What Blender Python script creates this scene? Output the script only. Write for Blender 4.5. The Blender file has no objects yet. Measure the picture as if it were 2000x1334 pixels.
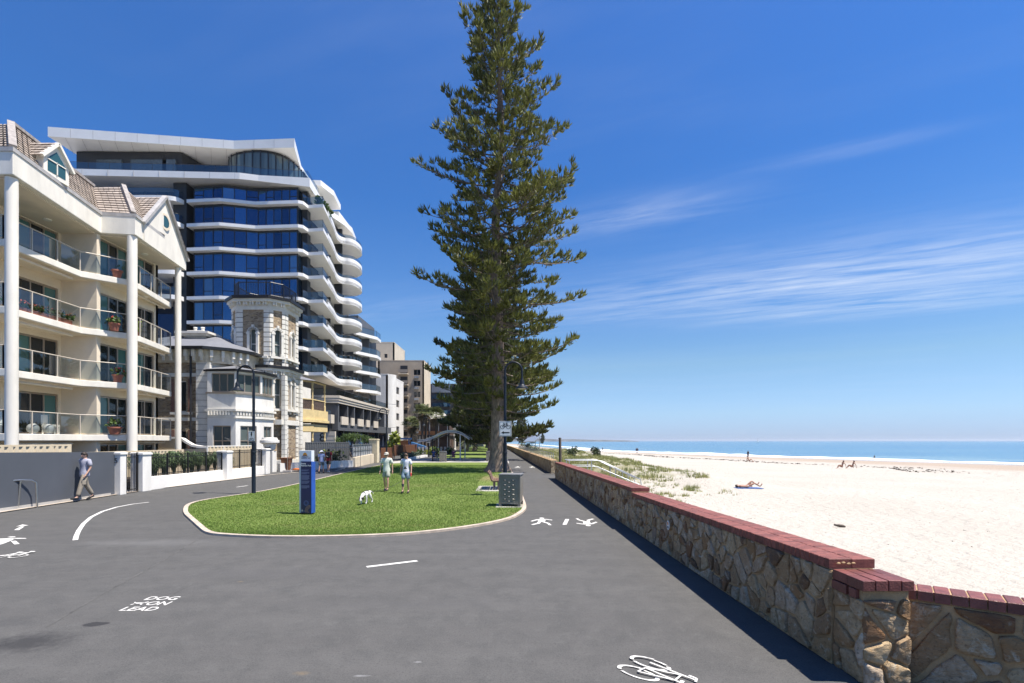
import bpy, math, random
import numpy as np
from mathutils import Vector, Matrix, noise as mnoise
R = math.radians
random.seed(7); rng = np.random.default_rng(7)
SC = bpy.context.scene; COL = SC.collection

# ------------------------------------------------------------------ camera, sky, sun, exposure
cam = bpy.data.cameras.new('camera'); camo = bpy.data.objects.new('camera', cam); COL.objects.link(camo)
camo.location = (0, 0, 2.3); camo.rotation_euler = (R(90), 0, 0)
cam.lens = 18; cam.sensor_width = 36; cam.shift_y = 0.097; cam.clip_start = .1; cam.clip_end = 60000
SC.camera = camo
SUN_EL, SUN_AZ = R(66), R(104)          # azimuth clockwise from +Y
sd = Vector((math.sin(SUN_AZ)*math.cos(SUN_EL), math.cos(SUN_AZ)*math.cos(SUN_EL), math.sin(SUN_EL)))
sl = bpy.data.lights.new('sun', 'SUN'); sl.energy = 5.0; sl.angle = R(.53); sl.color = (1, .935, .84)
so = bpy.data.objects.new('sun', sl); COL.objects.link(so); so.rotation_euler = sd.to_track_quat('Z', 'Y').to_euler()
SC.view_settings.view_transform = 'Standard'; SC.view_settings.look = 'None'
SC.view_settings.exposure = 0.82; SC.view_settings.gamma = 1

def nd(nt, t, **k):
    n = nt.nodes.new(t)
    for a, b in k.items():
        if a.startswith('i_'): n.inputs[a[2:].replace('_', ' ')].default_value = b
        else: setattr(n, a, b)
    return n
def lk(nt, a, b): nt.links.new(a, b)
def math_(nt, op, a, b=None, clamp=False):
    n = nt.nodes.new('ShaderNodeMath'); n.operation = op; n.use_clamp = clamp
    for i, x in enumerate((a, b)):
        if x is None: continue
        if isinstance(x, (int, float)): n.inputs[i].default_value = x
        else: nt.links.new(x, n.inputs[i])
    return n.outputs[0]
def ramp(nt, fac, stops):
    n = nt.nodes.new('ShaderNodeValToRGB'); e = n.color_ramp.elements
    while len(e) < len(stops): e.new(.5)
    for q, (p, c) in zip(e, stops):
        q.position = p; q.color = (c, c, c, 1) if isinstance(c, (int, float)) else (*c, 1)
    nt.links.new(fac, n.inputs[0]); return n.outputs[0]
def mixc(nt, fac, a, b, mode='MIX'):
    n = nt.nodes.new('ShaderNodeMix'); n.data_type = 'RGBA'; n.blend_type = mode; n.clamp_factor = True
    for k, x in ((0, fac), (6, a), (7, b)):
        if isinstance(x, (int, float)): n.inputs[k].default_value = x
        elif isinstance(x, tuple): n.inputs[k].default_value = (*x, 1) if len(x) == 3 else x
        else: nt.links.new(x, n.inputs[k])
    return n.outputs[2]

W = bpy.data.worlds.new('World'); SC.world = W; W.use_nodes = True
nt = W.node_tree; nt.nodes.clear()
sky = nd(nt, 'ShaderNodeTexSky', sky_type='NISHITA'); sky.sun_disc = False
sky.sun_elevation = SUN_EL; sky.sun_rotation = SUN_AZ
sky.altitude = 0; sky.air_density = 1.0; sky.dust_density = 0; sky.ozone_density = 1.0
hs = nd(nt, 'ShaderNodeHueSaturation', i_Saturation=1.15, i_Value=1.0); lk(nt, sky.outputs[0], hs.inputs['Color'])
tc = nd(nt, 'ShaderNodeTexCoord'); sx = nd(nt, 'ShaderNodeSeparateXYZ'); lk(nt, tc.outputs['Generated'], sx.inputs[0])
zz = math_(nt, 'MAXIMUM', sx.outputs[2], .02)
u = math_(nt, 'DIVIDE', sx.outputs[0], zz); v = math_(nt, 'DIVIDE', sx.outputs[1], zz)
# cirrus: streaks run along (.906,-.423) on the cloud plane
al = math_(nt, 'ADD', math_(nt, 'MULTIPLY', u, .906), math_(nt, 'MULTIPLY', v, -.423))
pe = math_(nt, 'ADD', math_(nt, 'MULTIPLY', u, .423), math_(nt, 'MULTIPLY', v, .906))
def streak(sa, sp, det, dist, seed):
    c = nd(nt, 'ShaderNodeCombineXYZ'); lk(nt, math_(nt, 'MULTIPLY', al, sa), c.inputs[0]); lk(nt, math_(nt, 'MULTIPLY', pe, sp), c.inputs[1])
    c.inputs[2].default_value = seed
    n = nd(nt, 'ShaderNodeTexNoise', i_Scale=1.0, i_Detail=det, i_Roughness=.62, i_Distortion=dist); lk(nt, c.outputs[0], n.inputs['Vector'])
    return n.outputs[0]
def bump1(x, c, w):       # smooth hat around c
    t = math_(nt, 'DIVIDE', math_(nt, 'SUBTRACT', x, c), w)
    return math_(nt, 'POWER', 2.718, math_(nt, 'MULTIPLY', math_(nt, 'MULTIPLY', t, t), -1.0))
n1 = streak(.8, 4.2, 8, .9, 1.3); n2 = streak(2.2, 9.0, 8, .5, 4.1); n3 = streak(.35, .8, 4, .3, 7.7)
m1 = math_(nt, 'MULTIPLY', bump1(pe, 3.72, .60), bump1(al, .45, 1.6))
m2 = math_(nt, 'MULTIPLY', bump1(pe, 2.3, .17), bump1(al, -.45, .38))
m3 = math_(nt, 'MULTIPLY', bump1(pe, 4.6, .38), bump1(al, 1.0, 1.1))
m4 = math_(nt, 'MULTIPLY', bump1(pe, 2.08, .055), bump1(al, .3, .26))
m5 = math_(nt, 'MULTIPLY', bump1(pe, 3.1, .25), bump1(al, -2.6, .8))
fib = ramp(nt, math_(nt, 'ADD', math_(nt, 'MULTIPLY', n1, .62), math_(nt, 'MULTIPLY', n2, .38)), [(.36, 0.), (.68, 1.)])
mm = math_(nt, 'ADD', math_(nt, 'MULTIPLY', m1, .76), math_(nt, 'ADD', math_(nt, 'MULTIPLY', m2, .42), math_(nt, 'ADD', math_(nt, 'MULTIPLY', m3, .46), math_(nt, 'ADD', math_(nt, 'MULTIPLY', m4, .20), math_(nt, 'MULTIPLY', m5, .16)))))
thin = math_(nt, 'MULTIPLY', ramp(nt, n3, [(.5, 0.), (.75, 1.)]), .10)
cf = math_(nt, 'MULTIPLY', math_(nt, 'ADD', mm, thin), fib, True)
tint = ramp(nt, sx.outputs[2], [(0., (.22, .33, .76)), (.05, (.35, .45, .70)), (.14, (.46, .53, .61)), (.25, (.40, .54, .71)), (.42, (.29, .51, .77)), (.62, (.36, .57, .86))])
skt = mixc(nt, 1., hs.outputs[0], tint, 'MULTIPLY')
skc = mixc(nt, cf, skt, (3.9, 4.3, 5.0))
bg = nd(nt, 'ShaderNodeBackground', i_Strength=.120); lk(nt, skc, bg.inputs[0])
wo = nd(nt, 'ShaderNodeOutputWorld'); lk(nt, bg.outputs[0], wo.inputs[0])
try: SC.cycles.use_denoising = True; SC.cycles.max_bounces = 6; SC.cycles.transparent_max_bounces = 16; SC.cycles.caustics_reflective = False; SC.cycles.caustics_refractive = False
except Exception: pass

# ------------------------------------------------------------------ helpers
H0 = 2.3
def G(x, y, z=0.):       # measured ground point of the photograph -> place in metres
    d = 1000*(H0-z)/(y-861.); return ((x-1000)/1000*d, d, z)
def G2(x, y): return G(x, y)[:2]
def col(o): COL.objects.link(o); return o
def wl(o):
    v = Vector(o.location)
    while o.parent: o = o.parent; v = v+o.location
    return v
def tag(o, label=None, cat=None, group=None, kind=None):
    for k, x in (('label', label), ('category', cat), ('group', group), ('kind', kind)):
        if x: o[k] = x
    return o
def thing(name, label, cat, loc=(0, 0, 0), group=None, rz=0):
    o = col(bpy.data.objects.new(name, None)); o.location = loc; o.rotation_euler = (0, 0, rz); o.empty_display_size = .2
    return tag(o, label, cat, group)
def setup(name, me, mats, parent, smooth=None, bevel=0):
    for m in (mats if isinstance(mats, (list, tuple)) else [mats]): me.materials.append(m)
    o = col(bpy.data.objects.new(name, me))
    if parent: o.parent = parent
    if smooth:
        me.shade_smooth()
        if smooth < 180: me.set_sharp_from_angle(angle=R(smooth))
    if bevel:
        b = o.modifiers.new('bevel', 'BEVEL'); b.width = bevel; b.segments = 2; b.limit_method = 'ANGLE'; b.angle_limit = R(40)
    return o
class MB:
    def __init__(s): s.v = []; s.f = []; s.mi = []; s.m = 0
    def add(s, vs, fs):
        b = len(s.v); s.v += [tuple(q) for q in vs]
        for f in fs: s.f.append([i+b for i in f]); s.mi.append(s.m)
        return s
    def poly(s, vs): return s.add(vs, [list(range(len(vs)))])
    def hexa(s, a, b): # two quads
        return s.add(list(a)+list(b), [(3, 2, 1, 0), (4, 5, 6, 7), (0, 1, 5, 4), (1, 2, 6, 5), (2, 3, 7, 6), (3, 0, 4, 7)])
    def box(s, x0, x1, y0, y1, z0, z1):
        return s.hexa([(x0, y0, z0), (x1, y0, z0), (x1, y1, z0), (x0, y1, z0)], [(x0, y0, z1), (x1, y0, z1), (x1, y1, z1), (x0, y1, z1)])
    def obox(s, c, sz, rz=0, M=None):
        M = M or Matrix.Rotation(rz, 3, 'Z'); c = Vector(c); a, b, h = sz[0]/2, sz[1]/2, sz[2]/2
        P = lambda x, y, z: c+M @ Vector((x, y, z))
        return s.hexa([P(-a, -b, -h), P(a, -b, -h), P(a, b, -h), P(-a, b, -h)], [P(-a, -b, h), P(a, -b, h), P(a, b, h), P(-a, b, h)])
    def bar(s, p, q, w, h=None):
        p, q = Vector(p), Vector(q); d = q-p; L = d.length
        if L < 1e-6: return s
        M = d.to_track_quat('Y', 'Z').to_matrix()
        return s.obox((p+q)/2, (w, L, h or w), M=M)
    def prism(s, P, z0, z1):
        n = len(P); f0 = [z0]*n if not isinstance(z0, (list, tuple)) else z0; f1 = [z1]*n if not isinstance(z1, (list, tuple)) else z1
        a = sum(P[i][0]*P[(i+1) % n][1]-P[(i+1) % n][0]*P[i][1] for i in range(n))
        if a < 0: P = P[::-1]; f0 = f0[::-1]; f1 = f1[::-1]
        vs = [(p[0], p[1], z) for p, z in zip(P, f0)]+[(p[0], p[1], z) for p, z in zip(P, f1)]
        return s.add(vs, [list(range(n))[::-1], list(range(n, 2*n))]+[(i, (i+1) % n, n+(i+1) % n, n+i) for i in range(n)])
    def tube(s, pts, r, n=8, cap=True):
        pts = [Vector(p) for p in pts]; m = len(pts); rr = r if isinstance(r, (list, tuple)) else [r]*m
        vs = []; ref = None
        for i, p in enumerate(pts):
            t = (pts[min(i+1, m-1)]-pts[max(i-1, 0)]).normalized()
            if ref is None: ref = Vector((1, 0, 0)) if abs(t.x) < .8 else Vector((0, 1, 0))
            e1 = (ref-t*ref.dot(t)).normalized(); e2 = t.cross(e1); ref = e1
            vs += [p+(e1*math.cos(2*math.pi*k/n)+e2*math.sin(2*math.pi*k/n))*rr[i] for k in range(n)]
        fs = [(i*n+k, i*n+(k+1) % n, (i+1)*n+(k+1) % n, (i+1)*n+k) for i in range(m-1) for k in range(n)]
        if cap: fs += [list(range(n))[::-1], list(range((m-1)*n, m*n))]
        return s.add(vs, fs)
    def lathe(s, c, prof, n=16):
        vs = [(c[0]+r*math.cos(2*math.pi*k/n), c[1]+r*math.sin(2*math.pi*k/n), c[2]+z) for r, z in prof for k in range(n)]
        m = len(prof)
        fs = [(i*n+k, i*n+(k+1) % n, (i+1)*n+(k+1) % n, (i+1)*n+k) for i in range(m-1) for k in range(n)]
        fs += [list(range(n))[::-1], list(range((m-1)*n, m*n))]
        return s.add(vs, fs)
    def ball(s, c, r, n=10, m=6):
        r = r if isinstance(r, (list, tuple)) else (r, r, r); vs = []
        for i in range(m+1):
            t = math.pi*i/m
            for k in range(n):
                p = 2*math.pi*k/n; q = max(math.sin(t), .02)
                vs.append((c[0]+r[0]*q*math.cos(p), c[1]+r[1]*q*math.sin(p), c[2]-r[2]*math.cos(t)))
        return s.add(vs, [(i*n+k, i*n+(k+1) % n, (i+1)*n+(k+1) % n, (i+1)*n+k) for i in range(m) for k in range(n)]+[list(range(n))[::-1], list(range(m*n, m*n+n))])
    def strip(s, pts, w, z):     # flat ribbon on the ground
        P = [Vector((p[0], p[1])) for p in pts]; L = []; Rr = []
        for i, p in enumerate(P):
            t = (P[min(i+1, len(P)-1)]-P[max(i-1, 0)]).normalized(); nn = Vector((-t.y, t.x))*w/2
            L.append((*(p+nn), z)); Rr.append((*(p-nn), z))
        for i in range(len(P)-1): s.poly([Rr[i], Rr[i+1], L[i+1], L[i]])
        return s
    def wall(s, A, B, z0, z1, th, holes=()):   # upright wall, outer face on A->B (outside to the right of A->B)
        A, B = Vector(A[:2]), Vector(B[:2]); L = (B-A).length; t = (B-A)/L; nrm = Vector((t.y, -t.x))
        P = lambda u, v, k: (*(A+t*u-nrm*(th*k)), v)
        us = sorted({0., L, *[h[0] for h in holes], *[h[1] for h in holes]}); vs = sorted({z0, z1, *[h[2] for h in holes], *[h[3] for h in holes]})
        for i in range(len(us)-1):
            for j in range(len(vs)-1):
                um, vm = (us[i]+us[i+1])/2, (vs[j]+vs[j+1])/2
                if any(h[0] < um < h[1] and h[2] < vm < h[3] for h in holes): continue
                a, b, c, d = us[i], us[i+1], vs[j], vs[j+1]
                s.poly([P(a, c, 0), P(b, c, 0), P(b, d, 0), P(a, d, 0)]); s.poly([P(b, c, 1), P(a, c, 1), P(a, d, 1), P(b, d, 1)])
        def rim(a, b, c, d, inn):
            q = [(a, c), (b, c), (b, d), (a, d)]
            for k in range(4):
                e, f = q[k], q[(k+1) % 4]; g = [P(*e, 0), P(*e, 1), P(*f, 1), P(*f, 0)]
                s.poly(g if not inn else g[::-1])
        rim(0., L, z0, z1, False)
        for h in holes: rim(*h, True)
        return s
    def build(s, name, mats, parent=None, smooth=None, bevel=0, local=False):
        me = bpy.data.meshes.new(name)
        o = Vector((0, 0, 0)) if (local or not parent) else wl(parent)
        me.from_pydata([(a-o.x, b-o.y, c-o.z) for a, b, c in s.v] if parent else s.v, [], s.f)
        if max(s.mi or [0]): me.polygons.foreach_set('material_index', s.mi)
        return setup(name, me, mats, parent, smooth, bevel)
def quads(name, V, mats, parent=None, local=False, k=4):   # V: (n,k,3)
    V = np.asarray(V, dtype=np.float32).reshape(-1, k, 3); n = len(V)
    if parent and not local: V = V-np.array(wl(parent), dtype=np.float32)
    me = bpy.data.meshes.new(name); me.vertices.add(n*k); me.loops.add(n*k); me.polygons.add(n)
    me.vertices.foreach_set('co', V.ravel()); me.loops.foreach_set('vertex_index', np.arange(n*k, dtype=np.int32))
    me.polygons.foreach_set('loop_start', np.arange(0, n*k, k, dtype=np.int32)); me.polygons.foreach_set('loop_total', np.full(n, k, dtype=np.int32))
    me.update(); me.validate()
    return setup(name, me, mats, parent)
def struct(o): o['kind'] = 'structure'; return o
def dup(root, loc, rz=0, label=None, scale=None):
    def cp(o, par):
        c = col(o.copy()); c.parent = par
        for ch in list(o.children): cp(ch, c)
        return c
    r = cp(root, None); r.location = loc; r.rotation_euler = (0, 0, rz)
    if scale: r.scale = scale if isinstance(scale, tuple) else (scale,)*3
    if label: r['label'] = label
    return r
def text(s, size, parent, mat, M, name='lettering', align='LEFT', ext=0., spacing=1.0, bold=0.):
    cu = bpy.data.curves.new('t', 'FONT'); cu.body = s; cu.size = size; cu.align_x = align; cu.extrude = ext; cu.space_line = spacing; cu.offset = bold
    cu.resolution_u = 3
    o = col(bpy.data.objects.new('t', cu)); bpy.context.view_layer.update()
    me = bpy.data.meshes.new_from_object(o.evaluated_get(bpy.context.evaluated_depsgraph_get())); bpy.data.objects.remove(o); bpy.data.curves.remove(cu)
    me.transform(M if not parent else Matrix.Translation(-wl(parent)) @ M); me.materials.clear()
    return setup(name, me, mat, parent)
# ------------------------------------------------------------------ materials
MATS = {}
def bsdf(m):
    nt = m.node_tree; return nt, nt.nodes['Principled BSDF']
def M(name, c, rough=.6, var=.12, vs=3., bump=0., bs=40., metal=0., spec=.5, isl=0., c2=None, coat=0., stretch=None):
    """procedural paint / plaster / metal: base colour, large soft wear, fine grain"""
    if name in MATS: return MATS[name]
    m = bpy.data.materials.new(name); m.use_nodes = True; nt, b = bsdf(m); MATS[name] = m
    b.inputs['Roughness'].default_value = rough; b.inputs['Metallic'].default_value = metal; b.inputs['Specular IOR Level'].default_value = spec
    b.inputs['Coat Weight'].default_value = coat
    tc = nd(nt, 'ShaderNodeTexCoord'); vec = tc.outputs['Object']
    if stretch:
        mp = nd(nt, 'ShaderNodeMapping'); mp.inputs['Scale'].default_value = stretch; lk(nt, vec, mp.inputs[0]); vec = mp.outputs[0]
    n = nd(nt, 'ShaderNodeTexNoise', i_Scale=vs, i_Detail=6., i_Roughness=.65); lk(nt, vec, n.inputs['Vector'])
    c2 = c2 or tuple(x*(1-2.2*var) for x in c); c1 = tuple(min(1, x*(1+var)) for x in c)
    cc = mixc(nt, ramp(nt, n.outputs[0], [(.3, 0.), (.7, 1.)]), c2, c1)
    if isl:
        g = nd(nt, 'ShaderNodeNewGeometry'); k = ramp(nt, g.outputs['Random Per Island'], [(0., 1-isl), (1., 1+isl)])
        cc = mixc(nt, 1., cc, k, 'MULTIPLY')
    lk(nt, cc, b.inputs['Base Color'])
    if bump:
        n2 = nd(nt, 'ShaderNodeTexNoise', i_Scale=bs, i_Detail=4.); lk(nt, vec, n2.inputs['Vector'])
        bp = nd(nt, 'ShaderNodeBump', i_Strength=bump, i_Distance=.02); lk(nt, n2.outputs[0], bp.inputs['Height']); lk(nt, bp.outputs[0], b.inputs['Normal'])
    return m
def glassrail(name, tint, refl=.12):
    m = bpy.data.materials.new(name); m.use_nodes = True; nt = m.node_tree; nt.nodes.clear()
    tr = nd(nt, 'ShaderNodeBsdfTransparent'); tr.inputs[0].default_value = (*tint, 1)
    gl = nd(nt, 'ShaderNodeBsdfGlossy', i_Roughness=.02); fr = nd(nt, 'ShaderNodeLayerWeight', i_Blend=.35)
    f = math_(nt, 'ADD', math_(nt, 'MULTIPLY', fr.outputs['Facing'], .35), refl, True)
    mx = nd(nt, 'ShaderNodeMixShader'); lk(nt, f, mx.inputs[0]); lk(nt, tr.outputs[0], mx.inputs[1]); lk(nt, gl.outputs[0], mx.inputs[2])
    o = nd(nt, 'ShaderNodeOutputMaterial'); lk(nt, mx.outputs[0], o.inputs[0]); MATS[name] = m; return m
def leafmat(name, c, c2, isl=.45, trans=.25, rough=.55):
    m = bpy.data.materials.new(name); m.use_nodes = True; nt, b = bsdf(m); MATS[name] = m
    g = nd(nt, 'ShaderNodeNewGeometry'); tc = nd(nt, 'ShaderNodeTexCoord')
    n = nd(nt, 'ShaderNodeTexNoise', i_Scale=.7, i_Detail=3.); lk(nt, tc.outputs['Object'], n.inputs['Vector'])
    cc = mixc(nt, ramp(nt, n.outputs[0], [(.35, 0.), (.65, 1.)]), c, c2)
    k = ramp(nt, g.outputs['Random Per Island'], [(0., 1-isl), (1., 1+isl)]); cc = mixc(nt, 1., cc, k, 'MULTIPLY')
    lk(nt, cc, b.inputs['Base Color']); b.inputs['Roughness'].default_value = rough; b.inputs['Specular IOR Level'].default_value = .3
    tl = nd(nt, 'ShaderNodeBsdfTranslucent'); lk(nt, cc, tl.inputs[0]); mx = nd(nt, 'ShaderNodeMixShader', i_Fac=trans)
    out = nt.nodes['Material Output']; lk(nt, b.outputs[0], mx.inputs[1]); lk(nt, tl.outputs[0], mx.inputs[2]); lk(nt, mx.outputs[0], out.inputs[0])
    return m
def winglass(name, c, spec=.6, rough=.03, metal=0.):
    m = bpy.data.materials.new(name); m.use_nodes = True; nt, b = bsdf(m); MATS[name] = m
    g = nd(nt, 'ShaderNodeNewGeometry'); k = ramp(nt, g.outputs['Random Per Island'], [(0., .75), (1., 1.25)])
    lk(nt, mixc(nt, 1., c, k, 'MULTIPLY'), b.inputs['Base Color'])
    b.inputs['Roughness'].default_value = rough; b.inputs['Specular IOR Level'].default_value = spec; b.inputs['Metallic'].default_value = metal
    tc = nd(nt, 'ShaderNodeTexCoord'); n = nd(nt, 'ShaderNodeTexNoise', i_Scale=.5, i_Detail=1.); lk(nt, tc.outputs['Object'], n.inputs['Vector'])
    bp = nd(nt, 'ShaderNodeBump', i_Strength=.04, i_Distance=.3); lk(nt, n.outputs[0], bp.inputs['Height']); lk(nt, bp.outputs[0], b.inputs['Normal'])
    return m
cream = M('cream_render', (.74, .64, .50), .75, .05, .8, .15, 60)
cream_d = M('tan_render', (.56, .41, .29), .8, .06, .8, .15, 60)
whitep = M('white_paint', (.79, .765, .715), .6, .07, 1.6, .10, 40, stretch=(1, 1, .3))
warmw = M('warm_white_paint', (.80, .755, .665), .6, .07, 1.4, .10, 40, stretch=(1, 1, .3))
whitew = M('white_wall_render', (.80, .775, .73), .7, .06, .7, .15, 50)
alu = M('bronze_aluminium', (.45, .38, .31), .35, .05, 4, metal=.6)
railm = M('champagne_rail', (.52, .46, .38), .5, .05, 4)
frost = glassrail('rail_glass', (.62, .68, .70), .06)
wglass = winglass('window_glass', (.012, .016, .018))
cglass = winglass('curtained_glass', (.06, .15, .14))
blue = winglass('blue_curtain_wall', (.05, .125, .24), .5, .02, .8)
blued = winglass('dark_curtain_wall', (.02, .04, .09), .5, .02, .7)
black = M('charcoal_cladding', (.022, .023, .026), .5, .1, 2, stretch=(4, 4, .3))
grey_c = M('grey_cladding', (.10, .105, .115), .55, .08, 1)
panel = M('white_panel', (.80, .785, .755), .4, .03, .6)
soffit = M('soffit_panel', (.66, .66, .66), .6, .04, .5)
blk = M('black_metal', (.012, .012, .013), .4, .1, 6)
navy = M('dark_blue_paint', (.008, .013, .022), .45, .1, 5, spec=.3)
steel = M('stainless_steel', (.52, .50, .47), .28, .06, 8, metal=.95)
galv = M('galvanised_steel', (.42, .44, .46), .4, .1, 8, metal=.8)
tilem = M('concrete_roof_tile', (.40, .34, .29), .8, .16, 2.5, .2, 30, isl=.12)
tiled = M('roof_hip_tile', (.33, .30, .28), .8, .2, 5, .2, 30)
terrac = M('terracotta', (.36, .13, .085), .7, .12, 8)
stone_l = M('painted_quoin', (.76, .73, .66), .7, .08, 1.5, .15, 30)
slate = M('grey_slate', (.185, .19, .21), .6, .08, 2, .1, 20)
lam = glassrail('balustrade_glass', (.50, .60, .66), .10)
concrete = M('pale_concrete', (.42, .40, .37), .8, .12, 1.2, .2, 30)
greyw = M('grey_painted_wall', (.085, .094, .112), .6, .07, .5, .08, 40)
fenceC = M('cream_steel_fence', (.68, .57, .40), .5, .05, 1)
fenceD = M('grey_steel_fence', (.10, .105, .11), .5, .06, 1)
yellow_p = M('yellow_paint', (.70, .55, .28), .6, .08, 2)
timber = M('brown_timber', (.18, .075, .035), .7, .25, 3, stretch=(8, 8, .6))
bentim = M('bench_timber', (.17, .095, .065), .6, .15, 3)
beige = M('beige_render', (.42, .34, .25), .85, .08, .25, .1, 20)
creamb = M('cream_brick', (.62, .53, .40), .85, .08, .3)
linep = M('road_paint', (.70, .69, .65), .75, .14, 14, c2=(.36, .35, .33))
kerbm = M('concrete_kerb', (.50, .42, .34), .85, .15, 4, .2, 40)
bark = M('pine_bark', (.26, .195, .145), .95, .3, 5, .9, 14, stretch=(1.4, 1.4, .5))
brch = M('branch_wood', (.17, .135, .11), .9, .2, 6)
pinel = leafmat('pine_foliage', (.170, .178, .042), (.095, .110, .030), .5, .25)
pined = leafmat('pine_foliage_far', (.105, .112, .030), (.055, .072, .026), .5, .2)
leafg = leafmat('green_leaf', (.09, .14, .035), (.06, .10, .03))
leafy = leafmat('yellow_green_leaf', (.34, .36, .06), (.20, .26, .05))
leafd = leafmat('dark_leaf', (.035, .055, .02), (.055, .075, .03))
leafp = leafmat('palm_leaf', (.12, .14, .05), (.09, .11, .045))
deadp = leafmat('dead_palm_frond', (.24, .18, .11), (.17, .13, .08))
dunel = leafmat('dune_grass', (.34, .33, .13), (.25, .28, .10))
agap = leafmat('strap_leaf', (.09, .15, .06), (.14, .19, .09))
redf = M('red_flower', (.55, .03, .03), .6, isl=.3)
# asphalt --------------------------------------------------------
m = bpy.data.materials.new('asphalt'); m.use_nodes = True; nt, b = bsdf(m); MATS['asphalt'] = m; asphalt = m
tc = nd(nt, 'ShaderNodeTexCoord'); P = tc.outputs['Object']
def noi(nt, P, s, det=4., rough=.6, dist=0.):
    n = nd(nt, 'ShaderNodeTexNoise', i_Scale=s, i_Detail=det, i_Roughness=rough, i_Distortion=dist); lk(nt, P, n.inputs['Vector']); return n.outputs[0]
c = mixc(nt, ramp(nt, noi(nt, P, .35, 6, .6, .6), [(.3, 0.), (.7, 1.)]), (.064, .0625, .0605), (.078, .076, .073))
mp = nd(nt, 'ShaderNodeMapping'); mp.inputs['Scale'].default_value = (.25, 2.2, 1); mp.inputs['Rotation'].default_value = (0, 0, R(25)); lk(nt, P, mp.inputs[0])
c = mixc(nt, ramp(nt, noi(nt, mp.outputs[0], .8, 5), [(.42, 0.), (.70, .75)]), c, (.094, .092, .088))
c = mixc(nt, ramp(nt, noi(nt, P, 2.2, 6, .7), [(.35, .8), (.56, 0.)]), c, (.048, .049, .048))
c = mixc(nt, ramp(nt, noi(nt, P, 4.5, 6, .75, .5), [(.52, 0.), (.72, .7)]), c, (.106, .105, .100))
c = mixc(nt, ramp(nt, noi(nt, P, 70, 3, .7), [(.35, 0.), (.7, .8)]), c, (.118, .115, .110))
c = mixc(nt, ramp(nt, noi(nt, P, 40, 3, .7), [(.28, .8), (.46, 0.)]), c, (.045, .045, .046))
sp = nd(nt, 'ShaderNodeSeparateXYZ'); lk(nt, P, sp.inputs[0])
def stain(c, x, y, rx, ry, colr, amt, ns=3., hard=.25):
    q = nd(nt, 'ShaderNodeVectorMath', operation='SUBTRACT'); lk(nt, P, q.inputs[0]); q.inputs[1].default_value = (x, y, 0)
    s_ = nd(nt, 'ShaderNodeVectorMath', operation='MULTIPLY'); lk(nt, q.outputs[0], s_.inputs[0]); s_.inputs[1].default_value = (1/rx, 1/ry, 0)
    l = nd(nt, 'ShaderNodeVectorMath', operation='LENGTH'); lk(nt, s_.outputs[0], l.inputs[0])
    d = math_(nt, 'ADD', l.outputs['Value'], math_(nt, 'MULTIPLY', noi(nt, P, ns, 5, .65), 1.6))
    return mixc(nt, math_(nt, 'MULTIPLY', math_(nt, 'MULTIPLY', math_(nt, 'SUBTRACT', 1.75, d), 1/hard, True), amt), c, colr)
for px, py, rx, ry, cc_, am, ns_, hd in ((55, 1255, .60, .40, (.030, .030, .031), .8, 9., .7), (187, 1219, .17, .09, (.026, .026, .028), .85, 6., .15), (10, 1215, .5, .3, (.06, .06, .06), .5, 6, .6),
        (590, 1315, .10, .06, (.24, .17, .09), .35, 16., .9), (470, 1136, .07, .05, (.24, .17, .09), .35, 16., .9), (705, 1320, .10, .03, (.3, .3, .3), .5, 14, .7), (815, 1293, .06, .03, (.3, .3, .3), .5, 14, .7),
        (1030, 929, .5, .5, (.07, .068, .066), .7, 2., .4), (500, 1120, 2.6, .5, (.085, .083, .083), .35, 1.5, .8), (800, 1180, 2.2, .35, (.088, .086, .085), .35, 1.5, .8), (300, 1060, 2.5, .6, (.15, .148, .145), .4, 1.5, .9)):
    g = G(px, py); c = stain(c, g[0], g[1], rx, ry, cc_, am, ns_, hd)
lk(nt, c, b.inputs['Base Color']); b.inputs['Roughness'].default_value = .88; b.inputs['Specular IOR Level'].default_value = .3
bp = nd(nt, 'ShaderNodeBump', i_Strength=.55, i_Distance=.006); lk(nt, noi(nt, P, 110, 3), bp.inputs['Height']); lk(nt, bp.outputs[0], b.inputs['Normal'])
# lawn -----------------------------------------------------------
m = bpy.data.materials.new('lawn_turf'); m.use_nodes = True; nt, b = bsdf(m); lawnm = m
tc = nd(nt, 'ShaderNodeTexCoord'); P = tc.outputs['Object']
c = mixc(nt, ramp(nt, noi(nt, P, .5, 5), [(.35, 0.), (.65, 1.)]), (.115, .18, .032), (.155, .22, .048))
c = mixc(nt, ramp(nt, noi(nt, P, 14, 4, .7), [(.3, 0.), (.7, .8)]), c, (.19, .22, .07))
c = mixc(nt, ramp(nt, noi(nt, P, 30, 3), [(.3, .7), (.5, 0.)]), c, (.03, .05, .012))
for px, py, rx, ry, am in ((965, 935, 1.3, 3.4, .8), (1010, 1005, .5, .25, .8), (985, 955, .9, 1.0, .6), (1000, 925, .5, 6., .6), (500, 1048, 3., .12, .35), (620, 1030, 1.6, .5, .25), (940, 1000, .5, .5, .2), (560, 985, 1.2, .8, .28), (720, 1000, 1.6, .5, .22), (850, 950, 2., 1.5, .25), (640, 960, 1.5, 1.2, .2), (800, 1030, 1.4, .25, .3)):
    g = G(px, py); c = stain(c, g[0], g[1], rx, ry, (.24, .18, .10), am, 2.5, .6)
lk(nt, c, b.inputs['Base Color']); b.inputs['Roughness'].default_value = .9; b.inputs['Specular IOR Level'].default_value = .15
bp = nd(nt, 'ShaderNodeBump', i_Strength=.8, i_Distance=.03); lk(nt, noi(nt, P, 28, 4), bp.inputs['Height']); lk(nt, bp.outputs[0], b.inputs['Normal'])
grassl = leafmat('grass_blade', (.180, .265, .055), (.135, .215, .042), .4, .35)
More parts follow.
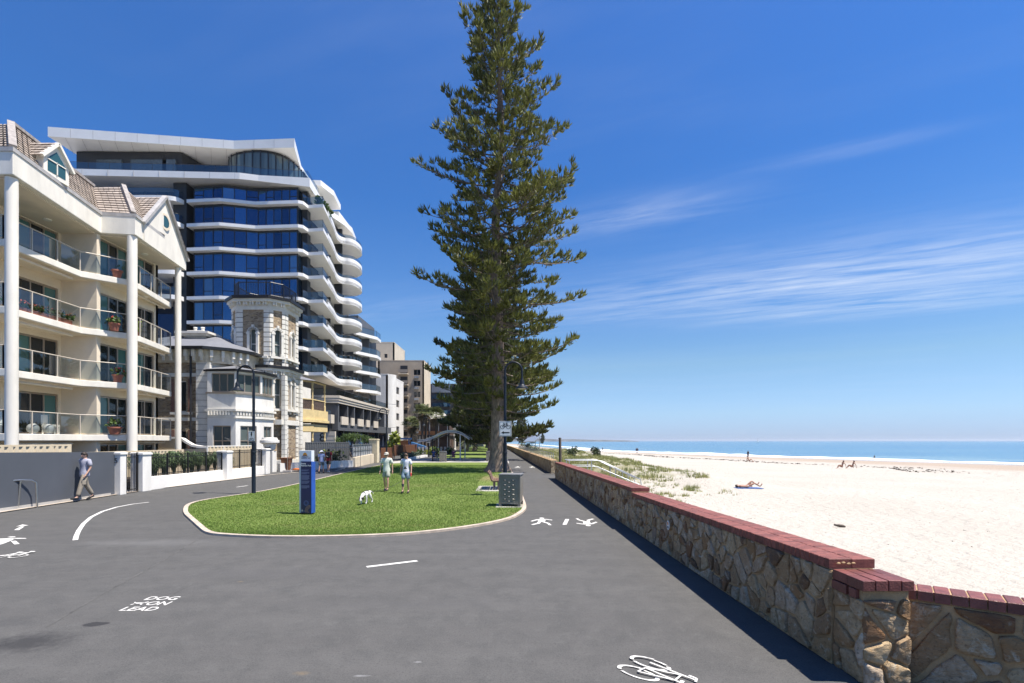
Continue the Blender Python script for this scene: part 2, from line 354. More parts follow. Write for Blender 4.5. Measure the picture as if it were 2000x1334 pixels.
# sand -----------------------------------------------------------
m = bpy.data.materials.new('beach_sand'); m.use_nodes = True; nt, b = bsdf(m); sandm = m
tc = nd(nt, 'ShaderNodeTexCoord'); P = tc.outputs['Object']
c = mixc(nt, ramp(nt, noi(nt, P, .15, 5), [(.3, 0.), (.7, 1.)]), (.425, .392, .337), (.475, .442, .385))
c = mixc(nt, ramp(nt, noi(nt, P, 3.2, 5, .65), [(.25, .5), (.42, 0.)]), c, (.38, .34, .285))
at = nd(nt, 'ShaderNodeAttribute', attribute_name='wet'); w = math_(nt, 'ADD', at.outputs['Fac'], math_(nt, 'MULTIPLY', math_(nt, 'SUBTRACT', noi(nt, P, .08, 4), .5), .25))
c = mixc(nt, ramp(nt, w, [(.44, 0.), (.60, 1.)]), c, (.37, .30, .235)); c = mixc(nt, ramp(nt, w, [(.93, 0.), (.985, 1.)]), c, (.19, .155, .125))
at2 = nd(nt, 'ShaderNodeAttribute', attribute_name='veg'); c = mixc(nt, math_(nt, 'MULTIPLY', ramp(nt, math_(nt, 'ADD', at2.outputs['Fac'], math_(nt, 'MULTIPLY', math_(nt, 'SUBTRACT', noi(nt, P, .5, 5), .5), .9)), [(.40, 0.), (.62, 1.)]), .75), c, (.21, .20, .085))
wrk = math_(nt, 'MULTIPLY', ramp(nt, w, [(.30, 0.), (.38, 1.), (.44, 1.), (.52, 0.)]), ramp(nt, noi(nt, P, 1.1, 6, .75), [(.56, 0.), (.62, 1.)]))
c = mixc(nt, math_(nt, 'MULTIPLY', wrk, .6), c, (.12, .085, .055))
lk(nt, c, b.inputs['Base Color']); lk(nt, ramp(nt, w, [(.75, .9), (.98, .18)]), b.inputs['Roughness']); b.inputs['Specular IOR Level'].default_value = .25
h = math_(nt, 'ADD', noi(nt, P, 2.4, 5, .6), math_(nt, 'MULTIPLY', noi(nt, P, 25, 3), .12))
bp = nd(nt, 'ShaderNodeBump', i_Strength=.8, i_Distance=.30); lk(nt, h, bp.inputs['Height']); lk(nt, bp.outputs[0], b.inputs['Normal'])
# sea ------------------------------------------------------------
m = bpy.data.materials.new('sea_water'); m.use_nodes = True; nt, b = bsdf(m); seam = m
tc = nd(nt, 'ShaderNodeTexCoord'); P = tc.outputs['Object']
at = nd(nt, 'ShaderNodeAttribute', attribute_name='deep')
mp = nd(nt, 'ShaderNodeMapping'); mp.inputs['Scale'].default_value = (.010, .035, 1); mp.inputs['Rotation'].default_value = (0, 0, R(-20)); lk(nt, P, mp.inputs[0])
band = noi(nt, mp.outputs[0], 1.0, 6, .65, .4)
c = mixc(nt, ramp(nt, at.outputs['Fac'], [(0., 0.), (.08, .35), (.45, 1.)]), (.26, .36, .35), (.085, .20, .285))
c = mixc(nt, ramp(nt, band, [(.42, 0.), (.62, .75)]), c, (.03, .13, .25))
lk(nt, c, b.inputs['Base Color']); b.inputs['Roughness'].default_value = .16; b.inputs['IOR'].default_value = 1.33
mp2 = nd(nt, 'ShaderNodeMapping'); mp2.inputs['Scale'].default_value = (.25, .7, 1); mp2.inputs['Rotation'].default_value = (0, 0, R(-25)); lk(nt, P, mp2.inputs[0])
hh = math_(nt, 'ADD', noi(nt, mp2.outputs[0], 1.3, 5, .6), math_(nt, 'MULTIPLY', noi(nt, mp2.outputs[0], .12, 3), 1.2))
bp = nd(nt, 'ShaderNodeBump', i_Strength=.9, i_Distance=.5); lk(nt, hh, bp.inputs['Height']); lk(nt, bp.outputs[0], b.inputs['Normal'])
foamm = M('surf_foam', (.85, .86, .86), .8, .05, .6)
# rubble stones and brick ---------------------------------------
def stonemat(name, tint=1.):
    m = bpy.data.materials.new(name); m.use_nodes = True; nt, b = bsdf(m)
    g = nd(nt, 'ShaderNodeNewGeometry'); tc = nd(nt, 'ShaderNodeTexCoord'); P = tc.outputs['Object']
    pal = ramp(nt, g.outputs['Random Per Island'], [(0., (.54, .39, .23)), (.18, (.58, .44, .26)), (.32, (.34, .20, .09)), (.45, (.64, .51, .36)), (.55, (.20, .09, .04)), (.66, (.48, .30, .14)), (.77, (.62, .51, .38)), (.84, (.09, .045, .025)), (.93, (.42, .28, .15)), (1., (.54, .45, .33))])
    c = mixc(nt, ramp(nt, noi(nt, P, 9, 6, .7, .8), [(.40, 0.), (.68, .75)]), pal, (.30, .17, .07)); c = mixc(nt, ramp(nt, noi(nt, P, 6, 6, .7, 1.), [(.55, 0.), (.66, .8)]), c, (.62, .54, .40))
    c = mixc(nt, ramp(nt, noi(nt, P, 26, 4, .7), [(.28, .75), (.45, 0.)]), c, (.05, .035, .025))
    lk(nt, c, b.inputs['Base Color']); b.inputs['Roughness'].default_value = .85
    mp = nd(nt, 'ShaderNodeMapping'); mp.inputs['Rotation'].default_value = (.5, .3, .8); mp.inputs['Scale'].default_value = (1, 1, 2.4); lk(nt, P, mp.inputs[0])
    bp = nd(nt, 'ShaderNodeBump', i_Strength=.9, i_Distance=.05); lk(nt, noi(nt, mp.outputs[0], 11, 7, .7, .5), bp.inputs['Height']); lk(nt, bp.outputs[0], b.inputs['Normal'])
    return m
stonem = stonemat('rubble_stone')
mortar = M('sandy_mortar', (.44, .295, .155), .9, .2, 4, .6, 50)
brickm = M('red_coping_brick', (.215, .066, .050), .65, .2, 14, .3, 70, isl=.28)
brickg = M('dark_coping_brick', (.185, .058, .046), .5, .2, 9, .35, 70, isl=.25)
def voro(name, cols, scale, mort, stretch=(1, 1, 1), bumpd=.05):
    m = bpy.data.materials.new(name); m.use_nodes = True; nt, b = bsdf(m); tc = nd(nt, 'ShaderNodeTexCoord')
    mp = nd(nt, 'ShaderNodeMapping'); mp.inputs['Scale'].default_value = stretch; lk(nt, tc.outputs['Object'], mp.inputs[0])
    n = nd(nt, 'ShaderNodeTexNoise', i_Scale=3., i_Detail=3.); lk(nt, mp.outputs[0], n.inputs['Vector'])
    wv = nd(nt, 'ShaderNodeVectorMath', operation='MULTIPLY_ADD'); lk(nt, n.outputs['Color'], wv.inputs[0]); wv.inputs[1].default_value = (.12,)*3; lk(nt, mp.outputs[0], wv.inputs[2])
    a = nd(nt, 'ShaderNodeTexVoronoi', i_Scale=scale); e = nd(nt, 'ShaderNodeTexVoronoi', feature='DISTANCE_TO_EDGE', i_Scale=scale)
    lk(nt, wv.outputs[0], a.inputs['Vector']); lk(nt, wv.outputs[0], e.inputs['Vector'])
    s = nd(nt, 'ShaderNodeSeparateXYZ'); lk(nt, a.outputs['Color'], s.inputs[0])
    c = ramp(nt, s.outputs[0], [(i/(len(cols)-1), q) for i, q in enumerate(cols)])
    c = mixc(nt, ramp(nt, noi(nt, tc.outputs['Object'], 7, 5, .7), [(.3, .6), (.55, 0.)]), c, tuple(x*.35 for x in cols[0]))
    edge = ramp(nt, e.outputs['Distance'], [(.02, 0.), (.09, 1.)]); c = mixc(nt, edge, mort, c)
    lk(nt, c, b.inputs['Base Color']); b.inputs['Roughness'].default_value = .85
    bp = nd(nt, 'ShaderNodeBump', i_Strength=.8, i_Distance=bumpd); lk(nt, edge, bp.inputs['Height']); lk(nt, bp.outputs[0], b.inputs['Normal']); return m
rubble = voro('far_rubble_stone', [(.40, .31, .19), (.50, .40, .26), (.24, .14, .07), (.42, .31, .18)], 3.2, (.36, .27, .17))
blue_st = voro('bluestone_walling', [(.38, .28, .175), (.50, .39, .26), (.20, .14, .09), (.42, .31, .18)], 3.0, (.34, .28, .21), (1, 1, 2.6), .03)
def bricktex(name, c1, c2, mo, scale=1.):
    m = bpy.data.materials.new(name); m.use_nodes = True; nt, b = bsdf(m); tc = nd(nt, 'ShaderNodeTexCoord')
    s = nd(nt, 'ShaderNodeSeparateXYZ'); lk(nt, tc.outputs['Object'], s.inputs[0]); q = nd(nt, 'ShaderNodeCombineXYZ')
    lk(nt, math_(nt, 'ADD', s.outputs[0], s.outputs[1]), q.inputs[0]); lk(nt, s.outputs[2], q.inputs[1])
    t = nd(nt, 'ShaderNodeTexBrick', i_Scale=scale); t.inputs['Color1'].default_value = (*c1, 1); t.inputs['Color2'].default_value = (*c2, 1); t.inputs['Mortar'].default_value = (*mo, 1)
    t.inputs['Mortar Size'].default_value = .01; t.inputs['Brick Width'].default_value = .24; t.inputs['Row Height'].default_value = .086; lk(nt, q.outputs[0], t.inputs['Vector'])
    lk(nt, t.outputs[0], b.inputs['Base Color']); b.inputs['Roughness'].default_value = .85; return m
redbr = bricktex('red_brick_walling', (.24, .085, .05), (.16, .06, .04), (.3, .26, .22))
def skinm(name, c): return M(name, c, .5, .06, 12, spec=.35)
SK1 = skinm('fair_skin', (.50, .30, .22)); SK2 = skinm('tanned_skin', (.36, .19, .125))
# ------------------------------------------------------------------ the setting: ground, lawn, beach, sea, headland
def XW(d):      # sea wall line (centre of path-side face), X at distance d
    pts = [(-60, 12), (1, 8.9), (4.8, 3.30), (31.5, 2.66), (36, 2.75), (125, -.3), (300, -8), (700, -40)]
    for (a, xa), (b_, xb) in zip(pts, pts[1:]):
        if d <= b_: return xa+(xb-xa)*(d-a)/(b_-a)
    return -40
ds = [-60, -30, 1, 2.5, 4.9, 10, 20, 31.5, 36, 60, 90, 125, 200, 300, 700]
mb = MB(); P = [(-140, -60)]+[(XW(d)+.2, d) for d in ds]+[(-140, 700)]
mb.poly([(x, y, 0) for x, y in P]); road = struct(mb.build('road', asphalt))
# lawn inside its kerb
lawn_px = [(357, 1000), (360, 990), (372, 984), (392, 979), (440, 971.5), (500, 963), (560, 951), (620, 937), (680, 922.5), (735, 910), (770, 905), (850, 904), (930, 904), (985, 904),
           (991, 908), (998, 917), (1006, 931), (1014, 950), (1021, 970), (1028.5, 990), (1027, 997), (1019, 1004), (1004, 1013), (975, 1021), (930, 1029.5), (870, 1038), (800, 1045), (720, 1049.5), (640, 1051.5), (560, 1052), (500, 1051), (440, 1048), (402, 1044.5), (386, 1031), (370, 1016), (360, 1007)]
LP = [G2(*p) for p in lawn_px]
def smooth_poly(P, it=2):
    for _ in range(it):
        Q = []
        for a, b_ in zip(P, P[1:]+P[:1]): Q += [(a[0]*.75+b_[0]*.25, a[1]*.75+b_[1]*.25), (a[0]*.25+b_[0]*.75, a[1]*.25+b_[1]*.75)]
        P = Q
    return P
LP = smooth_poly(LP, 2)
def inset(P, w):
    out = []
    n = len(P); a = sum(P[i][0]*P[(i+1) % n][1]-P[(i+1) % n][0]*P[i][1] for i in range(n)); s = 1 if a > 0 else -1
    for i in range(n):
        t = Vector((P[(i+1) % n][0]-P[i-1][0], P[(i+1) % n][1]-P[i-1][1])).normalized(); out.append((P[i][0]-s*t.y*w, P[i][1]+s*t.x*w))
    return out
LI = inset(LP, .13); n = len(LP); mb = MB()
for i in range(n):
    j = (i+1) % n; a, b_, c, d = LP[i], LP[j], LI[j], LI[i]
    mb.poly([(*a, .055), (*b_, .055), (*c, .055), (*d, .055)]); mb.poly([(*a, 0), (*b_, 0), (*b_, .055), (*a, .055)])
kerb = struct(mb.build('kerb', kerbm))
mb = MB(); mb.prism(LI, .0, .045); lawn = struct(mb.build('lawn', lawnm))
# grass blades on the lawn
def inside(P, x, y):
    P = np.array(P); x0, y0 = P[:, 0], P[:, 1]; x1, y1 = np.roll(x0, -1), np.roll(y0, -1); r = np.zeros(len(x), bool)
    for a, b_, c, d in zip(x0, y0, x1, y1):
        k = ((b_ > y) != (d > y)) & (x < (c-a)*(y-b_)/(d-b_+1e-12)+a); r ^= k
    return r
dmin = min(p[1] for p in LI)
N = 380000; yy = dmin+(48-dmin)*rng.random(N)**2.1; xx = -12.5+14*rng.random(N); k = inside(LI, xx, yy); xx, yy = xx[k], yy[k]
patch = np.array([mnoise.noise((a*.5, b_*.5, 3.)) for a, b_ in zip(xx, yy)]); keep = rng.random(len(xx)) < .8+.5*patch
bare = ((xx+.75)/1.1)**2+((yy-29)/7.)**2 < 1.; keep &= ~(bare & (rng.random(len(xx)) < .75)); xx, yy = xx[keep], yy[keep]
n = len(xx); th = rng.random(n)*6.283; hgt = .016+.024*rng.random(n); wd = .003+yy*.0004; le = (rng.random((n, 2))-.5)*.05
base = np.stack([xx, yy, np.full(n, .043)], 1); ax = np.stack([np.cos(th)*wd, np.sin(th)*wd, np.zeros(n)], 1)
tip = base+np.stack([le[:, 0], le[:, 1], hgt], 1)
g = quads('grass', np.stack([base-ax, base+ax, tip], 1), grassl, k=3); tag(g, kind='stuff')
# second lawn beyond the picnic paving, and the paving
pv = [(-13.5, 52.3), (-.3, 52.3), (-.5, 66), (-12.5, 66)]
mb = MB(); mb.poly([(*p, .004) for p in pv]); struct(mb.build('picnic_paving', concrete))
L2 = [(-9.8, 66.5), (-.6, 66.5), (-1.7, 110), (-4.2, 170), (-11, 300), (-22, 300), (-15, 170), (-11.5, 110)]
mb = MB(); mb.prism(L2, .0, .05); struct(mb.build('far_lawn', lawnm))
# footpath along the walls on the left
A, Bq, Cq, Dq = G2(-200, 1033), G2(290, 957), G2(520, 929), G2(700, 912)
mb = MB(); mb.prism([A, Bq, Cq, (Cq[0]-.5, Cq[1]+.5), (Bq[0]-1.2, Bq[1]+.8), (-17.1, 21.4), (-16.55, 14), (-16.4, 10)], 0, .03)
struct(mb.build('footpath', concrete)); mb = MB(); mb.strip([A, Bq, Cq, Dq], .16, .035); struct(mb.build('footpath_edging', kerbm))
# painted markings (4 mm above the asphalt)
def mark(name, label, polys, group=None, z=.004):
    mb = MB()
    for i_, p in enumerate(polys):
        a = sum(p[i][0]*p[(i+1) % len(p)][1]-p[(i+1) % len(p)][0]*p[i][1] for i in range(len(p)))
        mb.poly([(q[0], q[1], z+.0004*i_) for q in (p if a > 0 else p[::-1])])
    return tag(mb.build(name, linep), label, 'road marking', group)
mb = MB(); cl = [G2(*p) for p in ((147, 1055), (149, 1047), (154, 1036), (163, 1023), (178, 1010), (200, 999), (228, 990.5), (260, 984.5), (291, 981))]
mb.strip(cl, .10, .004); tag(mb.build('lane_line', linep), 'long white line curving along the road left of the lawn', 'road marking')
for pa, pb, w, l in (((716, 1107.5), (815, 1095.5), .11, 'short white dash on the open asphalt below the lawn'), ((1102.5, 1025), (1108, 1014), .11, 'short white dash between the two painted walking figures on the path'),
                  ((462, 951.5), (484, 948.5), .12, 'white dash on the road beside the left lamp post'), ((655, 919), (668, 916.5), .12, 'white dash on the far road behind the walking couple')):
    mb = MB(); mb.strip([G2(*pa), G2(*pb)], w, .004); tag(mb.build('road_dash', linep), l, 'road marking')
def ped(o, ux, uy):      # a walking figure in unit coordinates
    U = lambda x, y: (o[0]+ux[0]*x+uy[0]*y, o[1]+ux[1]*x+uy[1]*y)
    hd = [U(.56+.11*math.cos(t), .90+.09*math.sin(t)) for t in np.linspace(0, 2*math.pi, 14)[:-1]]
    return [hd, [U(*p) for p in ((.34, .42), (.62, .42), (.70, .62), (.66, .78), (.44, .78), (.36, .64))], [U(*p) for p in ((.46, .78), (.30, .74), (.02, .52), (.08, .45), (.33, .63), (.40, .70))],
            [U(*p) for p in ((.62, .78), (.72, .70), (.98, .60), (1., .68), (.78, .77), (.68, .80))], [U(*p) for p in ((.34, .42), (.47, .42), (.40, .20), (.10, .02), (.0, .08), (.26, .24))],
            [U(*p) for p in ((.48, .42), (.62, .42), (.80, .25), (.86, .0), (.74, .0), (.70, .20))]]
def G_frame(x0, yb, x1, yt):
    a, b_, c = G2(x0, yb), G2(x1, yb), G2(x0+(x1-x0)*.1, yt); w = b_[0]-a[0]; return (a[0], a[1]), (w, 0), (0, c[1]-a[1])
o_, ux, uy = G_frame(1037, 1026, 1084, 1011); mark('painted_pedestrian', 'white painted walking figure nearest the lawn, head towards the pine', ped(o_, ux, uy))
o_, ux, uy = G_frame(1130, 1028, 1176, 1013); mark('painted_pedestrian', 'white painted walking figure beside the wall shadow, upside down', ped((o_[0]+ux[0], o_[1]+uy[1]), (-ux[0], 0), (0, -uy[1])))
for x, l in ((1005, 'faint distant white walking figure at the left of the far path'), (1034, 'faint distant white walking figure by the far stone wall')):
    o_, ux, uy = G_frame(x, 914, x+13, 911); mark('painted_pedestrian', l, ped(o_, ux, uy))
# left edge: arrow, figure and bicycle
a0 = G2(27, 1036); mark('painted_arrow', 'small white arrow painted on the road above a walking figure', [[G2(*p) for p in q] for q in ([(27, 1035.5), (37, 1035.5), (48, 1028.5), (41, 1028.5)], [(31, 1028.8), (56, 1026.4), (44, 1024.6)])])
mark('painted_pedestrian', 'big white walking figure at the left edge of the road', [[G2(*p) for p in q] for q in ([(-14, 1067), (6, 1062.5), (22, 1056), (29, 1052), (15, 1051.5), (-14, 1053)], [(14, 1049.4), (22, 1050.2), (31, 1049.6), (29, 1048), (19, 1048.2)], [(24, 1052.5), (34, 1052.8), (52, 1052.4), (50, 1051.2), (33, 1051)], [(21, 1057), (31, 1056.6), (38.5, 1062.5), (28, 1063.8)])])
def bike(o, ux, uy, w):   # bicycle symbol; strips in unit coordinates
    U = lambda x, y: (o[0]+ux[0]*x+uy[0]*y, o[1]+ux[1]*x+uy[1]*y); polys = []
    def seg(a, b_, k=1.):
        a, b_ = Vector(U(*a)), Vector(U(*b_)); t = (b_-a).normalized(); nn = Vector((-t.y, t.x))*w*k/2; polys.append([a-nn, b_-nn, b_+nn, a+nn])
    for cx in (.22, .78):
        T = np.linspace(0, 2*math.pi, 25)
        for i in range(24):
            if i in (3, 15): continue
            t0, t1 = T[i], T[i+1]; r0, r1 = .225, .225-.045
            polys.append([U(cx+r*math.cos(t), .23+r*math.sin(t)) for r, t in ((r0, t0), (r0, t1), (r1, t1), (r1, t0))])
    for a, b_, k in (((.22, .23), (.38, .58), 1), ((.38, .58), (.68, .58), 1), ((.68, .58), (.48, .25), 1), ((.48, .25), (.36, .62), 1), ((.22, .23), (.48, .25), 1), ((.78, .23), (.66, .72), 1), ((.58, .74), (.74, .72), 1.2), ((.74, .72), (.76, .64), 1), ((.28, .65), (.45, .64), 1.8)): seg(a, b_, k)
    return polys
mark('painted_bicycle', 'large white bicycle symbol near the bottom edge of the path', bike((1.007, 5.145), (.31, .36), (.74, -.70), .021))
mark('painted_bicycle', 'white bicycle symbol cut off by the left picture edge', bike((G2(-32, 1092)[0], G2(0, 1092)[1]), (.62, .03), (-.02, .78), .04))
# DOG ON LEAD
t = thing('painted_notice', 'white DOG ON LEAD lettering painted on the asphalt', 'road marking', (-5.3, 6.92, 0))
for s, x, y in (('DOG', -5.335, 7.385), ('ON', -5.16, 7.15), ('LEAD', -5.335, 6.915)):
    text(s, .228, t, linep, Matrix.Translation((x, y+.01, .004)) @ Matrix.Diagonal((.90, 1, 1, 1)), bold=.004)
mb = MB()
for pts, w in ((((-5.33, 7.24), (-5.21, 7.25)), .05), (((-5.32, 7.24), (-5.34, 7.165)), .022), (((-5.225, 7.25), (-5.205, 7.17)), .022), (((-5.335, 7.25), (-5.37, 7.29)), .02), (((-5.215, 7.26), (-5.18, 7.30)), .04)):
    mb.strip(pts, w, .0045)
mb.build('dog_symbol', linep, t)
# seams in the asphalt
seam_m = M('asphalt_seam', (.098, .095, .091), .9, .3, 3)
for pts, w in (([(398, 1047), (310, 1100), (200, 1160), (90, 1225)], .03), ([(375, 1140), (330, 1165)], .02), ([(1030, 1002), (1075, 1003), (1120, 1010)], .03), ([(1000, 944), (1085, 940)], .05)):
    mb = MB(); mb.strip([G2(*p) for p in pts], w, .003); struct(mb.build('road_seam', seam_m))
# ------------------------------------------------------------------ beach, dunes, sea
SHP = [(-200, 230), (-20, 165), (30, 143), (70, 116), (98, 98), (121, 85), (159, 64), (242, 33), (400, 22), (700, 8), (1200, -30), (3000, -60)]
def XS(y): return float(np.interp(y, [p[0] for p in SHP], [p[1] for p in SHP]))
SEA = -2.35
def dunew(x, y):
    e = x-XW(y)
    return float(np.interp(y, [26, 40, 58, 120, 210], [0, .8, 1., 1., .2]))*float(np.interp(e, [-2, 2, 5, 9+.05*y, 13+.06*y], [.6, .9, 1, 1, 0]))
def zsand(x, y):
    xw, xs = XW(y), XS(y); t = (x-xw)/max(xs-xw, 1)
    z = -.5-1.85*max(t, 0) if t < 1 else -2.35-(t-1)*5
    wgt = dunew(x, y)
    if wgt > 0:
        p = Vector((x*.16, y*.09, 1.)); z += wgt*(.42+.95*mnoise.noise(p)+.4*mnoise.noise(p*2.7))
    z += .05*mnoise.noise(Vector((x*.35, y*.35, 5.)))*max(0, 1-max(t, 0))
    return z
def zs_clip(x, y): return min(max(zsand(x, y), -6), 1.4)
ys = np.concatenate([np.linspace(-60, 5, 22), np.linspace(6, 60, 110), np.linspace(61.5, 160, 90), np.linspace(165, 700, 60)])
ts = np.concatenate([np.linspace(0, .3, 90), np.linspace(.304, 1.12, 80), np.linspace(1.2, 2., 4)])
V = []; wet = []; veg = []
for y in ys:
    x0 = XW(y)+.22; x1 = XS(y)
    for t_ in ts:
        x = x0+(x1-x0)*t_; z = zs_clip(x, y); V.append((x, y, z)); wet.append(min(1, max(0, t_)))
        w_ = dunew(x, y); veg.append(max(0, w_*(.75+.5*mnoise.noise(Vector((x*.12, y*.07, 9.)))))
                                     if w_ > 0 else 0)
nx, ny = len(ts), len(ys); Fc = [(j*nx+i, j*nx+i+1, (j+1)*nx+i+1, (j+1)*nx+i) for j in range(ny-1) for i in range(nx-1)]
me = bpy.data.meshes.new('beach'); me.from_pydata(V, [], Fc)
for nm, dat in (('wet', wet), ('veg', veg)):
    a = me.attributes.new(nm, 'FLOAT', 'POINT'); a.data.foreach_set('value', np.array(dat, dtype=np.float32))
beach = struct(setup('beach', me, sandm, None, 180))
# sea sheet reaching the horizon
V = []; dp = []; rows = [-3000, -800, -200, -20, 30, 60, 80, 98, 110, 121, 140, 159, 190, 242, 320, 400, 700, 1200, 3000, 9000, 25000, 45000]; offs = [-6, -2, 0, 3, 6, 12, 25, 50, 100, 250, 700, 2500, 9000, 45000]
for y in rows:
    for o_ in offs:
        V.append((XS(min(max(y, -200), 3000))+o_, y, SEA)); dp.append(min(1, max(0, o_)/160))
nx, ny = len(offs), len(rows); Fc = [(j*nx+i, j*nx+i+1, (j+1)*nx+i+1, (j+1)*nx+i) for j in range(ny-1) for i in range(nx-1)]
me = bpy.data.meshes.new('sea'); me.from_pydata(V, [], Fc); a = me.attributes.new('deep', 'FLOAT', 'POINT'); a.data.foreach_set('value', np.array(dp, dtype=np.float32))
sea = struct(setup('sea', me, seam, None))
# land sheet to the horizon on the left, below the asphalt
mb = MB(); mb.poly([(-3000, -60, -.3), (-100, -60, -.3), (-100, 700, -.3), (-45, 700, -.3), (-120, 3000, -.3), (-3000, 3000, -.3)]); struct(mb.build('ground', concrete))
# surf: one rolling foam line and a small breaker
def foam(name, off, wid, y0, y1, h, seed):
    V = []; n = 260
    for i in range(n+1):
        y = y0+(y1-y0)*i/n; xb = XS(y)+off+1.6*mnoise.noise(Vector((y*.05, seed, 0)))+.5*mnoise.noise(Vector((y*.3, seed, 0)))
        w_ = wid*(.65+.7*abs(mnoise.noise(Vector((y*.06, seed, 4.))))+.4*mnoise.noise(Vector((y*.5, seed, 1.)))); hh = h*(.7+.6*mnoise.noise(Vector((y*.13, seed, 2.))))*max(.0, math.sin(math.pi*i/n))**.4; w_ *= .15+.85*max(.0, math.sin(math.pi*i/n))**.4
        V += [(xb, y, SEA+.03), (xb+w_*.25, y, SEA+.03+hh), (xb+w_*.7, y, SEA+.03+hh*.6), (xb+w_, y, SEA-.02)]
    me = bpy.data.meshes.new(name); me.from_pydata(V, [], [(i*4+k, i*4+k+1, i*4+k+5, i*4+k+4) for i in range(n) for k in range(3)])
    return tag(setup(name, me, foamm, None, 180), kind='stuff')
foam('surf', 4.0, 7.5, 60, 330, .62, 1.); foam('surf_edge', -.8, .7, 60, 220, .05, 7.); foam('surf_breaker', 13, 4.0, 172, 192, .6, 3.)
foam('far_surf', 16, 5, 240, 700, .5, 5.)
# headland
hm = M('headland_scrub', (.14, .15, .15), .9, .3, .01)
mb = MB(); V = []
for i in range(61):
    t_ = i/60; x = -150+900*t_; yb = 3600-600*t_; h = 26*(1-t_)**.6*(.8+.35*mnoise.noise(Vector((t_*9, 0, 0)))); V += [(x, yb, -2.5), (x, yb+30, max(.5, h)), (x, yb+500, max(.5, h*1.05)), (x, yb+700, -2.5)]
me = bpy.data.meshes.new('headland'); me.from_pydata(V, [], [(i*4+k, i*4+k+1, i*4+k+5, i*4+k+4) for i in range(60) for k in range(3)]); struct(setup('headland', me, hm, None))
# beach wrack / dune grass tufts
def tufts(pts, hgt, wid, nb, lean=.5):
    out = []
    for (x, y, z, s) in pts:
        for _ in range(nb):
            a = random.random()*6.283; b_ = random.random()*6.283; l = hgt*s*(.5+random.random()*.8); r = .22*s*random.random()
            px, py = x+r*math.cos(b_), y+r*math.sin(b_); q = lean*l*random.random(); c, sn = math.cos(a), math.sin(a); w_ = wid*s
            out.append([(px-w_*sn, py+w_*c, z-.03), (px+w_*sn, py-w_*c, z-.03), (px+q*c, py+q*sn, z+l)])
    return out
pts = []
for _ in range(26000):
    y = 30+150*random.random()**1.5; x = XW(y)+1+(24+.08*y)*random.random(); w_ = dunew(x, y)
    v_ = w_*(.75+.5*mnoise.noise(Vector((x*.12, y*.07, 9.))))+.5*mnoise.noise(Vector((x*.5, y*.35, 2.)))
    if v_ > .48 and random.random() < v_: pts.append((x, y, zs_clip(x, y), .7+.8*random.random()+y*.004))
T1 = tufts(pts[:9500], .19, .018, 10)
tag(quads('dune_grass', T1, dunel, k=3), kind='stuff')
pts = []
for cx, cy, rr, n_ in ((5.9, 27.5, 1.0, 60), (7.1, 30.5, 1.3, 70), (8.3, 27, .8, 40), (7.3, 23.8, .5, 26), (9.6, 33, 1.2, 30), (6.4, 34, 1.3, 90), (8.8, 38, 1.6, 90), (12.5, 40, 1.5, 60), (5.2, 22.5, .6, 30), (11, 29, 1.6, 16)):
    for _ in range(n_):
        a, r = random.random()*6.283, rr*math.sqrt(random.random())*1.2; x, y = cx+r*math.cos(a), cy+r*math.sin(a); pts.append((x, y, zs_clip(x, y), .35+.45*random.random()))
tag(quads('beach_weeds', tufts(pts, .26, .025, 9, .9), dunel, k=3), kind='stuff')
# dark bits of seaweed strewn over the upper beach
pts = []
for _ in range(520):
    y = 55+90*random.random(); s_ = .36+.06*random.random()**2; x = XW(y)+(XS(y)-XW(y))*(s_+.10*mnoise.noise(Vector((y*.05, 1, 1)))); pts.append((x, y, zs_clip(x, y)+.02, .5+random.random()))
for _ in range(260):
    y = 20+22*random.random(); x = 6+7*random.random(); pts.append((x, y, zs_clip(x, y)+.01, .18))
for _ in range(420):
    y = 12+60*random.random()**1.4; x = 4+(6+y*1.1)*random.random(); pts.append((x, y, zs_clip(x, y)+.01, .10+.14*random.random()))
wm = M('dry_seaweed', (.07, .05, .035), .9)
tag(quads('seaweed', tufts(pts, .05, .14, 3, 3.), wm, k=3), kind='stuff')
